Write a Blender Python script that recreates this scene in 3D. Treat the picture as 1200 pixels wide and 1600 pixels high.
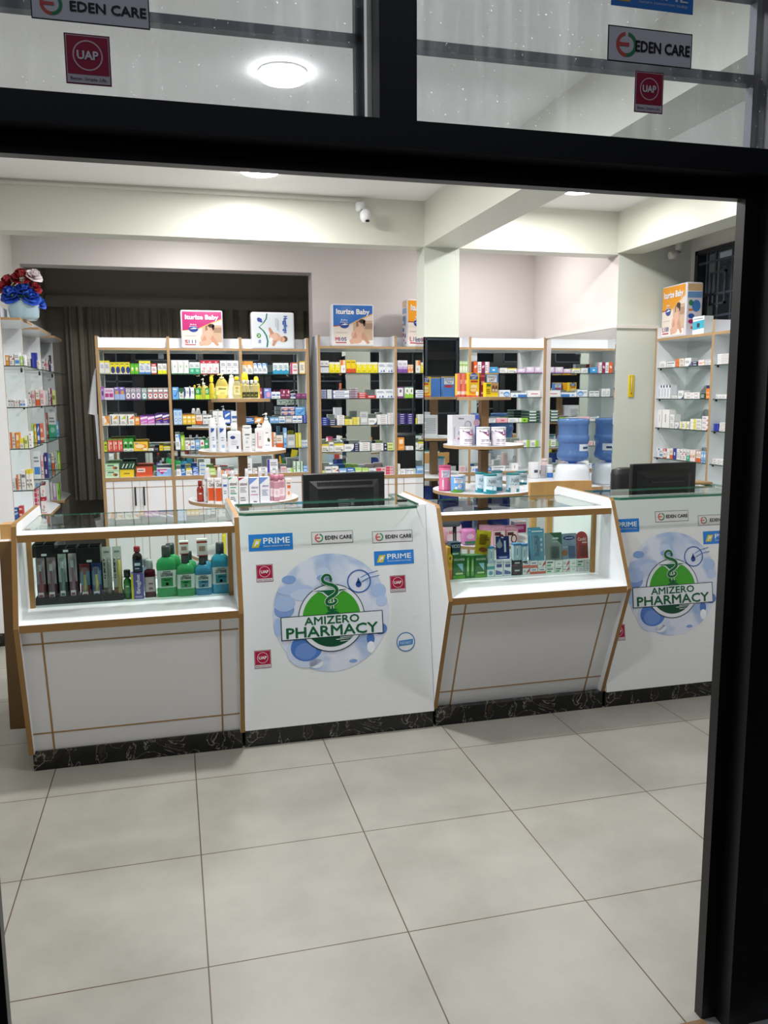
import bpy, bmesh, math, random
from mathutils import Vector, Matrix

for o in list(bpy.data.objects):
    bpy.data.objects.remove(o)
SC = bpy.context.scene
COL = SC.collection
random.seed(7)

# ------------------------------------------------------------------ camera, world, lights, exposure
CAMPOS = Vector((0.5645, -3.3988, 1.6286))
YAW, PITCH, ROLL, FPX = 0.2526007, 0.14193865, -0.0066134, 1270.68


def cam_axes():
    f = Vector((math.sin(YAW) * math.cos(PITCH), math.cos(YAW) * math.cos(PITCH), -math.sin(PITCH)))
    r = Vector((math.cos(YAW), -math.sin(YAW), 0))
    u = r.cross(f)
    r2 = r * math.cos(ROLL) + u * math.sin(ROLL)
    u2 = -r * math.sin(ROLL) + u * math.cos(ROLL)
    return r2, u2, f


RX, UP, FW = cam_axes()
cam = bpy.data.cameras.new('camera')
cam.sensor_fit = 'VERTICAL'
cam.sensor_height = 24.0
cam.lens = FPX / 1600 * 24.0
cam.clip_start = 0.05
camo = bpy.data.objects.new('camera', cam)
COL.objects.link(camo)
m3 = Matrix((RX, UP, -FW)).transposed()
camo.matrix_world = Matrix.Translation(CAMPOS) @ m3.to_4x4()
SC.camera = camo

SC.view_settings.view_transform = 'Standard'
SC.view_settings.look = 'None'
SC.view_settings.gamma = 1
SC.view_settings.use_curve_mapping = False
SC.view_settings.exposure = 0.52

w = bpy.data.worlds.new('night')
SC.world = w
w.use_nodes = True
w.node_tree.nodes['Background'].inputs[0].default_value = (0.8, 0.85, 1.0, 1)
w.node_tree.nodes['Background'].inputs[1].default_value = 0.32

LAMPS = [(1.13, 1.70, 0.115, 36), (3.20, 1.66, 0.115, 30), (1.075, 0.23, 0.10, 58), (1.075, -1.22, 0.115, 22), (3.2, -1.22, 0.115, 22),
         (0.75, 3.05, 0.115, 22), (3.2, 3.0, 0.115, 14)]
LAMP_COL = (1.0, 0.985, 0.965)


def at(px, py, **k):
    """Where the sight line through a point of the photo meets the plane X=, Y= or Z= of the room."""
    d = FW + RX * ((px - 600) / FPX) + UP * ((800 - py) / FPX)
    (a, v), = k.items()
    i = 'XYZ'.index(a)
    return CAMPOS + d * ((v - CAMPOS[i]) / d[i])


def at_plane(px, py, P, N):
    d = FW + RX * ((px - 600) / FPX) + UP * ((800 - py) / FPX)
    return CAMPOS + d * ((P - CAMPOS).dot(N) / d.dot(N))


# ------------------------------------------------------------------ materials
def lin(h):
    if isinstance(h, str):
        h = h.lstrip('#')
        if len(h) == 3:
            h = ''.join(c * 2 for c in h)
        c = [int(h[i:i + 2], 16) / 255 for i in (0, 2, 4)]
        return tuple(x / 12.92 if x <= .04045 else ((x + .055) / 1.055) ** 2.4 for x in c) + (1,)
    return tuple(h) + (1,) if len(h) == 3 else tuple(h)


MATS = {}


def new_mat(name):
    m = bpy.data.materials.new(name)
    m.use_nodes = True
    MATS[name] = m
    nt = m.node_tree
    return m, nt, nt.nodes['Principled BSDF']


def pmat(name, col, rough=.5, metal=0, spec=.5, noise=0, nscale=8, bump=0, coat=0):
    m, nt, p = new_mat(name)
    p.inputs['Base Color'].default_value = lin(col)
    p.inputs['Roughness'].default_value = rough
    p.inputs['Metallic'].default_value = metal
    p.inputs['Specular IOR Level'].default_value = spec
    p.inputs['Coat Weight'].default_value = coat
    if noise or bump:
        tc = nt.nodes.new('ShaderNodeTexCoord')
        n = nt.nodes.new('ShaderNodeTexNoise')
        n.inputs['Scale'].default_value = nscale
        n.inputs['Detail'].default_value = 5
        nt.links.new(tc.outputs['Object'], n.inputs['Vector'])
        if noise:
            mx = nt.nodes.new('ShaderNodeMix')
            mx.data_type = 'RGBA'
            c = lin(col)
            mx.inputs[6].default_value = tuple(x * (1 - noise) for x in c[:3]) + (1,)
            mx.inputs[7].default_value = tuple(min(1, x * (1 + noise)) for x in c[:3]) + (1,)
            nt.links.new(n.outputs['Fac'], mx.inputs[0])
            nt.links.new(mx.outputs[2], p.inputs['Base Color'])
        if bump:
            b = nt.nodes.new('ShaderNodeBump')
            b.inputs['Strength'].default_value = bump
            b.inputs['Distance'].default_value = .01
            nt.links.new(n.outputs['Fac'], b.inputs['Height'])
            nt.links.new(b.outputs[0], p.inputs['Normal'])
    return m


def attr_mat(name, rough, coat=0, trans=0.0):
    m, nt, p = new_mat(name)
    a = nt.nodes.new('ShaderNodeAttribute')
    a.attribute_name = 'Col'
    nt.links.new(a.outputs['Color'], p.inputs['Base Color'])
    p.inputs['Roughness'].default_value = rough
    p.inputs['Coat Weight'].default_value = coat
    if trans:
        out = nt.nodes['Material Output']
        t = nt.nodes.new('ShaderNodeBsdfTransparent')
        nt.links.new(a.outputs['Color'], t.inputs[0])
        mx = nt.nodes.new('ShaderNodeMixShader')
        mx.inputs[0].default_value = trans
        nt.links.new(p.outputs[0], mx.inputs[1])
        nt.links.new(t.outputs[0], mx.inputs[2])
        nt.links.new(mx.outputs[0], out.inputs[0])
    return m


attr_mat('card', .42)
attr_mat('plastic', .22)
attr_mat('film', .16, coat=.3)
attr_mat('liquid', .12, coat=.5, trans=.5)
attr_mat('clear_plastic', .10, coat=.4, trans=.84)
attr_mat('vinyl', .38)
attr_mat('petal', .6)


def glass_mat(name, tint, refl=1.0, dirt=0.0):
    m = bpy.data.materials.new(name)
    m.use_nodes = True
    MATS[name] = m
    nt = m.node_tree
    nt.nodes.remove(nt.nodes['Principled BSDF'])
    out = nt.nodes['Material Output']
    t = nt.nodes.new('ShaderNodeBsdfTransparent')
    t.inputs[0].default_value = lin(tint)
    g = nt.nodes.new('ShaderNodeBsdfGlossy')
    g.inputs['Roughness'].default_value = 0.0
    fr = nt.nodes.new('ShaderNodeFresnel')
    fr.inputs[0].default_value = 1.42
    mul = nt.nodes.new('ShaderNodeMath')
    mul.operation = 'MULTIPLY'
    geo = nt.nodes.new('ShaderNodeNewGeometry')
    sub = nt.nodes.new('ShaderNodeMath')
    sub.operation = 'SUBTRACT'
    sub.inputs[0].default_value = refl
    nt.links.new(geo.outputs['Backfacing'], sub.inputs[1])
    sub.use_clamp = True
    nt.links.new(fr.outputs[0], mul.inputs[0])
    nt.links.new(sub.outputs[0], mul.inputs[1])
    mx = nt.nodes.new('ShaderNodeMixShader')
    nt.links.new(mul.outputs[0], mx.inputs[0])
    nt.links.new(t.outputs[0], mx.inputs[1])
    nt.links.new(g.outputs[0], mx.inputs[2])
    last = mx
    if dirt:
        tc = nt.nodes.new('ShaderNodeTexCoord')
        mp = nt.nodes.new('ShaderNodeMapping')
        mp.inputs['Scale'].default_value = (22, 22, 1.4)
        n = nt.nodes.new('ShaderNodeTexNoise')
        n.inputs['Scale'].default_value = 2.0
        n.inputs['Detail'].default_value = 6
        nt.links.new(tc.outputs['Object'], mp.inputs[0])
        nt.links.new(mp.outputs[0], n.inputs['Vector'])
        n2 = nt.nodes.new('ShaderNodeTexNoise')
        n2.inputs['Scale'].default_value = 160
        nt.links.new(tc.outputs['Object'], n2.inputs['Vector'])
        r1 = nt.nodes.new('ShaderNodeMapRange')
        r1.inputs[1].default_value = .45
        r1.inputs[2].default_value = .85
        r1.inputs[3].default_value = .02
        r1.inputs[4].default_value = .02 + dirt
        nt.links.new(n.outputs['Fac'], r1.inputs[0])
        r2 = nt.nodes.new('ShaderNodeMapRange')
        r2.inputs[1].default_value = .70
        r2.inputs[2].default_value = .78
        r2.inputs[3].default_value = 0
        r2.inputs[4].default_value = .5
        nt.links.new(n2.outputs['Fac'], r2.inputs[0])
        add = nt.nodes.new('ShaderNodeMath')
        add.operation = 'ADD'
        add.use_clamp = True
        nt.links.new(r1.outputs[0], add.inputs[0])
        nt.links.new(r2.outputs[0], add.inputs[1])
        df = nt.nodes.new('ShaderNodeBsdfTranslucent')
        df.inputs[0].default_value = (.8, .82, .86, 1)
        mx2 = nt.nodes.new('ShaderNodeMixShader')
        nt.links.new(add.outputs[0], mx2.inputs[0])
        nt.links.new(mx.outputs[0], mx2.inputs[1])
        nt.links.new(df.outputs[0], mx2.inputs[2])
        last = mx2
    nt.links.new(last.outputs[0], out.inputs[0])
    return m


glass_mat('clear_glass', '#f4faf7')
glass_mat('window_glass', '#f2f5f8', dirt=.06)
pmat('glass_edge', '#3f7f68', .15)
pmat('shelf_edge', '#2d3a36', .2)
glass_mat('water_blue', '#7fa6d8', refl=1.0)


def mirror_mat():
    m, nt, p = new_mat('mirror')
    p.inputs['Base Color'].default_value = (.80, .84, .83, 1)
    p.inputs['Metallic'].default_value = 1
    p.inputs['Roughness'].default_value = .015


mirror_mat()
pmat('laminate', '#eceef2', .3)
pmat('laminate_grey', '#e9eaec', .35)
pmat('edge_tan', '#987340', .5, noise=.1, nscale=30)
pmat('edge_oak', '#ab8a60', .5, noise=.12, nscale=30)
pmat('inlay_tan', '#a37f52', .5)
pmat('oak_dark', '#80603f', .5, noise=.15, nscale=25)
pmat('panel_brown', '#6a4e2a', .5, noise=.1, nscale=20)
pmat('wall_paint', '#dcd9d2', .42, noise=.02, nscale=2, spec=.4)
pmat('wall_pink', '#d9d1cf', .5, noise=.015, nscale=2, spec=.3)
pmat('beam_paint', '#d5d6cb', .36, noise=.02, nscale=2, spec=.5)
pmat('pillar_paint', '#d3d8cd', .45, noise=.02, nscale=2)
pmat('ceiling_paint', '#f4f3f3', .7)
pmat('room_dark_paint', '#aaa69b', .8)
pmat('curtain_cloth', '#979084', .9, noise=.2, nscale=20)
pmat('black_metal', '#0c0d11', .38)
pmat('black_metal_worn', '#26282c', .45, noise=.3, nscale=40)
pmat('grille_steel', '#3b414c', .5, noise=.25, nscale=30)
pmat('black_plastic', '#101114', .4)
pmat('black_matt', '#0a0a0b', .8)
pmat('black_leather', '#15161a', .4, bump=.3, nscale=120)
pmat('white_plastic', '#eceef0', .3)
pmat('white_cloth', '#cfcdd2', .9)
pmat('steel', '#b0b3b8', .3, metal=1)
pmat('pine', '#c69a5e', .4, noise=.18, nscale=9)
pmat('mat_grey', '#4b4e55', .9, noise=.2, nscale=200)
pmat('pot_glass', '#a9c3cf', .15, coat=.5)
pmat('crock', '#eef2fa', .2, coat=.4)
pmat('outside_ground', '#2b2a29', .9, noise=.2, nscale=6)


def emit_mat(name, col, s):
    m = bpy.data.materials.new(name)
    m.use_nodes = True
    MATS[name] = m
    nt = m.node_tree
    nt.nodes.remove(nt.nodes['Principled BSDF'])
    e = nt.nodes.new('ShaderNodeEmission')
    e.inputs[0].default_value = tuple(col) + (1,)
    e.inputs[1].default_value = s
    nt.links.new(e.outputs[0], nt.nodes['Material Output'].inputs[0])


emit_mat('lamp_glow', (1, .98, .96), 14)


def tile_mat():
    m, nt, p = new_mat('floor_tile')
    tc = nt.nodes.new('ShaderNodeTexCoord')
    sep = nt.nodes.new('ShaderNodeSeparateXYZ')
    nt.links.new(tc.outputs['Object'], sep.inputs[0])

    def math_(op, a, b=None, c=None):
        n = nt.nodes.new('ShaderNodeMath')
        n.operation = op
        for i, v in enumerate((a, b, c)):
            if v is None:
                continue
            if isinstance(v, (int, float)):
                n.inputs[i].default_value = v
            else:
                nt.links.new(v, n.inputs[i])
        return n.outputs[0]
    ds = []
    for ax in (0, 1):
        q = math_('DIVIDE', sep.outputs[ax], .6)
        f = math_('FRACT', math_('ADD', q, .5))
        ds.append(math_('MULTIPLY', math_('ABSOLUTE', math_('SUBTRACT', f, .5)), .6))
    d = math_('MINIMUM', ds[0], ds[1])
    grout = math_('LESS_THAN', d, .0021)
    n1 = nt.nodes.new('ShaderNodeTexNoise')
    n1.inputs['Scale'].default_value = 3.2
    n1.inputs['Detail'].default_value = 8
    n1.inputs['Roughness'].default_value = .62
    nt.links.new(tc.outputs['Object'], n1.inputs['Vector'])
    # each tile shifted a little in tone
    wn = nt.nodes.new('ShaderNodeTexWhiteNoise')
    cx = nt.nodes.new('ShaderNodeCombineXYZ')
    for ax in (0, 1):
        nt.links.new(math_('FLOOR', math_('DIVIDE', sep.outputs[ax], .6)), cx.inputs[ax])
    nt.links.new(cx.outputs[0], wn.inputs['Vector'])
    ramp = nt.nodes.new('ShaderNodeValToRGB')
    ramp.color_ramp.elements[0].position = .3
    ramp.color_ramp.elements[1].position = .72
    ramp.color_ramp.elements[0].color = lin('#97958d')
    ramp.color_ramp.elements[1].color = lin('#a9a79f')
    fac = math_('ADD', n1.outputs['Fac'], math_('MULTIPLY', math_('SUBTRACT', wn.outputs[0], .5), .06))
    nt.links.new(fac, ramp.inputs[0])
    mx = nt.nodes.new('ShaderNodeMix')
    mx.data_type = 'RGBA'
    nt.links.new(grout, mx.inputs[0])
    nt.links.new(ramp.outputs[0], mx.inputs[6])
    mx.inputs[7].default_value = lin('#584636')
    nt.links.new(mx.outputs[2], p.inputs['Base Color'])
    rr = nt.nodes.new('ShaderNodeMapRange')
    rr.inputs[3].default_value = .30
    rr.inputs[4].default_value = .46
    nt.links.new(n1.outputs['Fac'], rr.inputs[0])
    nt.links.new(rr.outputs[0], p.inputs['Roughness'])
    p.inputs['Specular IOR Level'].default_value = .4


tile_mat()


def granite_mat():
    m, nt, p = new_mat('black_granite')
    tc = nt.nodes.new('ShaderNodeTexCoord')

    def noise(scale, det, dist, stops):
        v = nt.nodes.new('ShaderNodeTexNoise')
        v.inputs['Scale'].default_value = scale
        v.inputs['Detail'].default_value = det
        v.inputs['Distortion'].default_value = dist
        nt.links.new(tc.outputs['Object'], v.inputs['Vector'])
        r = nt.nodes.new('ShaderNodeValToRGB')
        e = r.color_ramp.elements
        e[0].position, e[0].color = 0, lin(stops[0][1])
        e[1].position, e[1].color = 1, lin(stops[0][1])
        for pos, c in stops[1:]:
            x = e.new(pos)
            x.color = lin(c)
        nt.links.new(v.outputs['Fac'], r.inputs[0])
        return r.outputs[0]
    a = noise(6.5, 7, 1.8, [(0, '#0c0c0d'), (.505, '#101010'), (.513, '#98938a'), (.521, '#121110'), (.60, '#16140f'), (.66, '#3c3122'), (.70, '#1a160f')])
    # ringed fossils
    vo = nt.nodes.new('ShaderNodeTexVoronoi')
    vo.inputs['Scale'].default_value = 5.5
    nt.links.new(tc.outputs['Object'], vo.inputs['Vector'])
    r2 = nt.nodes.new('ShaderNodeValToRGB')
    e = r2.color_ramp.elements
    e[0].position, e[0].color = 0, lin('#2a241a')
    e[1].position, e[1].color = 1, lin('#050505')
    for pos, c in ((.10, '#1b1813'), (.22, '#3d3424'), (.25, '#0b0a09'), (.33, '#2c261b'), (.36, '#060606')):
        x = e.new(pos)
        x.color = lin(c)
    nt.links.new(vo.outputs['Distance'], r2.inputs[0])
    mx = nt.nodes.new('ShaderNodeMix')
    mx.data_type = 'RGBA'
    mx.blend_type = 'ADD'
    mx.inputs[0].default_value = .55
    nt.links.new(a, mx.inputs[6])
    nt.links.new(r2.outputs[0], mx.inputs[7])
    nt.links.new(mx.outputs[2], p.inputs['Base Color'])
    p.inputs['Roughness'].default_value = .2


granite_mat()


def medal_mat():
    m, nt, p = new_mat('medallion_print')
    tc = nt.nodes.new('ShaderNodeTexCoord')
    n = nt.nodes.new('ShaderNodeTexNoise')
    n.inputs['Scale'].default_value = 7.5
    n.inputs['Detail'].default_value = 2
    n.inputs['Distortion'].default_value = .4
    nt.links.new(tc.outputs['Object'], n.inputs['Vector'])
    r = nt.nodes.new('ShaderNodeValToRGB')
    r.color_ramp.elements[0].position = .36
    r.color_ramp.elements[0].color = lin('#9db6de')
    r.color_ramp.elements[1].position = .56
    r.color_ramp.elements[1].color = lin('#d9dff0')
    nt.links.new(n.outputs['Fac'], r.inputs[0])
    nt.links.new(r.outputs[0], p.inputs['Base Color'])
    p.inputs['Roughness'].default_value = .38


medal_mat()


def banner_mat():
    m, nt, p = new_mat('banner_print')
    tc = nt.nodes.new('ShaderNodeTexCoord')
    mp = nt.nodes.new('ShaderNodeMapping')
    mp.inputs['Scale'].default_value = (3, 3, 26)
    n = nt.nodes.new('ShaderNodeTexNoise')
    n.inputs['Scale'].default_value = 2.5
    n.inputs['Detail'].default_value = 8
    nt.links.new(tc.outputs['Object'], mp.inputs[0])
    nt.links.new(mp.outputs[0], n.inputs['Vector'])
    r = nt.nodes.new('ShaderNodeValToRGB')
    r.color_ramp.elements[0].position = .22
    r.color_ramp.elements[0].color = lin('#dcdad4')
    r.color_ramp.elements[1].position = .34
    r.color_ramp.elements[1].color = lin('#e6e8ea')
    nt.links.new(n.outputs['Fac'], r.inputs[0])
    nt.links.new(r.outputs[0], p.inputs['Base Color'])
    p.inputs['Roughness'].default_value = .35


banner_mat()

# ------------------------------------------------------------------ mesh building
_TEXT = {}


def text_geo(s, bold=0.0):
    """Flat letters, scaled to a 1 x 1 box."""
    k = (s, bold)
    if k in _TEXT:
        return _TEXT[k]
    c = bpy.data.curves.new('letters', 'FONT')
    c.body = s
    c.offset = bold
    c.resolution_u = 2
    o = bpy.data.objects.new('letters', c)
    me = bpy.data.meshes.new_from_object(o)
    vs = [(v.co.x, v.co.y) for v in me.vertices]
    fs = [tuple(p.vertices) for p in me.polygons]
    bpy.data.objects.remove(o)
    bpy.data.curves.remove(c)
    bpy.data.meshes.remove(me)
    x0 = min(v[0] for v in vs); x1 = max(v[0] for v in vs)
    y0 = min(v[1] for v in vs); y1 = max(v[1] for v in vs)
    vs = [((x - x0) / (x1 - x0), (y - y0) / (y1 - y0)) for x, y in vs]
    _TEXT[k] = (vs, fs)
    return _TEXT[k]


class Frame:
    def __init__(s, o, u, v, n):
        s.o, s.u, s.v, s.n = Vector(o), Vector(u), Vector(v), Vector(n)

    def p(s, a, b, c=0):
        return s.o + s.u * a + s.v * b + s.n * c


class MB:
    def __init__(s):
        s.v, s.f, s.c, s.m, s.sm = [], [], [], [], []

    def face(s, pts, col='#fff', mi=0, smooth=False):
        i = len(s.v)
        s.v += [tuple(p) for p in pts]
        s.f.append(tuple(range(i, i + len(pts))))
        s.c.append(col); s.m.append(mi); s.sm.append(smooth)

    def box(s, x0, y0, z0, x1, y1, z1, col='#fff', mi=0, faces=None):
        P = [(x0, y0, z0), (x1, y0, z0), (x1, y1, z0), (x0, y1, z0), (x0, y0, z1), (x1, y0, z1), (x1, y1, z1), (x0, y1, z1)]
        i = len(s.v)
        s.v += P
        Q = {'b': (3, 2, 1, 0), 't': (4, 5, 6, 7), 'f': (0, 1, 5, 4), 'r': (1, 2, 6, 5), 'k': (2, 3, 7, 6), 'l': (3, 0, 4, 7)}
        for k, q in Q.items():
            c2, m2 = col, mi
            if faces and k in faces:
                r = faces[k]
                if r is None:
                    continue
                if isinstance(r, int):
                    m2 = r
                else:
                    c2 = r
            s.f.append(tuple(i + j for j in q))
            s.c.append(c2); s.m.append(m2); s.sm.append(False)

    def bbox(s, x0, y0, z0, x1, y1, z1, b, col='#fff', mi=0):
        """box with bevelled edges (b)"""
        bm = bmesh.new()
        bmesh.ops.create_cube(bm, size=1)
        bmesh.ops.scale(bm, vec=(x1 - x0, y1 - y0, z1 - z0), verts=bm.verts)
        bmesh.ops.translate(bm, vec=((x0 + x1) / 2, (y0 + y1) / 2, (z0 + z1) / 2), verts=bm.verts)
        bmesh.ops.bevel(bm, geom=bm.edges[:], offset=b, segments=2, affect='EDGES', profile=.6)
        s.add_bm(bm, col, mi, True)

    def add_bm(s, bm, col, mi=0, smooth=False):
        i = len(s.v)
        bm.verts.index_update()
        s.v += [tuple(v.co) for v in bm.verts]
        for f in bm.faces:
            s.f.append(tuple(i + v.index for v in f.verts))
            s.c.append(col); s.m.append(mi); s.sm.append(smooth)
        bm.free()

    def prism(s, pts, ax, a0, a1, col='#fff', mi=0, side_mi=None, side_col=None):
        """polygon pts in the two other axes, extruded along axis ax from a0 to a1"""
        def P(p, a):
            q = list(p)
            q.insert(ax, a)
            return tuple(q)
        i = len(s.v)
        n = len(pts)
        s.v += [P(p, a0) for p in pts] + [P(p, a1) for p in pts]
        s.f.append(tuple(range(i, i + n))[::-1]); s.f.append(tuple(range(i + n, i + 2 * n)))
        s.c += [col, col]; s.m += [mi, mi]; s.sm += [False, False]
        for k in range(n):
            j = (k + 1) % n
            s.f.append((i + k, i + j, i + n + j, i + n + k))
            s.c.append(side_col or col); s.m.append(mi if side_mi is None else side_mi); s.sm.append(False)

    def lathe(s, prof, col='#fff', seg=20, c=(0, 0, 0), mi=0, sx=1, sy=1, smooth=True, cols=None):
        i = len(s.v)
        for r, z in prof:
            for k in range(seg):
                a = 2 * math.pi * k / seg
                s.v.append((c[0] + r * sx * math.cos(a), c[1] + r * sy * math.sin(a), c[2] + z))
        for j in range(len(prof) - 1):
            for k in range(seg):
                l = (k + 1) % seg
                s.f.append((i + j * seg + k, i + j * seg + l, i + (j + 1) * seg + l, i + (j + 1) * seg + k))
                s.c.append(cols[j] if cols else col); s.m.append(mi); s.sm.append(smooth)
        if prof[0][0] > 1e-5:
            s.f.append(tuple(i + k for k in range(seg))[::-1]); s.c.append(cols[0] if cols else col); s.m.append(mi); s.sm.append(False)
        if prof[-1][0] > 1e-5:
            b = i + (len(prof) - 1) * seg
            s.f.append(tuple(b + k for k in range(seg))); s.c.append(cols[-1] if cols else col); s.m.append(mi); s.sm.append(False)

    def tube(s, path, r, col='#fff', seg=8, mi=0):
        path = [Vector(p) for p in path]
        i = len(s.v)
        n = len(path)
        for j, p in enumerate(path):
            d = (path[min(j + 1, n - 1)] - path[max(j - 1, 0)]).normalized()
            a = d.orthogonal().normalized() if abs(d.z) > .9 else d.cross(Vector((0, 0, 1))).normalized()
            b = d.cross(a)
            rr = r[j] if isinstance(r, (list, tuple)) else r
            for k in range(seg):
                t = 2 * math.pi * k / seg
                s.v.append(tuple(p + a * (rr * math.cos(t)) + b * (rr * math.sin(t))))
        for j in range(n - 1):
            for k in range(seg):
                l = (k + 1) % seg
                s.f.append((i + j * seg + k, i + j * seg + l, i + (j + 1) * seg + l, i + (j + 1) * seg + k))
                s.c.append(col); s.m.append(mi); s.sm.append(True)
        for b, rev in ((i, True), (i + (n - 1) * seg, False)):
            q = tuple(b + k for k in range(seg))
            s.f.append(q[::-1] if rev else q); s.c.append(col); s.m.append(mi); s.sm.append(False)

    # flat prints on a frame (units of the frame)
    def poly(s, F, pts, off, col, mi=0):
        s.face([F.p(a, b, off) for a, b in pts], col, mi)

    def rect(s, F, a0, b0, a1, b1, off, col, mi=0):
        s.poly(F, [(a0, b0), (a1, b0), (a1, b1), (a0, b1)], off, col, mi)

    def ell(s, F, a, b, ra, rb, off, col, seg=20, mi=0, t0=0, t1=2 * math.pi):
        pts = [(a + ra * math.cos(t0 + (t1 - t0) * k / seg), b + rb * math.sin(t0 + (t1 - t0) * k / seg)) for k in range(seg + (0 if t1 - t0 > 6.28 else 1))]
        s.poly(F, pts, off, col, mi)

    def ring(s, F, a, b, ra, rb, wd, off, col, seg=32, mi=0, t0=0, t1=2 * math.pi):
        for k in range(seg):
            p = t0 + (t1 - t0) * k / seg
            q = t0 + (t1 - t0) * (k + 1) / seg
            ia, ib = ra - wd, rb - wd * (rb / ra)
            s.poly(F, [(a + ra * math.cos(p), b + rb * math.sin(p)), (a + ra * math.cos(q), b + rb * math.sin(q)),
                       (a + ia * math.cos(q), b + ib * math.sin(q)), (a + ia * math.cos(p), b + ib * math.sin(p))], off, col, mi)

    def ribbon(s, F, pts, wd, off, col, mi=0):
        n = len(pts)
        L, R = [], []
        for j in range(n):
            ax, ay = pts[max(j - 1, 0)]
            bx, by = pts[min(j + 1, n - 1)]
            l = math.hypot(bx - ax, by - ay) or 1
            nx, ny = -(by - ay) / l, (bx - ax) / l
            h = (wd[j] if isinstance(wd, (list, tuple)) else wd) / 2
            L.append((pts[j][0] + nx * h, pts[j][1] + ny * h)); R.append((pts[j][0] - nx * h, pts[j][1] - ny * h))
        for j in range(n - 1):
            s.poly(F, [L[j], R[j], R[j + 1], L[j + 1]], off, col, mi)

    def text(s, F, txt, a0, b0, a1, b1, off, col, bold=.02, rot=0, mi=0):
        vs, fs = text_geo(txt, 0)
        sh = [(0, 0)]
        if bold > 0:
            hh = (a1 - a0) if rot else (b1 - b0)
            q = bold * hh
            sh = [(-q, 0), (q, 0), (0, q), (0, -q)]
        lift = .0002 / F.n.length
        for k_, (dx, dy) in enumerate(sh[1:]):
            s.text(F, txt, a0 + dx, b0 + dy, a1 + dx, b1 + dy, off + lift * (k_ + 1), col, 0, rot, mi)
        a0, a1, b0, b1 = a0 + sh[0][0], a1 + sh[0][0], b0 + sh[0][1], b1 + sh[0][1]
        i = len(s.v)
        for x, y in vs:
            if rot == 90:      # reads upwards
                x, y = 1 - y, x
            elif rot == -90:
                x, y = y, 1 - x
            s.v.append(tuple(F.p(a0 + x * (a1 - a0), b0 + y * (b1 - b0), off)))
        for f in fs:
            s.f.append(tuple(i + k for k in f))
            s.c.append(col); s.m.append(mi); s.sm.append(False)

    def mesh(s, name):
        me = bpy.data.meshes.new(name)
        me.from_pydata(s.v, [], s.f)
        me.polygons.foreach_set('material_index', s.m)
        me.polygons.foreach_set('use_smooth', s.sm)
        ca = me.color_attributes.new('Col', 'FLOAT_COLOR', 'CORNER')
        buf = []
        cache = {}
        for f, c in zip(s.f, s.c):
            if c not in cache:
                cache[c] = lin(c)
            buf += list(cache[c]) * len(f)
        ca.data.foreach_set('color', buf)
        me.update()
        return me

    def build(s, name, mats, parent=None, loc=None, rz=0):
        me = s.mesh(name)
        for m in (mats if isinstance(mats, (list, tuple)) else [mats]):
            me.materials.append(MATS[m])
        return link(name, me, parent, loc, rz)


def link(name, me, parent=None, loc=None, rz=0):
    o = bpy.data.objects.new(name, me)
    COL.objects.link(o)
    if parent:
        o.parent = parent
    if loc is not None:
        o.location = loc
    o.rotation_euler = (0, 0, rz)
    return o


LABELS = {}


def tag(o, label, cat, group=None):
    if label in LABELS:
        print('DUPLICATE LABEL', label)
    n = len(label.replace(',', ' ').split())
    if n < 4 or n > 16:
        print('LABEL LENGTH', n, label)
    LABELS[label] = o.name
    o['label'] = label
    o['category'] = cat
    if group:
        o['group'] = group
    return o


def empty(name, loc=(0, 0, 0), rz=0):
    o = bpy.data.objects.new(name, None)
    o.empty_display_size = .05
    COL.objects.link(o)
    o.location = loc
    o.rotation_euler = (0, 0, rz)
    return o


def struct(o):
    o['kind'] = 'structure'
    return o


ORD = ['first', 'second', 'third', 'fourth', 'fifth', 'sixth', 'seventh', 'eighth', 'ninth', 'tenth']
NUM = ['', 'one', 'two', 'three', 'four', 'five', 'six', 'seven', 'eight', 'nine', 'ten']

# ------------------------------------------------------------------ the setting
ZC = 2.98           # ceiling
YP, YW, YC = 2.30, 3.80, 3.50   # pillar line, back wall, cabinet fronts
XL, XR, XA = -0.615, 3.88, 4.50
DY = -1.74          # shop front


def sbox(name, mat, *b, mats=None, faces=None):
    mb = MB()
    mb.box(*b, faces=faces)
    return struct(mb.build(name, mats or mat))


sbox('floor', 'floor_tile', -2.6, DY - .10, -.05, 6.0, 5.5, 0)
sbox('ground_outside', 'outside_ground', -8, -12, -.05, 10, DY - .10, -.002)
sbox('wall_street', 'outside_ground', -9, -12.2, 0, 11, -12, 7)  # unseen wall, added to keep the sky glow out of the mirrors
sbox('wall_street_side', 'outside_ground', 7.5, -12, 0, 7.7, 24, 8)  # unseen wall, added to darken the outlook of the alcove window
mb = MB()
mb.box(-2.6, DY - .1, ZC, 6, 5.5, ZC + .1)
struct(mb.build('ceiling', 'ceiling_paint'))
sbox('wall_left', 'wall_paint', XL - .15, DY, 0, XL, YW, ZC)
mb = MB()
mb.box(XL - .15, YW, 0, -.56, YW + .2, ZC)
mb.box(-.56, YW, 2.69, 1.79, YW + .2, ZC)
mb.box(1.79, YW, 0, XR + .3, YW + .2, ZC)
struct(mb.build('wall_back', 'wall_pink'))
sbox('wall_right', 'wall_pink', XR, YP, 0, XA + .2, YW, ZC, mats=['wall_pink', 'pillar_paint'], faces={'f': 1})
mb = MB()
mb.box(XA, DY, 0, XA + .2, 1.35, ZC)
mb.box(XA, 1.35, 0, XA + .2, 2.22, 2.06)
mb.box(XA, 1.35, 2.70, XA + .2, 2.22, ZC)
mb.box(XA, 2.22, 0, XA + .2, YP, ZC)
struct(mb.build('wall_alcove', 'wall_paint'))
sbox('wall_curtain_room_back', 'room_dark_paint', -.9, 5.3, 0, 3.0, 5.45, ZC)
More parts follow.
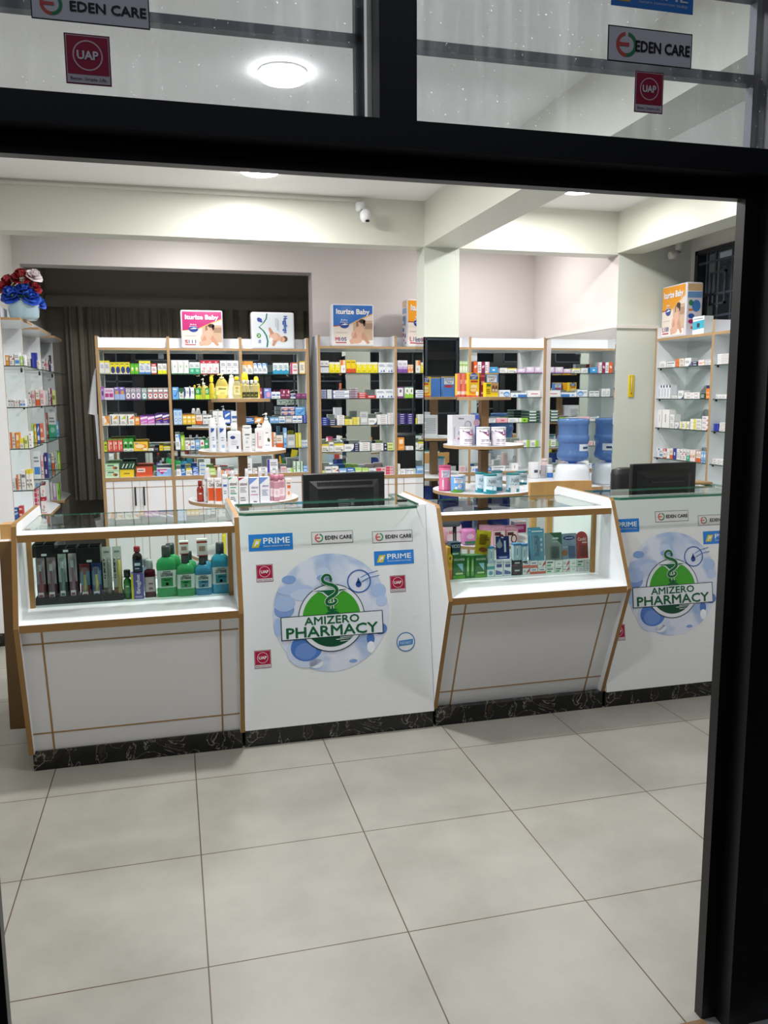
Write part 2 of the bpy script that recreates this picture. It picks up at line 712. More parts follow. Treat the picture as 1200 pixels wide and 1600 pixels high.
sbox('wall_curtain_room_left', 'room_dark_paint', -.75, YW + .2, 0, -.58, 5.3, ZC)
sbox('wall_curtain_room_right', 'room_dark_paint', 2.6, YW + .2, 0, 2.75, 5.3, ZC)
sbox('ceiling_beam', 'beam_paint', XL, YP, 2.67, XR, YP + .17, ZC)
sbox('ceiling_beam', 'beam_paint', 2.342, DY, 2.67, 2.605, YP, ZC)
sbox('ceiling_beam', 'beam_paint', 3.865, DY, 2.68, 4.07, YP, ZC)
pil = sbox('pillar', 'pillar_paint', 2.342, YP, 0, 2.605, YP + .19, 2.67)
mb = MB()
mb.box(2.335, YP - .008, .10, 2.608, YP, 2.045)
mb.box(2.334, YP - .008, .10, 2.342, YP + .19, 2.045)
mb.build('pillar_mirror', 'mirror', pil)
# mirror sheet on the recess wall and the trunking above it
mb = MB()
mb.box(XR - .006, YP, .91, XR, 3.40, 2.13)
struct(mb.build('wall_right_mirror', 'mirror'))
mb = MB()
mb.box(XR - .012, YP, 2.132, XR, YC, 2.150)
mb.box(XR - .012, YP - .014, 2.128, 4.24, YP, 2.150)
struct(mb.build('trim_1', 'wall_paint'))
# conduit along the beam, ending at the camera
mb = MB()
mb.box(XL, YP - .014, 2.945, 1.865, YP, 2.962)
struct(mb.build('trim_2', 'beam_paint'))
mb = MB()
mb.tube([(4.335, 2.22, 2.98), (4.335, 2.22, 2.73), (4.330, 2.22, 2.70), (4.315, 2.22, 2.678), (4.292, 2.22, 2.668), (4.262, 2.22, 2.665)], .027, seg=14)
struct(mb.build('trim_3', 'wall_paint'))

# window in the alcove wall with its bars
mb = MB()
for y0, y1, z0, z1 in ((1.35, 2.22, 2.06, 2.09), (1.35, 2.22, 2.67, 2.70), (1.35, 1.385, 2.06, 2.70), (2.185, 2.22, 2.06, 2.70)):
    mb.box(XA - .02, y0, z0, XA + .06, y1, z1)
win = struct(mb.build('window_1', 'black_metal_worn'))
mb = MB()
mb.box(XA + .09, 1.38, 2.08, XA + .096, 2.19, 2.68)
mb.build('pane', 'clear_glass', win)
mb = MB()
for y in (2.09, 1.99, 1.80, 1.62, 1.50):
    mb.box(XA - .006, y - .008, 2.08, XA + .010, y + .008, 2.68)
for z in (2.20, 2.36, 2.60):
    mb.box(XA - .008, 1.38, z - .008, XA + .008, 2.19, z + .008)
for y0, y1, z0, z1 in ((1.86, 2.04, 2.28, 2.52), (1.55, 1.74, 2.28, 2.52)):
    for a in ((y0, y1, z0, z0 + .014), (y0, y1, z1 - .014, z1), (y0, y0 + .014, z0, z1), (y1 - .014, y1, z0, z1)):
        mb.box(XA - .012, a[0], a[2], XA + .004, a[1], a[3])
mb.build('bars', 'grille_steel', win)

# shop front: door frame, transom windows, side windows
mb = MB()
F0, F1 = DY, DY + .03
G0, G1 = DY - .055, DY + .045
mb.box(1.845, F0, 0, 1.885, F1, 2.105)
mb.box(.145, F0, 0, .185, F1, 2.105)
mb.box(.185, F0, 2.065, 1.845, F1, 2.105)
mb.box(1.885, G0, 0, 1.945, G1, 2.105)
mb.box(1.955, G0 + .012, 0, 2.06, G1, 2.105)
mb.box(.02, G0, 0, .145, G1, 2.105)
mb.box(.02, G0, 2.105, 2.06, G1, 2.158)
door = struct(mb.build('door_1', 'black_metal'))
mb = MB()
mb.box(.185, DY - .05, .0, 1.845, DY - .004, .006)
mb.build('threshold', 'oak_dark', door)


def win_frame(name, x0, x1, z0, z1, fr, panes, bars):
    mb = MB()
    for a in fr:
        mb.box(a[0], G0, a[1], a[2], G1, a[3])
    o = struct(mb.build(name, 'black_metal'))
    for a in panes:
        m = MB()
        m.box(a[0], DY - .004, a[1], a[2], DY + .004, a[3])
        m.build('pane', 'window_glass', o)
    m = MB()
    for a in bars:
        m.box(a[0], DY + .03, a[1], a[2], DY + .055, a[3])
    m.build('grille', 'grille_steel', o)
    return o


win_frame('window_2', .02, .975, 2.158, 2.80, [(.02, 2.158, .08, 2.80), (.975, 2.158, 1.05, 2.80), (.02, 2.78, 1.05, 2.84)],
          [(.08, 2.158, .975, 2.78)],
          [(.08, 2.322, .965, 2.340), (.08, 2.160, .965, 2.176), (.948, 2.160, .966, 2.78), (.08, 2.50, .965, 2.518), (.08, 2.66, .965, 2.678)])
win_frame('window_3', 1.05, 1.885, 2.158, 2.80, [(1.885, 2.158, 2.06, 2.80), (1.05, 2.78, 2.06, 2.84)],
          [(1.05, 2.158, 1.885, 2.78)],
          [(1.05, 2.322, 1.885, 2.342), (1.05, 2.160, 1.885, 2.178), (1.872, 2.160, 1.886, 2.78), (1.05, 2.50, 1.885, 2.518), (1.05, 2.66, 1.885, 2.678)])
bars = [(2.06, z, 4.5, z + .02) for z in (.5, .95, 1.4, 1.85, 2.3)] + [(x, .1, x + .02, 2.78) for x in (2.4, 2.8, 3.2, 3.6, 4.0, 4.3)]
win_frame('window_4', 2.06, 4.5, .1, 2.8, [(2.06, 0, 4.5, .12), (2.06, 2.06, 4.5, 2.16), (2.06, 2.78, 4.5, 2.84), (3.25, .1, 3.33, 2.8), (4.42, .1, 4.5, 2.8)],
          [(2.06, .12, 3.25, 2.06), (3.33, .12, 4.42, 2.06), (2.06, 2.16, 4.42, 2.78)], bars)
bars = [(-.615, z, .02, z + .02) for z in (.5, .95, 1.4, 1.85, 2.3)] + [(x, .1, x + .02, 2.78) for x in (-.45, -.2)]
win_frame('window_5', -.615, .02, .1, 2.8, [(-.615, 0, .02, .12), (-.615, 2.06, .02, 2.16), (-.615, 2.78, .02, 2.84), (-.615, .1, -.55, 2.8)],
          [(-.55, .12, .02, 2.06), (-.55, 2.16, .02, 2.78)], bars)
sbox('wall_front', 'wall_paint', XL - .15, DY - .05, 2.84, 4.7, DY + .05, ZC)

mb = MB()
F = Frame((2.72, DY + .0048, 1.40), (-1, 0, 0), (0, 0, 1), (0, 1, 0))
mb.ring(F, .29, .16, .17, .17, .012, 0, '#c4ccc8', 36)
mb.rect(F, 0, .10, .58, .22, .0004, '#aeb8b4')
mb.text(F, 'PHARMACY', .03, .115, .55, .165, .0008, '#1d4a36', .01)
mb.text(F, 'AMIZERO', .15, .175, .43, .21, .0008, '#1d4a36', .01)
tag(mb.build('window_decal', 'vinyl'), 'ringed shop decal on the front glass, seen reversed in the shelf mirrors', 'sticker')

# curtains and rail box of the unlit room
mb = MB()
mb.box(-.57, 5.17, 2.50, 2.58, 5.30, 2.58)
mb.box(-.57, 5.20, 2.58, 2.58, 5.30, 2.61)
t = mb.build('curtain_rail', 'room_dark_paint')
tag(t, 'long pale boxed curtain rail across the unlit room behind the shelves', 'curtain rail')


def curtain(x0, x1, z0, z1, y, amp, wl, label, seed):
    r = random.Random(seed)
    mb = MB()
    n = int((x1 - x0) / .012)
    top, bot = [], []
    ph = 0
    pts = []
    for k in range(n + 1):
        x = x0 + (x1 - x0) * k / n
        ph += 2 * math.pi * (.012 / wl) * r.uniform(.6, 1.4)
        pts.append((x, y + amp * math.sin(ph) + .3 * amp * math.sin(2.3 * ph + 1)))
    for j in range(n):
        for z_a, z_b in ((z0, (z0 + z1) / 2), ((z0 + z1) / 2, z1)):
            mb.face([(pts[j][0], pts[j][1], z_a), (pts[j + 1][0], pts[j + 1][1], z_a), (pts[j + 1][0], pts[j + 1][1], z_b), (pts[j][0], pts[j][1], z_b)], smooth=True)
            mb.face([(pts[j + 1][0], pts[j + 1][1] + .003, z_a), (pts[j][0], pts[j][1] + .003, z_a), (pts[j][0], pts[j][1] + .003, z_b), (pts[j + 1][0], pts[j + 1][1] + .003, z_b)], smooth=True)
    o = mb.build('curtain', 'curtain_cloth')
    tag(o, label, 'curtain', 'curtains of the unlit room')


curtain(-.40, .08, .62, 2.498, 5.13, .030, .09, 'grey curtain hanging left of the shelves, its hem in view', 1)
curtain(.08, 2.5, .66, 2.498, 5.14, .022, .11, 'grey pleated curtain seen above the shelves with the pink nappy pack', 2)

# ------------------------------------------------------------------ ceiling lamps
LL = ['round white ceiling lamp nearest the security camera', 'round white ceiling lamp right of the long ceiling beam, near the alcove',
      'round ceiling lamp seen through the dirty window above the door', None, None, None, None]
LL[3:] = ['round ceiling lamp just inside the shop front, in line with the transom lamp', 'round ceiling lamp just inside the shop front, right of the long beam', 'round ceiling lamp over the shelves near the unlit room', 'round ceiling lamp over the shelves right of the pillar']  # all four out of view; front pair added to carry the light
for i, (x, y, r, e) in enumerate(LAMPS):
    root = empty('ceiling_lamp', (x, y, ZC))
    tag(root, LL[i], 'ceiling lamp', 'round ceiling lamps')
    mb = MB()
    mb.lathe([(r + .002, -.008), (r + .002, 0)], seg=32)
    mb.build('housing', 'white_plastic', root)
    mb = MB()
    mb.lathe([(0, -.0365), (r - .012, -.0355), (r - .003, -.031), (r, -.024), (r, -.0082)], seg=32)
    mb.build('diffuser', 'lamp_glow', root)
    L = bpy.data.lights.new('lamp_light', 'AREA')
    L.shape = 'DISK'
    L.size = 2 * r
    L.energy = e * .55
    L.color = LAMP_COL
    lo = bpy.data.objects.new('lamp_light', L)
    COL.objects.link(lo)
    lo.parent = root
    lo.location = (0, 0, -.040)

# security camera on the cross beam
root = empty('security_camera', (1.885, YP, 2.90))
tag(root, 'small white security camera on the beam under the ceiling', 'security camera')
mb = MB()
mb.lathe([(.028, -.03), (.034, -.02), (.034, .02), (.028, .03)], c=(-.01, -.032, .01), seg=20)
mb.build('base', 'white_plastic', root)
mb = MB()
mb.tube([(-.005, -.045, -.01), (.0, -.075, -.035)], .014)
mb.build('arm', 'black_plastic', root)
mb = MB()
mb.lathe([(0, -.052), (.022, -.046), (.036, -.025), (.038, 0), (.034, .02), (.020, .035), (0, .04)], c=(.008, -.10, -.055), seg=24)
mb.build('head', 'white_plastic', root)
mb = MB()
mb.lathe([(0, -.006), (.014, -.004), (.016, .006)], c=(.016, -.118, -.098), seg=16)
mb.build('lens', 'black_matt', root)

# ------------------------------------------------------------------ stickers (printed flat, on a frame)
def st_eden(mb, F, wd, h, o=0.0012):
    mb.rect(F, 0, 0, wd, h, o, '#1c1c22'); e = h * .035
    mb.rect(F, e, e, wd - e, h - e, o + .0004, '#e3dfe3')
    cx, cy, r = h * .62, h * .5, h * .35
    mb.ring(F, cx, cy, r, r, r * .3, o + .0008, '#d9594f', 16, t0=math.pi * .55, t1=math.pi * 1.5)
    mb.ring(F, cx, cy, r, r, r * .3, o + .0008, '#2f8f55', 16, t0=-math.pi * .5, t1=math.pi * .45)
    mb.rect(F, cx - r * .9, cy - r * .15, cx + r * .25, cy + r * .15, o + .001, '#d9594f')
    mb.text(F, 'EDEN CARE', wd * .325, h * .34, wd * .97, h * .64, o + .0008, '#16161c', .045)


def st_uap(mb, F, wd, h, o=0.0012):
    mb.rect(F, 0, 0, wd, h, o, '#7a1c36'); e = wd * .03
    mb.rect(F, e, e, wd - e, h - e, o + .0004, '#d8ccd2')
    mb.rect(F, e * 1.6, h * .2, wd - e * 1.6, h - e * 1.6, o + .0008, '#a8173f')
    r = wd * .33
    mb.ring(F, wd / 2, h * .58, r, r, r * .09, o + .0012, '#e9c9d2', 28)
    mb.text(F, 'UAP', wd * .27, h * .50, wd * .73, h * .665, o + .0014, '#f6eef0', .05)
    mb.text(F, 'Better. Simple. Life.', wd * .1, h * .06, wd * .9, h * .145, o + .0012, '#33333a', .0)


def st_prime(mb, F, wd, h, o=0.0012):
    mb.rect(F, 0, 0, wd, h, o, '#2a7fd4')
    mb.poly(F, [(wd * .06, h * .2), (wd * .22, h * .2), (wd * .29, h * .72), (wd * .13, h * .72)], o + .0004, '#d3c23c')
    mb.poly(F, [(wd * .12, h * .28), (wd * .145, h * .28), (wd * .19, h * .62), (wd * .165, h * .62)], o + .0008, '#eef2f6')
    mb.poly(F, [(wd * .165, h * .40), (wd * .215, h * .40), (wd * .23, h * .62), (wd * .205, h * .62)], o + .0008, '#eef2f6')
    mb.text(F, 'PRIME', wd * .33, h * .42, wd * .93, h * .76, o + .0004, '#eef4fb', .025)
    mb.text(F, 'Secure tomorrow today', wd * .33, h * .18, wd * .93, h * .34, o + .0004, '#dbe9f8', 0)


def st_radiant(mb, F, wd, h, o=0.0012):
    r = wd / 2
    mb.ell(F, r, r, r, r, o, '#e6e9ee', 32)
    mb.ring(F, r, r, r, r, r * .1, o + .0004, '#3d78b8', 36)
    mb.poly(F, [(wd * .1, h * .33), (wd * .86, h * .38), (wd * .9, h * .68), (wd * .14, h * .63)], o + .0008, '#3d84c9')
    mb.text(F, 'RADIANT', wd * .2, h * .42, wd * .8, h * .58, o + .0012, '#cfe0f2', .0)


def front_sticker(fn, px0, py0, px1, py1, label):
    a = at(px0, py1, Y=DY - .0045)
    b = at(px1, py0, Y=DY - .0045)
    c = at(px1, py1, Y=DY - .0045)
    F = Frame((0, 0, 0), (1, 0, 0), (0, 0, 1), (0, -1, 0))
    mb = MB()
    wd, h = b.x - a.x, b.z - c.z
    mb.box(0, -.0008, 0, wd, 0, h, '#888')
    fn(mb, F, wd, h)
    z = min(a.z, c.z)
    o = mb.build('sticker', 'vinyl', None, (a.x, DY - .0045, (a.z + c.z) / 2))
    tag(o, label, 'sticker', 'stickers on the glass over the door')


front_sticker(st_eden, 50, -12, 232, 38, 'white sticker with red-green ring, stuck on the left window above the door')
front_sticker(st_uap, 104, 55, 171, 133, 'crimson square sticker with ringed letters, on the left window above the door')
front_sticker(st_eden, 948, 47, 1082, 102, 'white sticker with red-green ring, stuck on the right window above the door')
front_sticker(st_uap, 990, 113, 1037, 177, 'crimson square sticker with ringed letters, on the right window above the door')
front_sticker(st_prime, 954, -24, 1084, 16, 'blue sticker cut by the top edge of the picture, right window')

# ------------------------------------------------------------------ counter: showcases and desks
def side_profile(mid, top, bot):
    return [(bot, .085), (mid, .69), (top, 1.10), (top + .02, 1.112), (.83, 1.112), (.862, 1.085), (.862, .085)]


TP = .021


def showcase(x0, x1, label, mid, gy, top, bot):
    root = empty('display_counter', (x0, 0, 0))
    tag(root, label, 'display counter', 'glass-topped display counters')
    W_ = x1 - x0
    for a in (0, W_ - TP):
        mb = MB()
        mb.prism(side_profile(mid, top, bot), 0, a, a + TP, mi=0, side_mi=1)
        mb.build('side_panel', ['laminate', 'edge_tan'], root)
    i0, i1 = TP, W_ - TP
    # sloping lower front with its inlaid lines
    A, B = Vector((0, mid + .040, .668)), Vector((0, bot + .035, .088))
    mb = MB()
    mb.prism([(A.y, A.z), (A.y + .018, A.z), (B.y + .018, B.z), (B.y, B.z)], 0, i0, i1)
    fp = mb.build('front_panel', 'laminate_grey', root)
    F = Frame((0, B.y, B.z), (1, 0, 0), (A - B).normalized(), (0, -(A.z - B.z), A.y - B.y))
    F.n.normalize()
    F.n = Vector((0, -abs((A - B).normalized().z), (A - B).normalized().y))
    H = (A - B).length
    for r in ((i0, .085, i1, .092), (i0, H - .066, i1, H - .059), (i0 + .075, 0, i0 + .083, H), (i1 - .083, 0, i1 - .075, H)):
        mb = MB()
        P = [F.p(r[0], r[1], .0012), F.p(r[2], r[1], .0012), F.p(r[2], r[3], .0012), F.p(r[0], r[3], .0012)]
        Q = [F.p(r[0], r[1], -.002), F.p(r[2], r[1], -.002), F.p(r[2], r[3], -.002), F.p(r[0], r[3], -.002)]
        mb.face(P); mb.face(Q[::-1])
        for k in range(4):
            mb.face([P[k], Q[k], Q[(k + 1) % 4], P[(k + 1) % 4]])
        mb.build('inlay_strip', 'inlay_tan', fp)
    mb = MB()
    mb.box(i0, mid + .006, .670, i1, .86, .703, faces={'f': 1}, )
    mb.build('shelf', ['laminate', 'edge_tan'], root)
    mb = MB()
    mb.box(i0, top - .01, 1.034, i1, .325, 1.065, faces={'f': 1})
    mb.build('top_rail', ['laminate', 'edge_tan'], root)
    mb = MB()
    mb.box(i0 + .022, gy, .703, i1 - .022, gy + .005, 1.062, faces={'t': 1})
    mb.build('front_glass', ['clear_glass', 'glass_edge'], root)
    mb = MB()
    mb.box(i0, .325, 1.060, i1, .80, 1.066, faces={'k': 1, 'f': 1})
    mb.build('top_glass', ['clear_glass', 'glass_edge'], root)
    for a in (i0, i1 - .02):
        mb = MB()
        mb.box(a, gy - .004, .703, a + .02, gy + .016, 1.06)
        mb.build('post', 'edge_tan', root)
    mb = MB()
    mb.box(i0, .842, .088, i1, .858, .670)
    mb.box(i0, .33, .088, i1, .842, .105)
    mb.build('body', 'laminate', root)
    mb = MB()
    mb.box(.012, .27, 0, W_ - .012, .85, .088)
    mb.build('plinth', 'black_granite', root)
    return root


showcase(-.101, .832, 'display counter with mouthwash and toothbrushes, nearest the left edge', .105, .402, .210, .245)
showcase(1.758, 2.700, 'display counter with green packs and thermometers, between the two desks', .050, .376, .236, .275)

FA, FB = Vector((0, .405, 1.098)), Vector((0, .252, .088))     # desk face, top and bottom
FV = (FA - FB).normalized()
FN = Vector((0, -FV.z, FV.y))
MED_C, MED_R = (0, 0), 0


def medallion(mb, F, cx, cy, R):
    def T(p):
        return (cx + p[0] * R, cy + p[1] * R)
    o = .0010
    G, DG, LG, Wh = '#12603a', '#0d4a30', '#43a32f', '#e2e6ee'
    mb.ell(F, cx, cy, R, R, o, '#fff', 64, mi=1)
    o += .0006
    # printed photo of pills and glassware

    def E(u, v, a, b, c, k=0.0):
        mb.ell(F, cx + u * R, cy + v * R, a * R, b * R, o + k, c, 24)
    E(-.80, .10, .17, .14, '#7f9fd6'); E(-.79, .20, .18, .13, '#a9c0e8', .0002)
    E(-.60, .42, .30, .09, '#b3c6ea'); E(-.45, .33, .24, .10, '#c3d2ee', .0002)
    E(-.70, .60, .12, .07, '#86a5dc'); E(-.12, .68, .12, .10, '#c4d2ee'); E(-.12, .60, .11, .05, '#8fabe0', .0002)
    E(-.45, -.60, .34, .30, '#c9d5ee'); E(-.45, -.56, .27, .23, '#4f7ac6', .0002); E(-.47, -.62, .18, .14, '#6d90d2', .0004)
    E(-.30, -.84, .12, .08, '#e3e9f5'); E(.34, -.80, .09, .08, '#dde5f3'); E(.34, -.85, .07, .03, '#86a5dc', .0002)
    E(.66, -.50, .07, .10, '#4a74bd'); E(.66, -.64, .07, .10, '#eef2fa', .0002); E(.84, -.34, .12, .10, '#5d82c6')
    E(.84, .32, .13, .12, '#a9c0e8'); E(.88, .14, .10, .09, '#b8caec', .0002); E(-.92, -.18, .07, .15, '#a9c0e8')
    mb.ring(F, cx + .50 * R, cy + .50 * R, .21 * R, .20 * R, .022 * R, o + .0004, '#3c64ad', 32)
    E(.49, .45, .05, .05, '#274a92', .0006)
    mb.poly(F, [T(p) for p in ((.45, .47), (.53, .47), (.49, .57))], o + .0006, '#274a92')
    mb.poly(F, [T(p) for p in ((.54, .50), (.66, .55), (.64, .60), (.52, .55))], o + .0008, '#cfdcf2')
    mb.ribbon(F, [T((.54, .48)), T((.68, .55)), T((.86, .58))], .012 * R, o + .001, '#3c64ad')
    mb.ribbon(F, [T((.53, .56)), T((.66, .62)), T((.84, .66))], .012 * R, o + .001, '#3c64ad')
    # emblem
    o += .0016
    c0 = -.09
    mb.ell(F, cx, cy + c0 * R, .575 * R, .575 * R, o, '#15352b', 64)
    mb.ell(F, cx, cy + c0 * R, .560 * R, .560 * R, o + .0003, Wh, 64)
    a0 = math.asin((-.03 - c0) / .50)
    mb.ell(F, cx, cy + c0 * R, .50 * R, .50 * R, o + .0006, LG, 40, t0=a0, t1=math.pi - a0)
    a1 = math.asin((.405 + c0) / .49)
    mb.ell(F, cx, cy + c0 * R, .49 * R, .49 * R, o + .0006, DG, 40, t0=math.pi + a1, t1=2 * math.pi - a1)
    mb.rect(F, cx - .87 * R, cy - .415 * R, cx + .89 * R, cy - .02 * R, o + .0009, '#15352b')
    mb.rect(F, cx - .855 * R, cy - .402 * R, cx + .875 * R, cy - .033 * R, o + .0012, Wh)
    for k, (x0, x1, v) in enumerate(((.12, .62, -.425), (.05, .52, -.455), (.12, .44, -.49))):
        mb.poly(F, [T((x0, v)), T((x1, v + .012)), T((x0 + .02, v - .012))], o + .0012, Wh)
    mb.text(F, 'AMIZERO', cx - .47 * R, cy - .185 * R, cx + .47 * R, cy - .055 * R, o + .0015, G, .035)
    mb.text(F, 'PHARMACY', cx - .78 * R, cy - .385 * R, cx + .79 * R, cy - .215 * R, o + .0015, G, .04)
    # bowl and snake
    bowl = [(-.30, .385), (.28, .385), (.16, .36), (.09, .29), (.03, .265), (.03, .08), (.06, .02), (.13, -.01), (.13, -.03), (-.10, -.03), (-.10, -.01), (-.03, .02), (0, .08), (0, .265), (-.06, .29), (-.13, .355)]
    ctr = (.015, .2)
    for grow, col, k in ((1.0, G, .0022),):
        mb.poly(F, [T(p) for p in [(-.325, .40), (.305, .40), (.17, .34), (.105, .275), (.03, .245), (0, .245), (-.075, .275), (-.145, .34)]], o + .0020, Wh)
        mb.rect(F, cx - .015 * R, cy + .02 * R, cx + .045 * R, cy + .26 * R, o + .0020, '#d5ead0')
        mb.poly(F, [T(p) for p in [(-.30, .385), (.28, .385), (.16, .355), (.09, .29), (.03, .265), (0, .265), (-.06, .29), (-.13, .355)]], o + k, col)
        mb.rect(F, cx - .0 * R, cy + .02 * R, cx + .03 * R, cy + .27 * R, o + k, col)
        mb.poly(F, [T(p) for p in [(-.10, -.025), (.13, -.025), (.13, -.005), (.05, .03), (.03, .08), (0, .08), (-.02, .03), (-.10, -.005)]], o + k, col)
    key = [(.00, .545), (.005, .60), (-.03, .635), (-.09, .635), (-.135, .59), (-.12, .53), (-.05, .49), (.03, .465), (.09, .42), (.105, .355), (.06, .30),
           (-.02, .255), (-.075, .21), (-.07, .155), (.0, .14), (.07, .165), (.085, .205), (.05, .225)]
    pts = []
    for j in range(len(key) - 1):
        p0, p1, p2, p3 = key[max(j - 1, 0)], key[j], key[j + 1], key[min(j + 2, len(key) - 1)]
        for s_ in range(5):
            t_ = s_ / 5
            pts.append(tuple(.5 * ((2 * p1[i]) + (-p0[i] + p2[i]) * t_ + (2 * p0[i] - 5 * p1[i] + 4 * p2[i] - p3[i]) * t_ ** 2 + (-p0[i] + 3 * p1[i] - 3 * p2[i] + p3[i]) * t_ ** 3) for i in (0, 1)))
    pts.append(key[-1])
    wd = [.030 + .026 * math.sin(math.pi * k / len(pts)) for k in range(len(pts))]
    mb.ribbon(F, [T(p) for p in pts], [(q + .018) * R for q in wd], o + .0026, '#d5ead0')
    mb.ribbon(F, [T(p) for p in pts], [q * R for q in wd], o + .0030, G)
    tail = [(-.06, .10), (-.045, .055), (.01, .045), (.06, .055), (.10, .045)]
    mb.ribbon(F, [T(p) for p in tail], [.035 * R, .035 * R, .03 * R, .02 * R, .008 * R], o + .0030, G)
    mb.poly(F, [T(p) for p in [(-.025, .60), (.02, .605), (.035, .56), (.01, .52), (-.015, .55)]], o + .0032, G)
    return


def desk(x0, x1, label, med, stickers):
    root = empty('reception_desk', (x0, 0, 0))
    tag(root, label, 'reception desk', 'white desks with a round emblem')
    W_ = x1 - x0
    mb = MB()
    mb.prism([(FA.y, FA.z), (FA.y + .02, FA.z), (FB.y + .02, FB.z), (FB.y, FB.z)], 0, 0, W_)
    face = mb.build('front_banner', 'banner_print', root)
    mb = MB()
    mb.box(0, .30, .088, W_, .84, .105)
    mb.box(0, .43, .105, .018, .84, 1.098)
    mb.box(W_ - .018, .43, .105, W_, .84, 1.098)
    mb.build('body', 'laminate', root)
    mb = MB()
    mb.box(.018, .44, .70, W_ - .018, .84, .722)
    mb.build('worktop', 'laminate', root)
    mb = MB()
    mb.box(.0, .27, 0, W_, .85, .088)
    mb.build('plinth', 'black_granite', root)
    mb = MB()
    xe = W_ - .055
    out = [(-.012 + .014, .262), (.03, .236), (xe - .12, .240), (xe - .03, .262), (xe, .33), (xe, .76), (xe - .040, .76), (xe - .055, .575), (.004, .575)]
    mb.prism(out, 2, 1.100, 1.112, mi=0, side_mi=1)
    mb.build('glass_top', ['clear_glass', 'glass_edge'], root)
    F = Frame((-x0, FB.y, FB.z), (1, 0, 0), FV, FN)

    def uv(px, py):
        P = at_plane(px, py, FB, FN)
        return P.x, (P - FB).dot(FV)
    c, l, r, t_, b = [uv(*p) for p in med]
    R = ((r[0] - l[0]) / 2 + (t_[1] - b[1]) / 2) / 2
    mb = MB()
    medallion(mb, F, c[0], (t_[1] + b[1]) / 2, R)
    e = mb.build('round_emblem', ['vinyl', 'medallion_print'], face)
    e['label'] = 'round blue emblem print with green dome, snake and bowl'
    for fn, a0, b0, a1, b1, lb in stickers:
        p0, p1 = uv(a0, b1), uv(a1, b0)
        p2 = uv(a1, b1)
        p3 = uv(a0, b0)
        wd = p1[0] - p0[0]
        h = ((p3[1] - p0[1]) + (p1[1] - p2[1])) / 2
        v0 = (p0[1] + p2[1]) / 2
        G_ = Frame(F.p(p0[0], v0), F.u, F.v, F.n)
        mb = MB()
        fn(mb, G_, wd, h, .0008)
        s_ = mb.build('sticker', 'vinyl', face)
        s_['label'] = lb
    return root


desk(.834, 1.756, 'white reception desk with the full round emblem, left of the pair', [(518, 957), (428, 958), (608, 953), (518, 864), (518, 1050)],
     [(st_prime, 389, 834, 457, 860, 'upper left blue sticker with yellow slanted mark'),
      (st_eden, 487, 830, 551, 849, 'white ringed sticker in the middle of the top row'),
      (st_eden, 582, 829, 644, 847, 'white ringed sticker at the right of the top row'),
      (st_prime, 585, 860, 646, 882, 'right blue sticker with yellow slanted mark'),
      (st_uap, 401, 882, 426, 909, 'upper left crimson square sticker'),
      (st_uap, 610, 899, 633, 925, 'right crimson square sticker'),
      (st_uap, 398, 1016, 423, 1044, 'lower left crimson square sticker'),
      (st_radiant, 620, 990, 648, 1018, 'round blue and white sticker')])
desk(2.702, 3.64, 'white reception desk partly hidden by the door frame at the right', [(1050, 914), (981, 918), (1121, 908), (1050, 830), (1050, 994)],
     [(st_prime, 950, 811, 998, 832, 'blue sticker with yellow slanted mark at the left'),
      (st_eden, 1024, 798, 1075, 815, 'white ringed sticker in the middle of the top row'),
      (st_eden, 1091, 804, 1146, 820, 'white ringed sticker at the right of the top row'),
      (st_prime, 1099, 829, 1153, 849, 'right blue sticker with yellow slanted mark'),
      (st_uap, 956, 976, 976, 1001, 'crimson square sticker low at the left')])

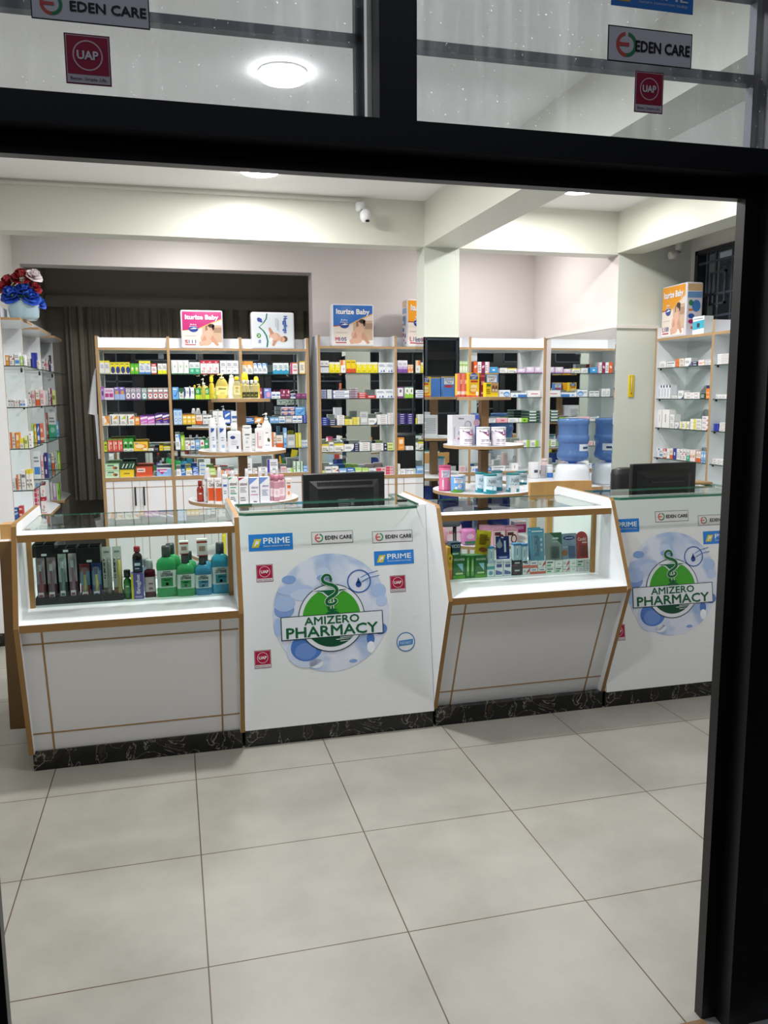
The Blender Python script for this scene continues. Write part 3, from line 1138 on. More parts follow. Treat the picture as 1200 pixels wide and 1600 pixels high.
# monitors on the desks, seen from behind
def monitor(x, y, rz, wd, ztop, zdesk, label, kind):
    root = empty('monitor', (x, y, zdesk), rz)
    tag(root, label, 'monitor', 'computer monitors on the desks')
    h = .285
    z1 = ztop - zdesk
    z0 = z1 - h
    mb = MB()
    mb.bbox(-wd / 2, -.012, z0, wd / 2, .018, z1, .006)
    mb.build('case', 'black_plastic', root)
    mb = MB()
    mb.prism([(-wd / 2 + .02, z0 + .02), (wd / 2 - .02, z0 + .02), (wd / 2 - .02, z1 - .02), (-wd / 2 + .02, z1 - .02)], 1, .016, .0185, col='#000')
    mb.build('screen', 'black_matt', root)
    mb = MB()
    bm = bmesh.new()
    P = [(-wd / 2 + .03, z0 + .02), (wd / 2 - .03, z0 + .02), (wd / 2 - .03, z1 - .035), (-wd / 2 + .03, z1 - .035)]
    Q = [(-wd / 2 + .07, z0 + .05), (wd / 2 - .07, z0 + .05), (wd / 2 - .07, z1 - .075), (-wd / 2 + .07, z1 - .075)]
    va = [bm.verts.new((a, -.010, b)) for a, b in P]
    vb = [bm.verts.new((a, -.040, b)) for a, b in Q]
    bm.faces.new(vb)
    for k in range(4):
        bm.faces.new([va[k], va[(k + 1) % 4], vb[(k + 1) % 4], vb[k]])
    bmesh.ops.recalc_face_normals(bm, faces=bm.faces)
    mb.add_bm(bm, '#fff')
    mb.build('back_shell', 'black_plastic', root)
    mb = MB()
    if kind == 0:
        n = 40
        for k in range(n):
            a = -wd / 2 + .07 + (wd - .14) * k / n
            mb.box(a, -.0325, z1 - .066, a + .004, -.019, z1 - .044, '#000')
        mb.build('vent', 'black_matt', root)
        mb = MB()
        mb.box(-.045, -.0415, z0 + .10, .045, -.0395, z0 + .155, '#3b3d40')
        F = Frame((-.045, -.0415, z0 + .10), (1, 0, 0), (0, 0, 1), (0, -1, 0))
        for k in range(5):
            mb.rect(F, .006, .006 + .01 * k, .05 + .006 * (k % 3), .010 + .01 * k, .0004, '#85878a')
        mb.rect(F, .07, .02, .084, .045, .0004, '#85878a')
        mb.build('rating_label', 'vinyl', root)
    else:
        mb.box(-wd / 2 + .10, -.046, z1 - .105, wd / 2 - .10, -.036, z1 - .098, '#222')
        mb.build('ridge', 'black_metal_worn', root)
    mb = MB()
    mb.box(-.035, -.035, .01, .035, -.012, z0 + .06)
    mb.build('neck', 'black_plastic', root)
    mb = MB()
    mb.lathe([(.11, .001), (.11, .008), (.10, .014), (.04, .018), (0, .018)], sx=1.1, sy=.8, seg=28)
    mb.build('base', 'black_plastic', root)


monitor(1.41, .70, math.radians(3), .435, 1.238, .722, 'black computer monitor with a vented back on the left desk', 0)
monitor(3.225, .62, math.radians(2), .415, 1.245, .722, 'black computer monitor with a ridged back on the right desk', 1)
mb = MB()
mb.bbox(1.615, .40, 1.113, 1.665, .425, 1.125, .004)
tag(mb.build('door_remote', 'black_plastic'), 'small black gadget lying on the left desk glass', 'gadget')

# ------------------------------------------------------------------ shelving
SH1 = [1.815, 1.610, 1.405, 1.195, .985]
SH2 = [1.825, 1.607, 1.380, 1.152, .940]
SHR = [1.828, 1.592, 1.369, 1.137, .905]
DEP = .28


def wall_cabinet(label, xs, yc, zs, ztop, zf, rz=0, origin=None, mirror='mirror', handles=True, group=None, bot=True):
    """bays between xs (local x), front at local y=0, depth DEP"""
    root = empty('shelving_cabinet', origin or (0, yc, 0), rz)
    tag(root, label, 'shelving cabinet', group)
    t = .022
    for k, x in enumerate(xs):
        end = k in (0, len(xs) - 1)
        a = x if k == 0 else (x - t if k == len(xs) - 1 else x - t / 2)
        mb = MB()
        mb.box(a, 0, .088, a + t, DEP, ztop, faces={'f': 1})
        mb.build('side_panel' if end else 'divider', ['laminate', 'edge_oak'], root)
    for k in range(len(xs) - 1):
        a, b = xs[k] + (t if k == 0 else t / 2), xs[k + 1] - (t if k == len(xs) - 2 else t / 2)
        mb = MB()
        mb.box(a, .180, zf, b, .196, ztop)
        mb.build('fascia', 'laminate', root)
        mb = MB()
        mb.box(a, .002, zf - .018, b, DEP - .01, zf, faces={'f': 1})
        mb.build('top_ledge', ['laminate', 'edge_oak'], root)
        mb = MB()
        mb.box(a, DEP - .012, zs[-1], b, DEP - .004, zf - .018)
        mb.build('mirror_back' if mirror == 'mirror' else 'back_panel', mirror, root)
        for z in zs[:-1]:
            mb = MB()
            mb.box(a + .001, .012, z - .006, b - .001, DEP - .013, z, faces={'f': 1})
            s = mb.build('glass_shelf', ['clear_glass', 'shelf_edge'], root)
            for q in (a + .006, b - .012) if rz else ():
                mb = MB()
                mb.box(q, .03, z - .018, q + .006, .042, z - .006)
                mb.build('shelf_pin', 'black_matt', s)
        mb = MB()
        mb.box(a, -.004, zs[-1] - .03, b, DEP, zs[-1], faces={'f': 1})
        mb.build('bottom_board', ['laminate', 'edge_oak'], root)
        # doors
        zt = zs[-1] - .032
        mid = (a + b) / 2
        for d0, d1, hx in ((a + .002, mid - .001, mid - .040), (mid + .001, b - .002, mid + .028)):
            mb = MB()
            mb.box(d0, .0, .095, d1, .018, zt)
            d = mb.build('door', 'laminate', root)
            mb = MB()
            for q in ((d0 + .055, .097, d0 + .060, zt), (d1 - .060, .097, d1 - .055, zt), (d0, zt - .055, d1, zt - .050), (d0, .16, d1, .165)):
                mb.box(q[0], -.0012, q[1], q[2], .001, q[3])
            mb.build('inlay_strip', 'inlay_tan', d)
            if handles:
                mb = MB()
                mb.bbox(hx, -.030, zt - .20, hx + .012, -.018, zt - .045, .003)
                mb.box(hx + .002, -.020, zt - .19, hx + .010, .001, zt - .18)
                mb.box(hx + .002, -.020, zt - .065, hx + .010, .001, zt - .055)
                mb.build('handle', 'black_matt', d)
    mb = MB()
    mb.box(xs[0] + .004, .03, 0, xs[-1] - .004, DEP, .088)
    mb.build('plinth', 'black_granite', root)
    mb = MB()
    mb.box(xs[0] + t, .02, .088, xs[-1] - t, DEP - .004, zs[-1] - .031, faces={'f': None})
    mb.build('base_interior', 'laminate', root)
    return root


C1 = wall_cabinet('mirror-backed shelving cabinet in front of the curtained opening', [0.0, .557, 1.133, 1.70], YC, SH1, 2.112, 2.022)
C2 = wall_cabinet('mirror-backed shelving cabinet running behind the square pillar', [1.776, 2.458, 3.143, 3.872], YC, SH2, 2.140, 2.048)
C3 = wall_cabinet('tall shelving cabinet on the right wall under the barred window', [0, .70, 1.42], 0, SHR, 2.135, 2.050, rz=-math.pi / 2, origin=(4.215, 2.292, 0))

# stepped rack on the left wall
Y0S = [2.28, 3.04, 3.87, 4.62]
ZL = [1.836, 1.572, 1.305, 1.033, .772]
root = empty('wall_rack', (0, 0, 0))
tag(root, 'white open rack with glass shelves along the left wall, flowers on top', 'rack')
for k, y in enumerate(Y0S):
    mb = MB()
    mb.box(XL + (.003 if k < 2 else .05), y, .09, -.457, y + .018, 2.20 if k < 1 else 2.12, faces={'r': 1})
    mb.build('end_panel' if k in (0, 3) else 'divider', ['laminate', 'edge_oak'], root)
for k in range(3):
    y0, y1 = Y0S[k] + .018, Y0S[k + 1]
    xb = XL + .003 if k < 1 else -.555
    mb = MB()
    mb.box(xb, y0, .09, xb + .010, y1 if k != 0 else y1, 2.12)
    mb.build('back_panel', 'laminate', root)
    for z in ZL[:-1]:
        mb = MB()
        mb.prism([(xb + .011, y0 + .002), (-.335, y0 + .002), (-.335, y1 - .19), (-.40, y1 - .05), (-.458, y1 - .02), (xb + .011, y1 - .02)], 2, z - .007, z, mi=0, side_mi=1)
        s = mb.build('glass_shelf', ['clear_glass', 'shelf_edge'], root)
        for yy in (y0 + .02, y1 - .05):
            mb = MB()
            mb.box(-.475, yy, z - .024, -.463, yy + .012, z - .007)
            mb.build('shelf_pin', 'black_matt', s)
    mb = MB()
    z = ZL[-1]
    mb.prism([(xb + .011, y0), (-.345, y0), (-.345, y1 - .26), (-.40, y1 - .12), (-.455, y1 - .02), (xb + .011, y1 - .02)], 2, z - .022, z, mi=0, side_mi=1)
    mb.build('base_board', ['laminate', 'edge_oak'], root)
    mb = MB()
    mb.prism([(xb + .011, y0), (-.345, y0), (-.345, y1 - .26), (-.40, y1 - .12), (-.455, y1 - .02), (xb + .011, y1 - .02)], 2, 2.12, 2.136, mi=0, side_mi=1)
    mb.build('top_board', ['laminate', 'edge_oak'], root)
    mb = MB()
    mb.box(-.475, y0, .09, -.46, y1 - .02, z - .022)
    mb.build('base_front', 'laminate', root)
    mb = MB()
    mb.box(-.475, y0 + .0, 2.136, -.460, y1 - .02, 2.205)
    mb.build('fascia', 'laminate', root)
mb = MB()
mb.box(XL + .003, Y0S[0] + .004, 0, -.47, YW, .09)
mb.build('plinth', 'black_granite', root)

# narrow return counter at the left edge
root = empty('return_counter', (-.24, .60, 0))
tag(root, 'narrow tan-fronted counter at the left edge beside the mouthwash counter', 'counter')
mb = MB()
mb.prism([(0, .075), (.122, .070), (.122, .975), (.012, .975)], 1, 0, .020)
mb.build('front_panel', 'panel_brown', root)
mb = MB()
mb.box(.012, .020, .10, .122, .70, .955)
mb.build('body', 'laminate', root)
mb = MB()
mb.box(.005, .020, .955, .122, .70, .975)
mb.build('top', 'laminate', root)
mb = MB()
mb.box(.03, .25, 0, .115, .68, .10)
mb.build('plinth', 'black_granite', root)
mb = MB()
mb.box(-.235, .68, .975, -.185, .76, 1.045)
tag(mb.build('cardboard_box', 'pine'), 'small tan box on the narrow counter at the left edge', 'box')
mb = MB()
mb.bbox(-.178, .64, .975, -.135, .70, 1.0, .005)
tag(mb.build('card_reader', 'black_plastic'), 'small black device on the narrow counter at the left edge', 'device')

# round display stands
SY = 1.75


def stand(x, label):
    root = empty('display_stand', (x, SY, 0))
    tag(root, label, 'display stand', 'round tiered display stands')
    mb = MB()
    mb.box(-.027, -.027, .03, .027, .027, 1.598)
    mb.build('pole', 'oak_dark', root)
    for r, z in ((.34, .03), (.34, .66), (.34, 1.0), (.27, 1.302), (.18, 1.617)):
        mb = MB()
        seg = 48
        c = [(r * math.cos(2 * math.pi * k / seg), r * math.sin(2 * math.pi * k / seg)) for k in range(seg)]
        mb.prism(c, 2, z - .02, z, mi=0, side_mi=1)
        mb.build('round_shelf' if z > .1 else 'base', ['laminate', 'edge_oak'], root)
    mb = MB()
    mb.box(-.045, -.045, 1.262, .045, .045, 1.282)
    mb.build('bracket', 'black_matt', root)
    return root


S1X, S2X = .982, 2.588
stand(S1X, 'round tiered stand holding yellow baby bottles and white lotions')
stand(S2X, 'round tiered stand holding milk tins in front of the pillar')

# worktop on the recess wall with the water dispenser
root = empty('side_worktop', (3.30, 2.42, 0))
tag(root, 'white worktop with brown edge under the water dispenser', 'worktop')
mb = MB()
mb.box(0, 0, .872, .572, 1.02, .90, faces={'f': 1, 'l': 1})
mb.build('top', ['laminate', 'edge_oak'], root)
mb = MB()
mb.box(.02, .03, .06, .565, 1.01, .872)
mb.build('body', 'laminate', root)
mb = MB()
mb.box(.03, .05, 0, .56, 1.04, .06)
mb.build('plinth', 'black_granite', root)

root = empty('water_dispenser', (3.705, 2.62, .90))
tag(root, 'blue upturned water bottle on a white dispenser beside the wall mirror', 'water dispenser')
mb = MB()
mb.lathe([(.13, 0), (.142, .01), (.145, .05), (.138, .10), (.135, .13), (.125, .158), (.105, .175), (.085, .178)], seg=36)
mb.build('crock', 'crock', root)
m, nt, p = new_mat('bottle_blue')
p.inputs['Base Color'].default_value = lin('#6f97d0')
p.inputs['Roughness'].default_value = .08
p.inputs['Coat Weight'].default_value = .5
tr = nt.nodes.new('ShaderNodeBsdfTransparent')
tr.inputs[0].default_value = lin('#9dbbe6')
mx = nt.nodes.new('ShaderNodeMixShader')
mx.inputs[0].default_value = .45
nt.links.new(p.outputs[0], mx.inputs[1]); nt.links.new(tr.outputs[0], mx.inputs[2])
nt.links.new(mx.outputs[0], nt.nodes['Material Output'].inputs[0])
mb = MB()
mb.lathe([(.03, .165), (.035, .185), (.09, .197), (.122, .215), (.128, .235), (.126, .262), (.1205, .270), (.1205, .337), (.122, .345), (.128, .352), (.130, .375), (.128, .395), (.122, .402),
          (.1205, .410), (.1205, .478), (.122, .485), (.126, .493), (.127, .52), (.122, .533), (.10, .538), (.0, .536)], seg=40)
mb.build('bottle', 'bottle_blue', root)
mb = MB()
F = Frame((0, 0, 0), (1, 0, 0), (0, 0, 1), (0, -1, 0))
n = 8
for k in range(n):
    a0 = math.radians(-92 + 62 * k / n); a1 = math.radians(-92 + 62 * (k + 1) / n)
    r = .1215
    for z0, z1, c, e in ((.280, .335, '#dfe7f2', 0), (.296, .314, '#2c3d74', .0005 if 1 < k < 6 else -1)):
        if e >= 0:
            mb.face([((r + e) * math.cos(a0), (r + e) * math.sin(a0), z0), ((r + e) * math.cos(a1), (r + e) * math.sin(a1), z0), ((r + e) * math.cos(a1), (r + e) * math.sin(a1), z1), ((r + e) * math.cos(a0), (r + e) * math.sin(a0), z1)], c)
mb.build('bottle_label', 'vinyl', root)
mb = MB()
mb.tube([(0, -.135, .04), (0, -.165, .04), (0, -.170, .025)], .008)
mb.build('tap', 'white_plastic', root)

# chairs behind the counter
root = empty('wooden_chair', (2.78, 1.0, 0))
tag(root, 'pale wooden chair with broad top rail behind the thermometer counter', 'chair')
mb = MB()
pts = [(-.20, -.022), (-.10, .004), (0, .012), (.10, .004), (.20, -.022)]
for j in range(4):
    (xa, ya), (xb_, yb) = pts[j], pts[j + 1]
    za0, za1 = (1.02, 1.118) if j else (1.015, 1.115)
    P = [(xa, ya, 1.025), (xb_, yb, 1.025), (xb_, yb, 1.118), (xa, ya, 1.118)]
    Q = [(a, b + .024, c) for a, b, c in P]
    mb.face(P); mb.face(Q[::-1]); mb.face([P[3], P[2], Q[2], Q[3]]); mb.face([P[1], P[0], Q[0], Q[1]])
    if j == 0:
        mb.face([P[0], P[3], Q[3], Q[0]])
    if j == 3:
        mb.face([P[2], P[1], Q[1], Q[2]])
mb.build('top_rail', 'pine', root)
for x in (-.165, -.062):
    mb = MB()
    mb.box(x - .018, -.008, .40, x + .018, .016, 1.03)
    mb.build('back_slat', 'pine', root)
for x in (.16,):
    mb = MB()
    mb.box(x - .018, -.008, .40, x + .018, .016, 1.03)
    mb.build('back_slat', 'pine', root)
mb = MB()
mb.bbox(-.21, -.02, .41, .21, .40, .445, .012)
mb.build('seat', 'pine', root)
for x, y in ((-.18, .0), (.18, .0), (-.18, .37), (.18, .37)):
    mb = MB()
    mb.box(x - .018, y - .018, 0, x + .018, y + .018, .41)
    mb.build('leg', 'pine', root)

root = empty('office_chair', (3.42, 1.15, 0))
tag(root, 'black leather office chair behind the right desk monitor', 'chair')
mb = MB()
mb.bbox(-.205, -.05, .62, .20, .05, 1.175, .045)
mb.build('backrest', 'black_leather', root)
mb = MB()
mb.bbox(-.23, .0, .44, .23, .46, .53, .04)
mb.build('seat', 'black_leather', root)
mb = MB()
mb.tube([(0, .02, .60), (0, .06, .48)], .025)
mb.tube([(0, .22, .08), (0, .22, .45)], .028)
mb.build('column', 'black_plastic', root)
for k in range(5):
    a = k * 2 * math.pi / 5
    mb = MB()
    mb.tube([(0, .22, .09), (.27 * math.cos(a), .22 + .27 * math.sin(a), .065)], [.025, .016])
    mb.tube([(.27 * math.cos(a) - .012, .22 + .27 * math.sin(a), .028), (.27 * math.cos(a) + .012, .22 + .27 * math.sin(a), .028)], .028, seg=12)
    mb.build('foot', 'black_plastic', root)

root = empty('padded_stool', (2.02, 1.25, 0))
tag(root, 'low grey padded stool behind the counters, below the mirrored pillar', 'stool')
mb = MB()
mb.bbox(-.17, -.17, .86, .17, .17, .90, .012)
mb.build('seat', 'mat_grey', root)
for x, y in ((-.14, -.14), (.14, -.14), (-.14, .14), (.14, .14)):
    mb = MB()
    mb.tube([(x * 1.1, y * 1.1, 0), (x, y, .86)], .012)
    mb.build('leg', 'black_metal_worn', root)

# thermometer on the pier
root = empty('wall_thermometer', (4.02, YP, 1.69))
tag(root, 'yellow wall thermometer on the pale pier between mirror and right shelves', 'thermometer')
mb = MB()
mb.bbox(-.024, -.008, -.085, .024, 0, .085, .003, '#e8c81e')
F = Frame((0, -.008, 0), (1, 0, 0), (0, 0, 1), (0, -1, 0))
for k in range(14):
    z = -.035 + .105 * k / 13
    mb.rect(F, -.015, z, -.004, z + .0016, .0006, '#6e6222')
    mb.rect(F, .005, z, .012, z + .0016, .0006, '#6e6222')
mb.text(F, 'C', -.016, .074, -.009, .081, .0006, '#6e6222')
mb.text(F, 'F', .009, .074, .015, .081, .0006, '#6e6222')
mb.build('plate', 'plastic', root)
mb = MB()
mb.tube([(0, -.0105, -.05), (0, -.0105, .07)], .002, '#ddd', 8)
mb.lathe([(0, -.006), (.006, 0), (0, .006)], '#5a1d18', 12, c=(0, -.0105, -.055))
mb.build('tube', 'plastic', root)

# lab coat hanging on the end of the shelving
mb = MB()
zs_ = [1.86, 1.80, 1.65, 1.50, 1.49, 1.30, 1.14]
wds = [.010, .035, .075, .100, .040, .032, .030]
n = 9
for j in range(len(zs_) - 1):
    for s_ in (0, 1):
        for k in range(n):
            def P(jj, kk):
                t_ = kk / n
                x = -.006 - wds[jj] * (.5 + .5 * math.sin(t_ * 9 + jj * .4) * .4 + .5 * s_ * 0) * (1 if s_ == 0 else .12)
                return (x - (.0 if s_ else wds[jj] * .3 * math.sin(math.pi * t_)), YC + .03 + .22 * t_, zs_[jj])
            q = [P(j, k), P(j, k + 1), P(j + 1, k + 1), P(j + 1, k)]
            mb.face(q if s_ == 0 else q[::-1], smooth=True)
    for k in (0, n):
        def P2(jj, s_):
            t_ = k / n
            return (-.006 - wds[jj] * (.5 + .5 * math.sin(t_ * 9 + jj * .4) * .4) * (1 if s_ == 0 else .12), YC + .03 + .22 * t_, zs_[jj])
        mb.face([P2(j, 0), P2(j, 1), P2(j + 1, 1), P2(j + 1, 0)])
o = mb.build('lab_coat', 'white_cloth')
tag(o, 'white coat hanging on the shelving end, in front of the curtain', 'coat')

# flowers on the left rack
root = empty('flower_arrangement', (-.345, 2.48, 2.136))
tag(root, 'red, blue and white artificial roses in a pale pot on the left rack', 'flowers')
mb = MB()
mb.lathe([(.075, 0), (.09, .02), (.098, .09), (.10, .115), (.094, .115), (.088, .06), (0, .05)], seg=26)
mb.build('pot', 'pot_glass', root)
mb = MB()
for k in range(26):
    a = k * 2.4
    mb.tube([(.02 * math.cos(a), .02 * math.sin(a), .06), (.06 * math.cos(a), .06 * math.sin(a), .17), (.10 * math.cos(a), .10 * math.sin(a), .18 + .05 * (k % 3))], [.003, .003, .001], '#2f5d33', 5)
    c, s_ = math.cos(a), math.sin(a)
    mb.face([(.05 * c, .05 * s_, .13), (.09 * c - .02 * s_, .09 * s_ + .02 * c, .15), (.13 * c, .13 * s_, .14), (.09 * c + .02 * s_, .09 * s_ - .02 * c, .15)], '#2f5d33')
mb.build('stems', 'petal', root)


def rose(loc, r, col, col2, seed):
    rr = random.Random(seed)
    mb = MB()
    for ringi, (n, rad, up, tilt) in enumerate(((3, .15, .55, .1), (5, .45, .45, .45), (6, .8, .25, .9), (7, 1.0, .05, 1.25))):
        for k in range(n):
            a = 2 * math.pi * (k + .5 * ringi) / n + rr.uniform(-.2, .2)
            w_ = r * (.40 + .16 * ringi)
            h_ = r * .62
            g = []
            for vi in range(4):
                t_ = vi / 3
                row = []
                for ui in range(5):
                    u = (ui / 4 - .5) * 2
                    ww = w_ * math.sin(math.pi * (.18 + .64 * t_)) * u
                    out = r * rad * .35 + math.sin(tilt) * h_ * t_ + .12 * r * t_ * t_ * math.sin(tilt) - .22 * r * u * u
                    zz = r * up * .6 + math.cos(tilt) * h_ * t_ - (.12 * r * t_ * t_ if ringi > 1 else 0)
                    x, y = out, ww
                    row.append((x * math.cos(a) - y * math.sin(a), x * math.sin(a) + y * math.cos(a), zz))
                g.append(row)
            for vi in range(3):
                for ui in range(4):
                    mb.face([g[vi][ui], g[vi][ui + 1], g[vi + 1][ui + 1], g[vi + 1][ui]], col if (k + ringi) % 3 else col2, 0, True)
    o = mb.build('rose', 'petal', root, loc)
    d = Vector((loc[0] * .8, loc[1] * .8 - .06, .09)).normalized()
    o.rotation_euler = Vector((0, 0, 1)).rotation_difference(d).to_euler()
    return o


for i, (x, y, z, r, c, c2) in enumerate([(-.055, -.05, .145, .075, '#2149b8', '#3463d6'), (.055, -.06, .13, .062, '#1f47b6', '#3a6be0'), (.01, -.04, .175, .065, '#264fc2', '#1b3f9f'), (.085, .02, .105, .055, '#2a55c8', '#2149b8'),
                                         (-.07, .0, .225, .07, '#8d1220', '#a81c2c'), (.0, -.01, .26, .072, '#96141f', '#7a0f1a'), (.06, .0, .20, .06, '#8d1220', '#a81c2c'), (-.10, -.02, .20, .055, '#86121c', '#a81c2c'),
                                         (.07, .0, .275, .058, '#efe6ea', '#e3d3da')]):
    rose((x, y, z), r, c, c2, i).name = 'rose'

# ------------------------------------------------------------------ goods: cartons
WH, GY = '#e6e7e8', '#8d9096'


def L(u0, v0, u1, v1, n, c=GY):
    """n thin lines of small print"""
    h = (v1 - v0) / (2 * n)
    return [('r', u0, v0 + 2 * h * k, u1 - (.12 * ((k * 7) % 3)) * (u1 - u0), v0 + 2 * h * k + h, c) for k in range(n)]


D = {}


def dz(key, desc, base, *pr):
    P = []
    for p in pr:
        if isinstance(p, list):
            P += p
        else:
            P.append(p)
    D[key] = (desc, base, P)


dz('ylw_cap', 'white carton with yellow cap band', '#d9d8d2', ('b', .86, 1, '#d9cf3a'), L(.15, .45, .85, .75, 3, '#8a94b0'), ('b', 0, .08, '#b9b7a8'))
dz('navy_yel', 'yellow carton with navy swirl', '#e3d832', ('e', .62, .34, .42, .30, '#2b3a86'), ('b', 0, .08, '#e6e7ea'), ('r', .15, .82, .85, .88, '#3a3a30'))
dz('lime_fig', 'lime green carton with white figure', '#5fb82c', ('e', .5, .45, .26, .2, '#dfeccb'), ('r', .3, .3, .7, .42, '#e6b83a'), ('b', .86, 1, '#3f9c2a'))
dz('blue_foot', 'yellow-topped carton with blue foot', '#d9dce2', ('b', .80, 1, '#d8d548'), ('b', 0, .14, '#4f86c6'), L(.15, .3, .85, .68, 3, '#7c8db2'), ('r', .4, .74, .9, .78, '#27305e'))
dz('red_top', 'white carton with red top', '#e8e6e6', ('b', .72, 1, '#c53a4c'), ('b', 0, .10, '#c5502f'), L(.2, .3, .8, .6, 2, '#b78'), ('r', .15, .82, .8, .9, '#eed'))
dz('yel_foot', 'white carton with yellow foot', '#e4e4e2', ('b', 0, .36, '#dfe02a'), L(.15, .5, .85, .85, 3, '#8a8a90'))
dz('violet', 'violet carton with dark figure', '#a78fc6', ('e', .5, .5, .3, .2, '#4a3358'), ('b', .85, 1, '#9a4a9c'))
dz('magenta_bar', 'white carton with magenta blocks', '#dcd0e2', ('r', .08, .22, .46, .55, '#a8347c'), ('r', .52, .22, .92, .55, '#b23a86'), ('r', .1, .66, .9, .86, '#c79ac0'))
dz('purple_face', 'purple and pale blue carton', '#7d6fb6', ('b', 0, .45, '#9fb4dd'), ('e', .5, .58, .3, .16, '#d9934a'), ('r', .15, .85, .7, .95, '#ddd6ee'))
dz('ring_pur', 'grey carton with purple ring', '#9b93a6', ('e', .5, .32, .34, .24, '#efedf2'), ('e', .5, .32, .16, .11, '#7a2a7c'), ('b', 0, .06, '#7b3a86'), ('r', .12, .68, .88, .84, '#e9e7ec'), ('r', .2, .72, .8, .78, '#55525c'))
dz('ring_teal', 'grey carton with teal ring', '#8fa3a3', ('e', .5, .32, .34, .24, '#eef2f2'), ('e', .5, .32, .16, .11, '#3fa3a3'), ('b', 0, .06, '#3b8585'), ('r', .12, .68, .88, .84, '#e7eded'), ('r', .2, .72, .8, .78, '#555c5c'))
dz('ring_red', 'grey carton with red ring', '#a29a9c', ('e', .5, .32, .34, .24, '#f1edee'), ('e', .5, .32, .16, .11, '#b23a3e'), ('b', 0, .06, '#b3404c'), ('r', .12, .68, .88, .84, '#e9e7ec'), ('r', .25, .5, .9, .6, '#c25560'))
dz('orange_arc', 'white carton with orange arcs', '#ece6dc', ('p', [(.3, 1), (.95, 1), (1, .2), (.8, .2)], '#e08a2c'), ('p', [(.2, .1), (.75, .1), (.6, .5)], '#eab25c'), L(.08, .1, .2, .9, 4))
dz('seven_o', 'white carton with upright lettering and orange mark', '#ebe9e2', ('r', .12, .1, .24, .88, '#34333a'), ('p', [(.35, .55), (.95, .95), (.95, .6)], '#e0a02c'), L(.4, .15, .9, .42, 3))
dz('seven_g', 'white carton with upright lettering and green mark', '#ebe9e2', ('r', .12, .1, .24, .88, '#34333a'), ('p', [(.35, .55), (.95, .95), (.95, .6)], '#a4c83c'), L(.4, .15, .9, .42, 3))
dz('seven_r', 'white carton with upright lettering and red mark', '#ebe9e2', ('r', .12, .1, .24, .88, '#34333a'), ('p', [(.35, .55), (.95, .95), (.95, .6)], '#d8652c'), L(.4, .15, .9, .42, 3))
dz('orange', 'orange carton with white patch', '#e2923a', ('r', .2, .5, .8, .85, '#f1dfc0'), ('r', .2, .12, .8, .3, '#f0b260'))
dz('lilac_pad', 'pink carton with violet swoosh', '#c66fc0', ('p', [(0, .55), (1, .72), (1, .9), (0, .75)], '#efe3f2'), ('b', .9, 1, '#6a2f93'), ('p', [(.1, .2), (.9, .35), (.9, .45), (.1, .3)], '#e6b8e2'), ('b', 0, .12, '#e5dbea'))
dz('violet_pad', 'dark violet carton with orange swoosh', '#4b2a86', ('p', [(0, .62), (1, .78), (1, .95), (0, .8)], '#e9e6f0'), ('p', [(.1, .42), (.95, .55), (.9, .64), (.1, .5)], '#e08a3c'), ('b', 0, .12, '#e3dcec'), L(.15, .18, .7, .36, 2, '#b6a6d6'))
dz('ygreen', 'yellow-green carton with dark lettering', '#b9c832', ('r', .2, .55, .8, .7, '#3d4a1c'), ('b', .9, 1, '#4c8a2c'), ('r', .2, .2, .8, .4, '#7ba02a'))
dz('coral', 'coral red carton with cream lettering', '#cf5248', ('r', .18, .12, .40, .8, '#ecc9b8'), ('r', .55, .2, .85, .45, '#e58a7a'), ('b', .9, 1, '#6a8a3c'), ('e', .68, .65, .16, .12, '#f0d9cc'))
dz('green_wh', 'green carton with white foot', '#3b9c3a', ('b', 0, .22, '#e4ebe0'), ('e', .5, .42, .26, .1, '#26372a'), ('p', [(.1, .6), (.9, .6), (.5, .8)], '#d2e8c4'), L(.2, .06, .8, .16, 1))
dz('yel_swirl', 'yellow carton with orange swirl', '#edc23a', ('e', .5, .5, .42, .32, '#e0892c'), ('e', .42, .52, .34, .24, '#f0d9a0'), ('r', .08, .78, .3, .9, '#7a8db8'), ('r', .66, .1, .92, .3, '#f2ecd8'))
dz('white', 'plain white carton', WH, L(.12, .2, .8, .75, 3, '#a9acb2'))
dz('white2', 'white carton with grey lettering', '#e3e4e7', ('r', .1, .62, .9, .78, '#6d7078'), L(.12, .15, .7, .45, 2, '#a9acb2'))
dz('dark', 'dark carton', '#3a3b45', ('r', .2, .45, .8, .65, '#aab'))
dz('yellow', 'yellow carton', '#e3c52c', ('r', .3, .4, .7, .55, '#8f7a1c'), ('b', .88, 1, '#d2b41e'))
dz('lemon', 'white and yellow carton', '#e4e2d4', ('b', .5, 1, '#dfd53a'), L(.1, .12, .8, .4, 2))
dz('fruit', 'pale green carton with brown fruit picture', '#c3dcc0', ('e', .72, .38, .16, .22, '#6d4a30'), ('e', .60, .42, .08, .2, '#c26a2e'), ('r', .15, .68, .62, .84, '#3c5a40'), ('b', .93, 1, '#8fd08a'), ('r', .08, .2, .45, .5, '#a2cfa0'))
dz('zigzag', 'dark green carton with white zigzags', '#20402e', ('p', [(.05, .2), (.2, .8), (.28, .8), (.13, .2)], '#cfe0d4'), ('p', [(.3, .2), (.45, .8), (.53, .8), (.38, .2)], '#cfe0d4'), ('p', [(.55, .2), (.7, .8), (.78, .8), (.63, .2)], '#7fae8e'), ('p', [(.78, .2), (.9, .8), (.97, .8), (.85, .2)], '#cfe0d4'))
dz('redor', 'orange-red carton with white panel', '#cf4f2e', ('r', .06, .5, .55, .9, '#ecd9d2'), ('r', .1, .62, .48, .76, '#8d6a60'), ('b', 0, .14, '#e0662f'))
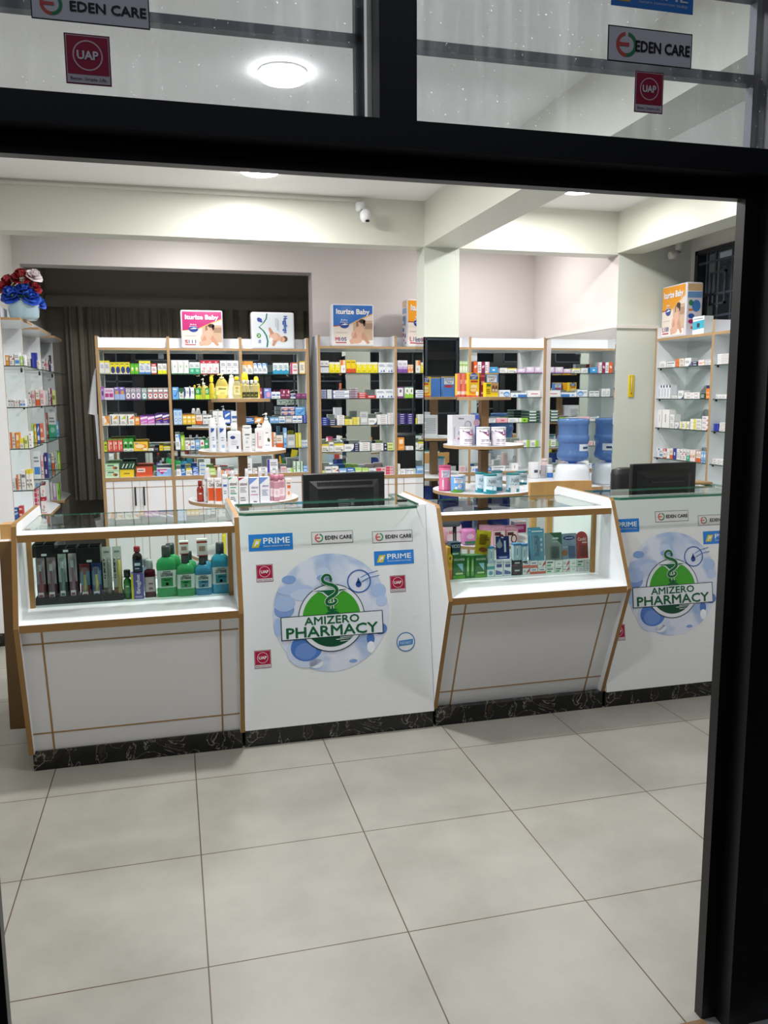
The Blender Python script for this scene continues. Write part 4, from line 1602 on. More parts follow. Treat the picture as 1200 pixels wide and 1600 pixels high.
dz('bluemag', 'pale blue carton with magenta triangle', '#8fb4e2', ('p', [(0, .9), (.72, .9), (.34, .2)], '#b2307e'), ('r', .2, .55, .7, .75, '#e9d0e2'), ('b', .9, 1, '#e9eef5'))
dz('grn_vert', 'white carton with green upright lettering', '#e8e9e6', ('r', .12, .12, .2, .88, '#4f8a50'), ('e', .6, .55, .14, .1, '#9cb89c'), ('b', 0, .05, '#4f8a50'))
dz('teal_foot', 'white carton with teal foot', '#e0e6e4', ('b', 0, .5, '#3aa880'), ('e', .5, .28, .3, .12, '#8fd0b8'), L(.15, .6, .85, .85, 2))
dz('red_cap', 'white carton with red cap band', '#e9e4e2', ('b', .78, 1, '#b52036'), ('e', .6, .4, .2, .12, '#d8a0a6'), L(.15, .12, .7, .3, 2), ('r', .4, .84, .7, .9, '#e9b9c0'), ('b', 0, .04, '#b52036'))
dz('grey_txt', 'white carton with grey line', '#e5e6ea', ('b', .48, .52, '#9fa6b4'), L(.15, .62, .85, .86, 2, '#7f8696'), L(.2, .2, .6, .34, 1))
dz('sky', 'light blue carton with dark arcs', '#69a9e2', ('p', [(.1, .3), (.5, .2), (.95, .7), (.85, .75), (.5, .35)], '#2b62b4'), ('r', .1, .78, .7, .88, '#d6e6f6'))
dz('dgreen_top', 'white carton with dark green top', '#dfe5e2', ('b', .66, 1, '#1d5a38'), ('e', .5, .6, .3, .1, '#1d5a38'), L(.15, .2, .85, .45, 2), ('b', 0, .06, '#2f7a3c'))
dz('navy_sw', 'white carton with navy swoosh', '#e3e6ea', ('p', [(0, .1), (.22, .3), (.3, .6), (.2, .9), (0, 1)], '#222f74'), ('b', 0, .05, '#3c9a50'), L(.45, .5, .9, .75, 2))
dz('lime_fade', 'green-lime carton with white sign', '#2f9440', ('b', 0, .4, '#b8dc2e'), ('e', .5, .7, .26, .16, '#dff0dc'), ('r', .4, .62, .6, .8, '#2f9440'))
dz('lime', 'lime carton', '#c6de2c', ('r', .15, .4, .85, .6, '#8fae1c'), ('b', .88, 1, '#e4efc0'))
dz('lime2', 'tall lime green carton', '#a8cc3e', ('r', .2, .3, .5, .8, '#e4efc8'), ('b', .92, 1, '#5f9a34'))
dz('ring_blue', 'pale blue carton with blue ring', '#bcd3ee', ('e', .5, .32, .3, .12, '#2c66b8'), ('e', .5, .32, .2, .08, '#d8e6f6'), ('r', .2, .6, .8, .85, '#8fb6e2'), ('b', .94, 1, '#3a7fc6'))
dz('orange_foot', 'white carton with orange foot', '#e8dfd6', ('b', 0, .38, '#d9652e'), L(.1, .55, .8, .85, 2, '#b9906a'))
dz('yel_txt', 'yellow carton with white lettering', '#e6bc3c', ('r', .12, .62, .88, .8, '#f4ecd0'), ('r', .2, .2, .8, .42, '#f0d98a'), ('b', .9, 1, '#c88a2a'))
dz('blue_wh', 'blue and white carton', '#3566c0', ('r', .1, .1, .9, .35, '#e6ebf4'), ('p', [(.2, .5), (.9, .75), (.9, .9), (.2, .7)], '#dfe8f6'))
dz('blue_tag', 'white carton with blue corner', '#e4e8ee', ('p', [(.55, 1), (1, 1), (1, .45)], '#3f86cc'), ('r', .1, .82, .5, .9, '#3f86cc'), L(.12, .25, .8, .55, 3), ('b', 0, .04, '#58606e'))
dz('wred', 'white carton with red mark', '#e9e6e4', ('p', [(.5, .5), (1, .75), (1, .5)], '#c8402f'), L(.1, .15, .6, .45, 2), ('r', .1, .7, .6, .8, '#77787e'))
dz('wblue', 'white carton with blue mark', '#e4e8ee', ('r', .1, .15, .9, .42, '#4d8ad0'), L(.1, .6, .8, .85, 2))
dz('wgreen', 'white carton with green mark', '#e5e9e4', ('r', .1, .12, .9, .36, '#55a860'), ('e', .5, .65, .25, .15, '#c8404a'))
dz('green', 'green carton', '#2f9a55', ('r', .2, .5, .8, .7, '#e0efe6'))
dz('orange_top', 'white carton with orange top', '#e8e5e0', ('b', .72, 1, '#e39a3c'), ('p', [(.4, .72), (1, .72), (1, .4)], '#eab468'), L(.12, .12, .75, .45, 3))
dz('blue_foot2', 'white carton with blue foot', '#e2e8ec', ('b', 0, .3, '#2e9cc4'), ('e', .5, .3, .3, .12, '#2e9cc4'), L(.15, .5, .85, .85, 3, '#7a98a8'))
dz('mag_left', 'white carton with magenta edge', '#ece4e4', ('r', 0, 0, .22, 1, '#c22a72'), ('b', .9, 1, '#d88a5a'), ('r', .35, .25, .9, .4, '#d87a86'), L(.35, .55, .9, .8, 2))
dz('cream_yel', 'cream carton with yellow border', '#ece8d4', ('b', 0, .07, '#dcae2e'), ('b', .9, 1, '#dcae2e'), ('r', .88, 0, 1, 1, '#dcae2e'), L(.15, .3, .7, .75, 4))
dz('magenta', 'magenta carton', '#b02a5e', ('r', .15, .45, .85, .65, '#e8c4d2'))
dz('lilac_blue', 'lilac blue carton with pink picture', '#7f8fd6', ('e', .62, .38, .28, .26, '#e09ac0'), ('r', .1, .75, .6, .88, '#dfe3f4'), ('b', 0, .07, '#5f6fc0'))
dz('wb_word', 'white carton with blue word', '#e6e9ef', ('r', .12, .42, .88, .62, '#3a66b4'), L(.15, .12, .8, .3, 1))
dz('maroon', 'maroon carton with pink circle', '#8a2a55', ('e', .7, .72, .18, .16, '#e9d4dd'), ('r', .12, .3, .8, .42, '#d9a4bd'), ('p', [(0, .1), (1, .1), (1, .2), (0, .24)], '#6a1c40'))
dz('maroon2', 'plain plum carton', '#7d3a6c', ('r', .2, .55, .8, .68, '#b98fae'), ('b', .86, 1, '#93537f'))
dz('navy_str', 'white carton with navy stripes', '#d6d8e4', ('b', .35, .8, '#2f3a80'), ('r', .1, .5, .6, .62, '#d6d8e4'))
dz('photo_nb', 'navy-white photo carton', '#dcdde6', ('r', 0, 0, 1, .4, '#3c4a8e'), ('p', [(0, .45), (1, .55), (1, .7), (0, .62)], '#b03a4c'), ('e', .6, .25, .3, .16, '#c6a08a'), ('b', .9, 1, '#4a5590'))
dz('bluew', 'blue carton with pale stripes', '#2f6cb8', ('p', [(0, .3), (1, .45), (1, .62), (0, .5)], '#bcd4ee'), ('r', .1, .72, .8, .86, '#e4ecf6'))
dz('lblue', 'pale blue carton', '#86b2e0', ('r', .1, .5, .9, .75, '#d6e4f2'), L(.15, .15, .8, .35, 1, '#4f7fb4'))
dz('owh', 'white and orange carton', '#e6dcd0', ('r', 0, 0, .45, 1, '#d8733a'), L(.55, .2, .92, .8, 3))
dz('clearb', 'greyish carton', '#b9bdbf', ('r', .15, .2, .85, .5, '#d8dadb'), L(.15, .62, .85, .85, 2))
dz('lemony', 'yellow carton with grey stripes', '#d9d23a', ('r', .3, 0, .42, 1, '#8f9060'), ('r', .6, .1, .9, .9, '#e6e28a'))
dz('purp_edge', 'white carton with purple edge', '#e6e5ee', ('r', 0, 0, .2, 1, '#4c3a9c'), L(.3, .55, .9, .85, 2), ('r', .35, .2, .85, .32, '#9aa'))
dz('pinkish', 'pale pink carton', '#e4c8cc', ('r', .12, .5, .88, .75, '#d48a96'), L(.15, .15, .85, .4, 2))
dz('wlime', 'white carton with lime end', '#e6e9e2', ('r', .62, 0, 1, 1, '#9ac83a'), L(.1, .25, .55, .75, 2))
dz('grn_str', 'white carton with dark green stripe', '#e2e8e2', ('r', .4, 0, .7, 1, '#3f9a52'), L(.05, .3, .35, .7, 2))
dz('band_grey', 'white carton with dark band', '#e3e4e8', ('b', .46, .56, '#474c5e'), ('e', .55, .25, .3, .2, '#cfd4e0'), L(.2, .68, .8, .88, 2))
dz('yel_tick', 'yellow carton with dark tick', '#e8da22', ('b', .80, 1, '#e6e4d8'), ('e', .62, .62, .2, .14, '#f4eeb0'), ('p', [(.55, .6), (.62, .55), (.78, .72), (.74, .74)], '#5a4a20'), ('r', .2, .12, .8, .2, '#b8a81c'))
dz('or_top', 'white carton with orange corner', '#eae6e2', ('r', 0, .6, .45, 1, '#dd7a34'), ('r', .45, .6, 1, 1, '#efc9a4'), ('e', .6, .3, .18, .1, '#bbb'))
dz('yel_red', 'yellow carton with red wave', '#e9c81e', ('p', [(0, 0), (1, 0), (1, .26), (.75, .36), (.5, .30), (.25, .36), (0, .26)], '#cf4a24'), ('r', .15, .78, .85, .88, '#9c8a16'), ('b', 0, .05, '#8a2a3c'))
dz('wb_marks', 'white carton with blue drops', '#e4e8ee', ('p', [(.3, .08), (.5, .08), (.42, .3)], '#3d62a8'), ('p', [(.6, .08), (.9, .08), (.75, .34)], '#3d62a8'), L(.12, .6, .88, .86, 2, '#8a92a6'))
dz('nwstack', 'navy-white thin carton', '#33407e', ('r', .1, .3, .9, .75, '#dfe3ee'), ('r', .2, .45, .7, .6, '#33407e'))
dz('wnavy', 'white thin carton with navy end', '#e4e6ec', ('r', .78, 0, 1, 1, '#3a4688'), L(.1, .3, .7, .7, 1))
dz('wnline', 'wide white carton with navy line', '#e6e8ed', ('b', .06, .20, '#39457f'), ('r', .1, .5, .7, .7, '#5f6ea8'), ('p', [(.7, .3), (1, .5), (1, .75)], '#c4d0e8'))
dz('marw', 'maroon-white thin carton', '#d9d2da', ('b', 0, .5, '#6a4460'), ('r', .1, .65, .7, .85, '#5c5068'))
dz('redw', 'red-white thin carton', '#c63a40', ('r', .15, .35, .8, .7, '#eed6d4'))
dz('purnav', 'dark purple thin carton', '#33296e', ('r', .28, .35, .75, .7, '#c9c6e2'))
dz('bluest', 'royal blue thin carton', '#2c3f9c', ('r', .3, .35, .72, .65, '#ccd4ee'))
dz('wstack', 'thin white carton', '#e8e8ea', ('r', .3, .35, .8, .65, '#b4a0a0'))
dz('ystack', 'yellow-white thin carton', '#e6dc8c', ('r', 0, 0, .6, 1, '#dccb2a'), ('r', .1, .4, .5, .6, '#f2edc8'))
dz('warc', 'white carton with navy arc', '#e6e8ea', ('p', [(.6, 0), (1, 0), (1, .6), (.88, .25)], '#39457f'), L(.12, .4, .75, .75, 2))
dz('wyel', 'white carton with yellow top', '#e9e7de', ('b', .78, 1, '#dccb3c'), L(.12, .2, .85, .6, 2), ('r', .7, .1, .9, .24, '#556'))
dz('navyst', 'navy thin carton', '#2a2f52', ('r', .2, .3, .8, .7, '#c2c6d8'))
dz('limew', 'pale lime carton', '#dde69a', ('r', .1, .35, .8, .65, '#8a9a50'))
dz('limeg', 'light green carton', '#b4d878', ('r', .1, .35, .85, .62, '#e6efd2'))
dz('pinkred', 'pink-white thin carton', '#e2c4ca', ('r', 0, .1, .5, .9, '#cc3a58'), ('r', .6, .3, .9, .7, '#d06a7c'))
dz('wpurp', 'white carton with purple foot', '#e2dfe8', ('b', 0, .30, '#7b4a9c'), ('b', .30, .52, '#b9a4cf'), L(.15, .62, .85, .85, 2))
dz('orw', 'orange and white carton', '#e8c9a8', ('p', [(0, 0), (1, .3), (1, .7), (0, .4)], '#e08a4c'), L(.15, .75, .85, .92, 1))
dz('purpfoot', 'white carton with plum foot', '#e2e2e8', ('b', 0, .16, '#7a3a7c'), ('r', .3, .5, .7, .75, '#6a6a88'), ('b', .9, 1, '#7a3a7c'))
dz('grnfoot', 'white carton with green foot', '#e4e8e0', ('p', [(0, 0), (1, 0), (1, .3), (0, .42)], '#8abf3c'), ('r', .4, .5, .7, .75, '#5a7a50'), ('b', .9, 1, '#5a7a70'))
dz('palegrn', 'pale green carton', '#cfe0bc', ('b', .6, .75, '#9cc070'), ('e', .5, .35, .25, .2, '#eef4e4'), ('b', .9, 1, '#b4d498'))
dz('redtall', 'tall red and cream carton', '#d6705c', ('r', .15, .55, .85, .72, '#ecd4c4'), ('b', .1, .24, '#e6c8b8'), ('b', 0, .08, '#b84436'))
dz('or_wh', 'orange-red carton', '#dd5c2c', ('p', [(.2, .6), (.8, .7), (.8, .5), (.2, .4)], '#f0d4c0'))
dz('w_mar', 'white and maroon carton', '#e8e2e4', ('r', .5, 0, 1, 1, '#84204c'), ('p', [(.6, .6), (.9, .7), (.9, .5), (.6, .4)], '#e8c4d2'), L(.08, .2, .42, .8, 3))
dz('w_pink', 'white carton with pink end', '#e9e2e6', ('r', .6, 0, 1, 1, '#d8aeb8'), L(.08, .2, .5, .8, 3))
dz('sky_lbl', 'bright blue carton', '#3b93d2', ('e', .5, .5, .18, .14, '#d6e8f4'), ('b', .86, 1, '#62aee0'))
dz('lilac_w', 'white carton with lilac triangle', '#ddd2e2', ('p', [(.15, .85), (.85, .85), (.5, .35)], '#eeeaf2'), ('b', 0, .18, '#c08fc4'), ('r', 0, 0, .12, 1, '#c9a0cc'))
dz('wcirc', 'white carton with blue circle', '#e4e8ee', ('e', .68, .42, .3, .36, '#4a86c6'), ('e', .68, .36, .24, .22, '#a8c6e6'), L(.08, .5, .4, .8, 2))
dz('wbl2', 'white carton with blue foot band', '#e6eaf0', ('r', .45, 0, 1, .62, '#3f78c0'), ('p', [(.1, .2), (.4, .2), (.25, .7)], '#7fa6d6'))
dz('wredtxt', 'white carton with rounded front', '#e6e4e6', ('e', .52, .5, .42, .38, '#f0eff0'), ('r', .25, .42, .8, .56, '#c86a6e'))
dz('pinkbox', 'pink carton', '#e6a6b0', ('r', .4, .3, .7, .6, '#c85a70'), ('b', .8, 1, '#efc4ca'))
dz('limebox', 'lime green carton with white end', '#8fc83c', ('r', 0, 0, .3, 1, '#e4ead8'), ('e', .65, .45, .14, .18, '#3c5a24'))
dz('dkgreen', 'dark green thin carton', '#26423a', ('r', .1, .3, .7, .8, '#c8d4ce'), ('b', .85, 1, '#8fa8a0'))
dz('pnk_w', 'white carton with pink marks', '#ead8d8', ('r', .1, .3, .6, .55, '#dc8a92'), ('e', .8, .5, .12, .2, '#b8d070'))
dz('navor', 'navy and orange stacked carton', '#e07a34', ('b', .78, 1, '#29305e'), ('r', .1, .1, .9, .2, '#f0b080'), ('r', .1, .4, .9, .5, '#f0b080'))
dz('tallw', 'tall white carton with navy corner', '#e4e7ee', ('r', .58, .82, 1, 1, '#2a3566'), ('r', .2, .15, .32, .75, '#7a88a8'))
dz('tallplain', 'tall plain white carton', '#ebeaea', ('r', .42, .3, .52, .75, '#a0747a'))
dz('medw', 'white carton with red corner', '#e8e6e8', ('p', [(.7, 0), (1, .5), (1, 0)], '#cc3a3e'), L(.1, .4, .7, .8, 3, '#98a'))
dz('wylstripe', 'white yellow-striped carton', '#e9e8e2', ('r', .3, 0, .5, 1, '#dcd24a'), L(.55, .25, .95, .75, 2))
dz('bluebx', 'deep blue carton', '#2a36a4', ('r', .3, .1, .4, .9, '#6a78d0'))
dz('dkgrn2', 'dark green carton', '#1f4a36', ('r', .1, .25, .7, .4, '#d0dcd4'), ('r', .1, .6, .7, .72, '#d0dcd4'))
dz('teal_vial', 'white and teal carton with a vial picture', '#e3e8ea', ('p', [(0, .25), (1, .32), (1, .78), (0, .72)], '#3aa2bc'), ('r', .38, .38, .62, .62, '#26333c'), L(.1, .84, .9, .94, 1, '#789'))


_CART = {}


def carton_mesh(key, w_, h, d):
    k = (key, round(w_ * 500), round(h * 500), round(d * 500))
    if k in _CART:
        return _CART[k]
    desc, base, P = D[key]
    mb = MB()
    # body sliced where bands wrap round
    cuts = {0.0, 1.0}
    bands = [p for p in P if p[0] == 'b']
    for p in bands:
        cuts |= {p[1], p[2]}
    cs = sorted(cuts)
    for a, b in zip(cs, cs[1:]):
        c = base
        for p in bands:
            if p[1] <= (a + b) / 2 <= p[2]:
                c = p[3]
        mb.box(-w_ / 2, 0, a * h, w_ / 2, d, b * h, c, faces={'t': None if b < 1 else c, 'b': None if a > 0 else c})
    F = Frame((-w_ / 2, 0, 0), (w_, 0, 0), (0, 0, h), (0, -1, 0))
    off = .0004
    for p in P:
        if p[0] == 'r':
            mb.rect(F, *p[1:5], off, p[5])
        elif p[0] == 'e':
            mb.ell(F, *p[1:5], off, p[5], 14)
        elif p[0] == 'p':
            mb.poly(F, p[1], off, p[2])
        elif p[0] == 't':
            mb.text(F, p[1], p[2], p[3], p[4], p[5], off, p[6], .03, p[7] if len(p) > 7 else 0)
        off += .00012
    me = mb.mesh('carton')
    me.materials.append(MATS['card'])
    _CART[k] = me
    return me


USED = {}
SHELFW = ['top', 'second', 'third', 'fourth', 'bottom']


def put(key, w_, h, d, loc, rz, label, group, cat='box', name='medicine_box'):
    o = link(name, carton_mesh(key, w_, h, d), None, loc, rz)
    return tag(o, label, cat, group)





def kind_of(w_, h, m):  # kinds named from shape and stacking alone, contents unknown
    if m > 1:
        return 'pill_packet', 'pill packet'
    if h > 1.3 * w_:
        return 'syrup_carton', 'carton'
    return 'medicine_box', 'box'


LIM = {}


def row(view, si, zshelf, where, items, plane=('Y', YC + .022), rz=0, depth=.055):
    """items: (x0, x1, ytop, design, count, stacked, depth, stands on height); x and y as seen in the photo crop view = (ox, oy, scale)"""
    ox, oy, sc = view
    group = 'goods on the %s shelf %s' % (SHELFW[si], where)
    tot = {}
    for it in items:
        tot[it[3]] = tot.get(it[3], 0) + (it[4] if len(it) > 4 else 1)
    seen = {}
    for it in items:
        x0, x1, yt, key = it[:4]
        n = it[4] if len(it) > 4 else 1
        m = it[5] if len(it) > 5 else 1
        d = it[6] if len(it) > 6 else depth
        z0 = it[7] if len(it) > 7 else zshelf
        a = at(ox + x0 / sc, oy + yt / sc, **{plane[0]: plane[1]})
        b = at(ox + x1 / sc, oy + yt / sc, **{plane[0]: plane[1]})
        h = max(.018, (a.z + b.z) / 2 - z0) / m
        p0, p1 = (a.x, b.x) if plane[0] == 'Y' else (a.y, b.y)
        if where in LIM:
            p0, p1 = (min(max(q, LIM[where][0]), LIM[where][1]) for q in (p0, p1))
        for k in range(n):
            seen[key] = seen.get(key, 0) + 1
            q0 = p0 + (p1 - p0) * k / n
            q1 = p0 + (p1 - p0) * (k + 1) / n
            c, w_ = (q0 + q1) / 2, abs(q1 - q0) - .0018
            for j in range(m):
                parts = []
                if tot[key] > 1:
                    parts.append('%s of %s' % (ORD[seen[key] - 1], NUM[tot[key]]))
                if m > 1:
                    parts.append('topmost' if j == m - 1 else ('lowest' if j == 0 else '%s up' % ORD[j]))
                lb = ', '.join([D[key][0]] + parts + ['%s shelf %s' % (SHELFW[si], where)])
                jit = ((k * 7 + j * 3 + int(x0)) % 5 - 2) * .0006
                if plane[0] == 'Y':
                    loc = (c, plane[1] + jit + .002, z0 + .0010 + j * h)
                else:
                    loc = (plane[1] + jit + .002, c, z0 + .0010 + j * h)
                nm, ct = kind_of(w_, h, m)
                put(key, w_, h - .0014, d, loc, rz, lb, group, ct, nm)


LIM.update({'beside the hanging coat': (.0235, .5445), 'under the pink nappy pack': (.5695, 1.1205), 'under the white-green nappy pack': (1.1455, 1.6765),
            'under the blue nappy pack': (1.7995, 2.4455), 'left of the mirrored pillar': (2.4705, 3.13), 'right of the mirrored pillar': (2.4705, 3.1305), 'next to the wall mirror': (3.1555, 3.8485),
            'right wall under orange pack': (1.6045, 2.2685), 'at the door frame': (.8955, 1.5795)})
V1 = (140, 520, 6.6667)
B1 = 'beside the hanging coat'
row(V1, 0, SH1[0], B1, [(80, 205, 290, 'ylw_cap', 2), (206, 416, 306, 'navy_yel', 4), (421, 509, 318, 'lime_fig', 2), (511, 632, 291, 'blue_foot', 2), (640, 695, 320, 'red_top'), (707, 805, 320, 'yel_foot', 2)])
row(V1, 1, SH1[1], B1, [(98, 146, 562, 'violet'), (148, 250, 575, 'magenta_bar'), (253, 365, 565, 'purple_face', 2), (370, 533, 572, 'ring_pur', 3), (538, 595, 574, 'ring_teal'), (600, 820, 572, 'ring_red', 4)])
row(V1, 2, SH1[2], B1, [(115, 203, 868, 'orange_arc'), (207, 292, 850, 'seven_o'), (293, 378, 850, 'seven_g'), (379, 463, 850, 'seven_r'), (466, 521, 878, 'orange'), (525, 676, 860, 'lilac_pad', 2), (681, 833, 842, 'violet_pad', 2)])
row(V1, 3, SH1[3], B1, [(130, 181, 1125, 'ygreen'), (183, 342, 1106, 'coral', 3), (346, 454, 1102, 'green_wh', 2), (457, 606, 1137, 'yel_swirl'), (610, 668, 1205, 'white', 1, 1, .04), (672, 720, 1200, 'dark'), (725, 764, 1176, 'yellow'), (770, 852, 1182, 'lemon', 1, 2)])
row(V1, 4, SH1[4], B1, [(142, 306, 1366, 'fruit', 1, 2, .12), (312, 462, 1425, 'yellow', 1, 1, .12), (482, 654, 1402, 'redor', 1, 1, .12), (697, 861, 1412, 'bluemag', 1, 1, .12), (322, 470, 1350, 'zigzag', 1, 1, .11, at(140 + 390 / 6.667, 520 + 1425 / 6.667, Y=YC + .022).z)])

V2 = (130, 480, 3.3333)
B2 = 'under the pink nappy pack'
row(V2, 0, SH1[0], B2, [(457, 549, 276, 'grn_vert', 3), (551, 607, 286, 'teal_foot', 2), (609, 706, 277, 'red_cap', 3), (712, 808, 278, 'grey_txt', 3)])
row(V2, 1, SH1[1], B2, [(463, 496, 416, 'sky'), (498, 523, 420, 'dgreen_top'), (525, 578, 417, 'navy_sw', 2), (583, 656, 421, 'lime_fade', 3), (660, 690, 430, 'lime'), (700, 790, 425, 'white2', 3)])
row(V2, 2, SH1[2], B2, [(470, 514, 533, 'ring_blue', 2), (517, 585, 559, 'yel_txt', 3), (587, 620, 562, 'orange_foot'), (622, 670, 562, 'white2', 2), (674, 728, 541, 'white', 2), (730, 767, 541, 'blue_wh'), (769, 803, 541, 'wb_word')])
row(V2, 3, SH1[3], B2, [(479, 505, 663, 'blue_tag'), (507, 528, 666, 'lime2'), (530, 556, 695, 'wred'), (558, 582, 695, 'wblue'), (584, 606, 692, 'lblue'), (608, 630, 692, 'wgreen'), (632, 651, 692, 'green'), (660, 740, 690, 'white2', 3), (745, 800, 700, 'pinkish', 2)])
row(V2, 4, SH1[4], B2, [(485, 510, 845, 'white'), (512, 532, 840, 'bluew'), (535, 566, 840, 'wyel'), (569, 600, 832, 'blue_wh', 1, 2), (604, 640, 810, 'wblue', 1, 3), (645, 690, 840, 'limeg', 1, 2), (695, 730, 850, 'orange'), (735, 770, 845, 'red_top'), (775, 805, 850, 'white')])

V3 = (310, 520, 5.7167)
B3 = 'under the white-green nappy pack'
row(V3, 0, SH1[0], B3, [(391, 487, 253, 'orange_top', 2), (490, 615, 271, 'blue_tag', 3), (667, 805, 269, 'blue_foot2', 3), (824, 887, 266, 'mag_left'), (903, 955, 253, 'cream_yel')])
row(V3, 1, SH1[1], B3, [(400, 535, 500, 'white', 3), (547, 568, 492, 'magenta'), (586, 649, 495, 'lilac_blue'), (652, 732, 526, 'wb_word', 2), (735, 818, 505, 'maroon', 2), (821, 867, 541, 'navy_str'), (869, 970, 541, 'maroon2', 2)])
za = at(310 + 800 / 5.7167, 520 + 738 / 5.7167, Y=YC + .022).z
row(V3, 2, SH1[2], B3, [(742, 800, 660, 'photo_nb', 1, 2, .09, za), (802, 860, 660, 'photo_nb', 1, 2, .09, za), (864, 950, 664, 'sky', 1, 1, .09, za), (405, 496, 760, 'bluew'), (500, 580, 756, 'orange'), (640, 719, 757, 'lblue', 2), (721, 774, 747, 'wblue'), (776, 837, 742, 'clearb', 1, 1, .1), (839, 927, 740, 'wb_word', 2), (930, 972, 736, 'bluest', 1, 4)])
row(V3, 3, SH1[3], B3, [(430, 520, 900, 'white', 2), (530, 640, 930, 'pinkish', 3), (655, 691, 890, 'owh'), (694, 756, 916, 'orange_foot'), (759, 789, 850, 'lblue'), (791, 864, 910, 'clearb'), (868, 918, 894, 'lemony'), (920, 983, 960, 'wblue', 2, 2)])
row(V3, 4, SH1[4], B3, [(425, 479, 1120, 'white'), (484, 527, 1212, 'wred'), (533, 610, 1200, 'white2', 2), (615, 710, 1130, 'purp_edge'), (735, 787, 1196, 'pinkish'), (791, 848, 1210, 'wlime'), (850, 930, 1150, 'grn_str', 2), (935, 988, 1190, 'lblue', 1, 2)])

V4 = (480, 520, 6.6667)
B4 = 'under the blue nappy pack'
row(V4, 0, SH2[0], B4, [(121, 225, 290, 'band_grey', 2), (228, 345, 305, 'yel_tick', 2), (348, 402, 283, 'or_top'), (405, 507, 283, 'yel_red', 2), (510, 735, 306, 'yel_tick', 4), (740, 902, 309, 'wb_marks', 2)])
row(V4, 1, SH2[1], B4, [(130, 204, 590, 'nwstack', 1, 5), (208, 268, 592, 'wnavy', 1, 5), (272, 439, 600, 'wnline', 1, 2), (443, 527, 578, 'marw', 1, 6), (531, 620, 622, 'redw', 1, 3), (623, 718, 650, 'redw', 1, 1), (721, 902, 588, 'wb_marks', 2)])
row(V4, 2, SH2[2], B4, [(135, 220, 882, 'bluest', 1, 4), (223, 307, 903, 'navyst', 1, 3), (310, 387, 860, 'wstack', 1, 5), (390, 475, 900, 'ystack', 1, 3), (478, 547, 880, 'ystack', 1, 4), (551, 633, 822, 'clearb'), (637, 727, 890, 'warc'), (731, 838, 852, 'wstack', 1, 5), (841, 902, 836, 'wstack', 1, 6)])
row(V4, 3, SH2[3], B4, [(135, 225, 1162, 'wyel'), (229, 278, 1140, 'white2'), (281, 382, 1156, 'wyel'), (385, 487, 1162, 'warc'), (490, 540, 1152, 'navyst', 1, 4), (544, 655, 1142, 'wstack', 1, 4), (676, 795, 1152, 'wstack', 1, 3), (800, 832, 1150, 'navyst', 1, 2), (835, 903, 1147, 'limew', 1, 2)])
row(V4, 4, SH2[4], B4, [(140, 185, 1437, 'limew'), (188, 254, 1396, 'white2'), (257, 326, 1392, 'wred'), (330, 411, 1416, 'lblue'), (414, 496, 1410, 'bluew'), (500, 568, 1406, 'limeg'), (571, 640, 1410, 'limeg'), (643, 718, 1415, 'wblue'), (722, 820, 1406, 'pinkred', 1, 2), (823, 902, 1392, 'pinkred', 1, 3)])
B5 = 'left of the mirrored pillar'
row(V4, 0, SH2[0], B5, [(945, 1045, 287, 'wpurp', 2), (1049, 1105, 332, 'orw', 2)])
row(V4, 1, SH2[1], B5, [(945, 1000, 562, 'purpfoot'), (1019, 1106, 560, 'grnfoot', 2)])
row(V4, 2, SH2[2], B5, [(946, 1030, 842, 'purnav', 1, 5), (1035, 1110, 842, 'purnav', 1, 5)])
row(V4, 3, SH2[3], B5, [(945, 1012, 1092, 'orange'), (1030, 1106, 1182, 'wstack', 1, 2)])
row(V4, 4, SH2[4], B5, [(946, 970, 1366, 'tallplain'), (973, 1025, 1422, 'white'), (1030, 1106, 1422, 'white2', 2)])
V6 = (640, 520, 5.4545)
B5b = 'right of the mirrored pillar'
row(V6, 0, SH2[0], B5b, [(428, 515, 242, 'palegrn', 3)])
row(V6, 1, SH2[1], B5b, [(428, 515, 470, 'white', 2)])
row(V6, 2, SH2[2], B5b, [(428, 512, 700, 'wstack', 2, 3)])
row(V6, 4, SH2[4], B5b, [(428, 480, 1140, 'pinkish', 1, 2)])
B6 = 'next to the wall mirror'
row(V6, 0, SH2[0], B6, [(547, 579, 246, 'or_wh'), (581, 644, 247, 'w_mar'), (646, 682, 247, 'w_pink'), (684, 752, 292, 'sky_lbl'), (772, 834, 299, 'white'), (838, 914, 301, 'wyel'), (918, 985, 306, 'lilac_w'), (990, 1061, 291, 'lilac_w'), (1064, 1130, 291, 'lilac_w')])
row(V6, 1, SH2[1], B6, [(560, 640, 480, 'white', 2), (660, 750, 500, 'white2', 2), (767, 858, 487, 'wcirc'), (863, 1000, 511, 'wbl2'), (1006, 1118, 491, 'wredtxt')])
row(V6, 2, SH2[2], B6, [(652, 671, 724, 'white'), (675, 735, 731, 'white2'), (740, 836, 725, 'pinkbox'), (840, 929, 726, 'white'), (931, 1009, 726, 'limebox'), (1013, 1110, 662, 'dkgreen', 1, 4, .16)])
row(V6, 3, SH2[3], B6, [(560, 690, 945, 'owh', 2), (700, 900, 940, 'pinkish', 3), (912, 961, 921, 'pnk_w'), (964, 1022, 916, 'wlime'), (1030, 1100, 916, 'wlime')])
row(V6, 4, SH2[4], B6, [(526, 601, 1140, 'wbl2'), (640, 696, 1150, 'bluew'), (700, 815, 1136, 'white2'), (820, 866, 1175, 'white'), (870, 926, 1112, 'tallplain')])

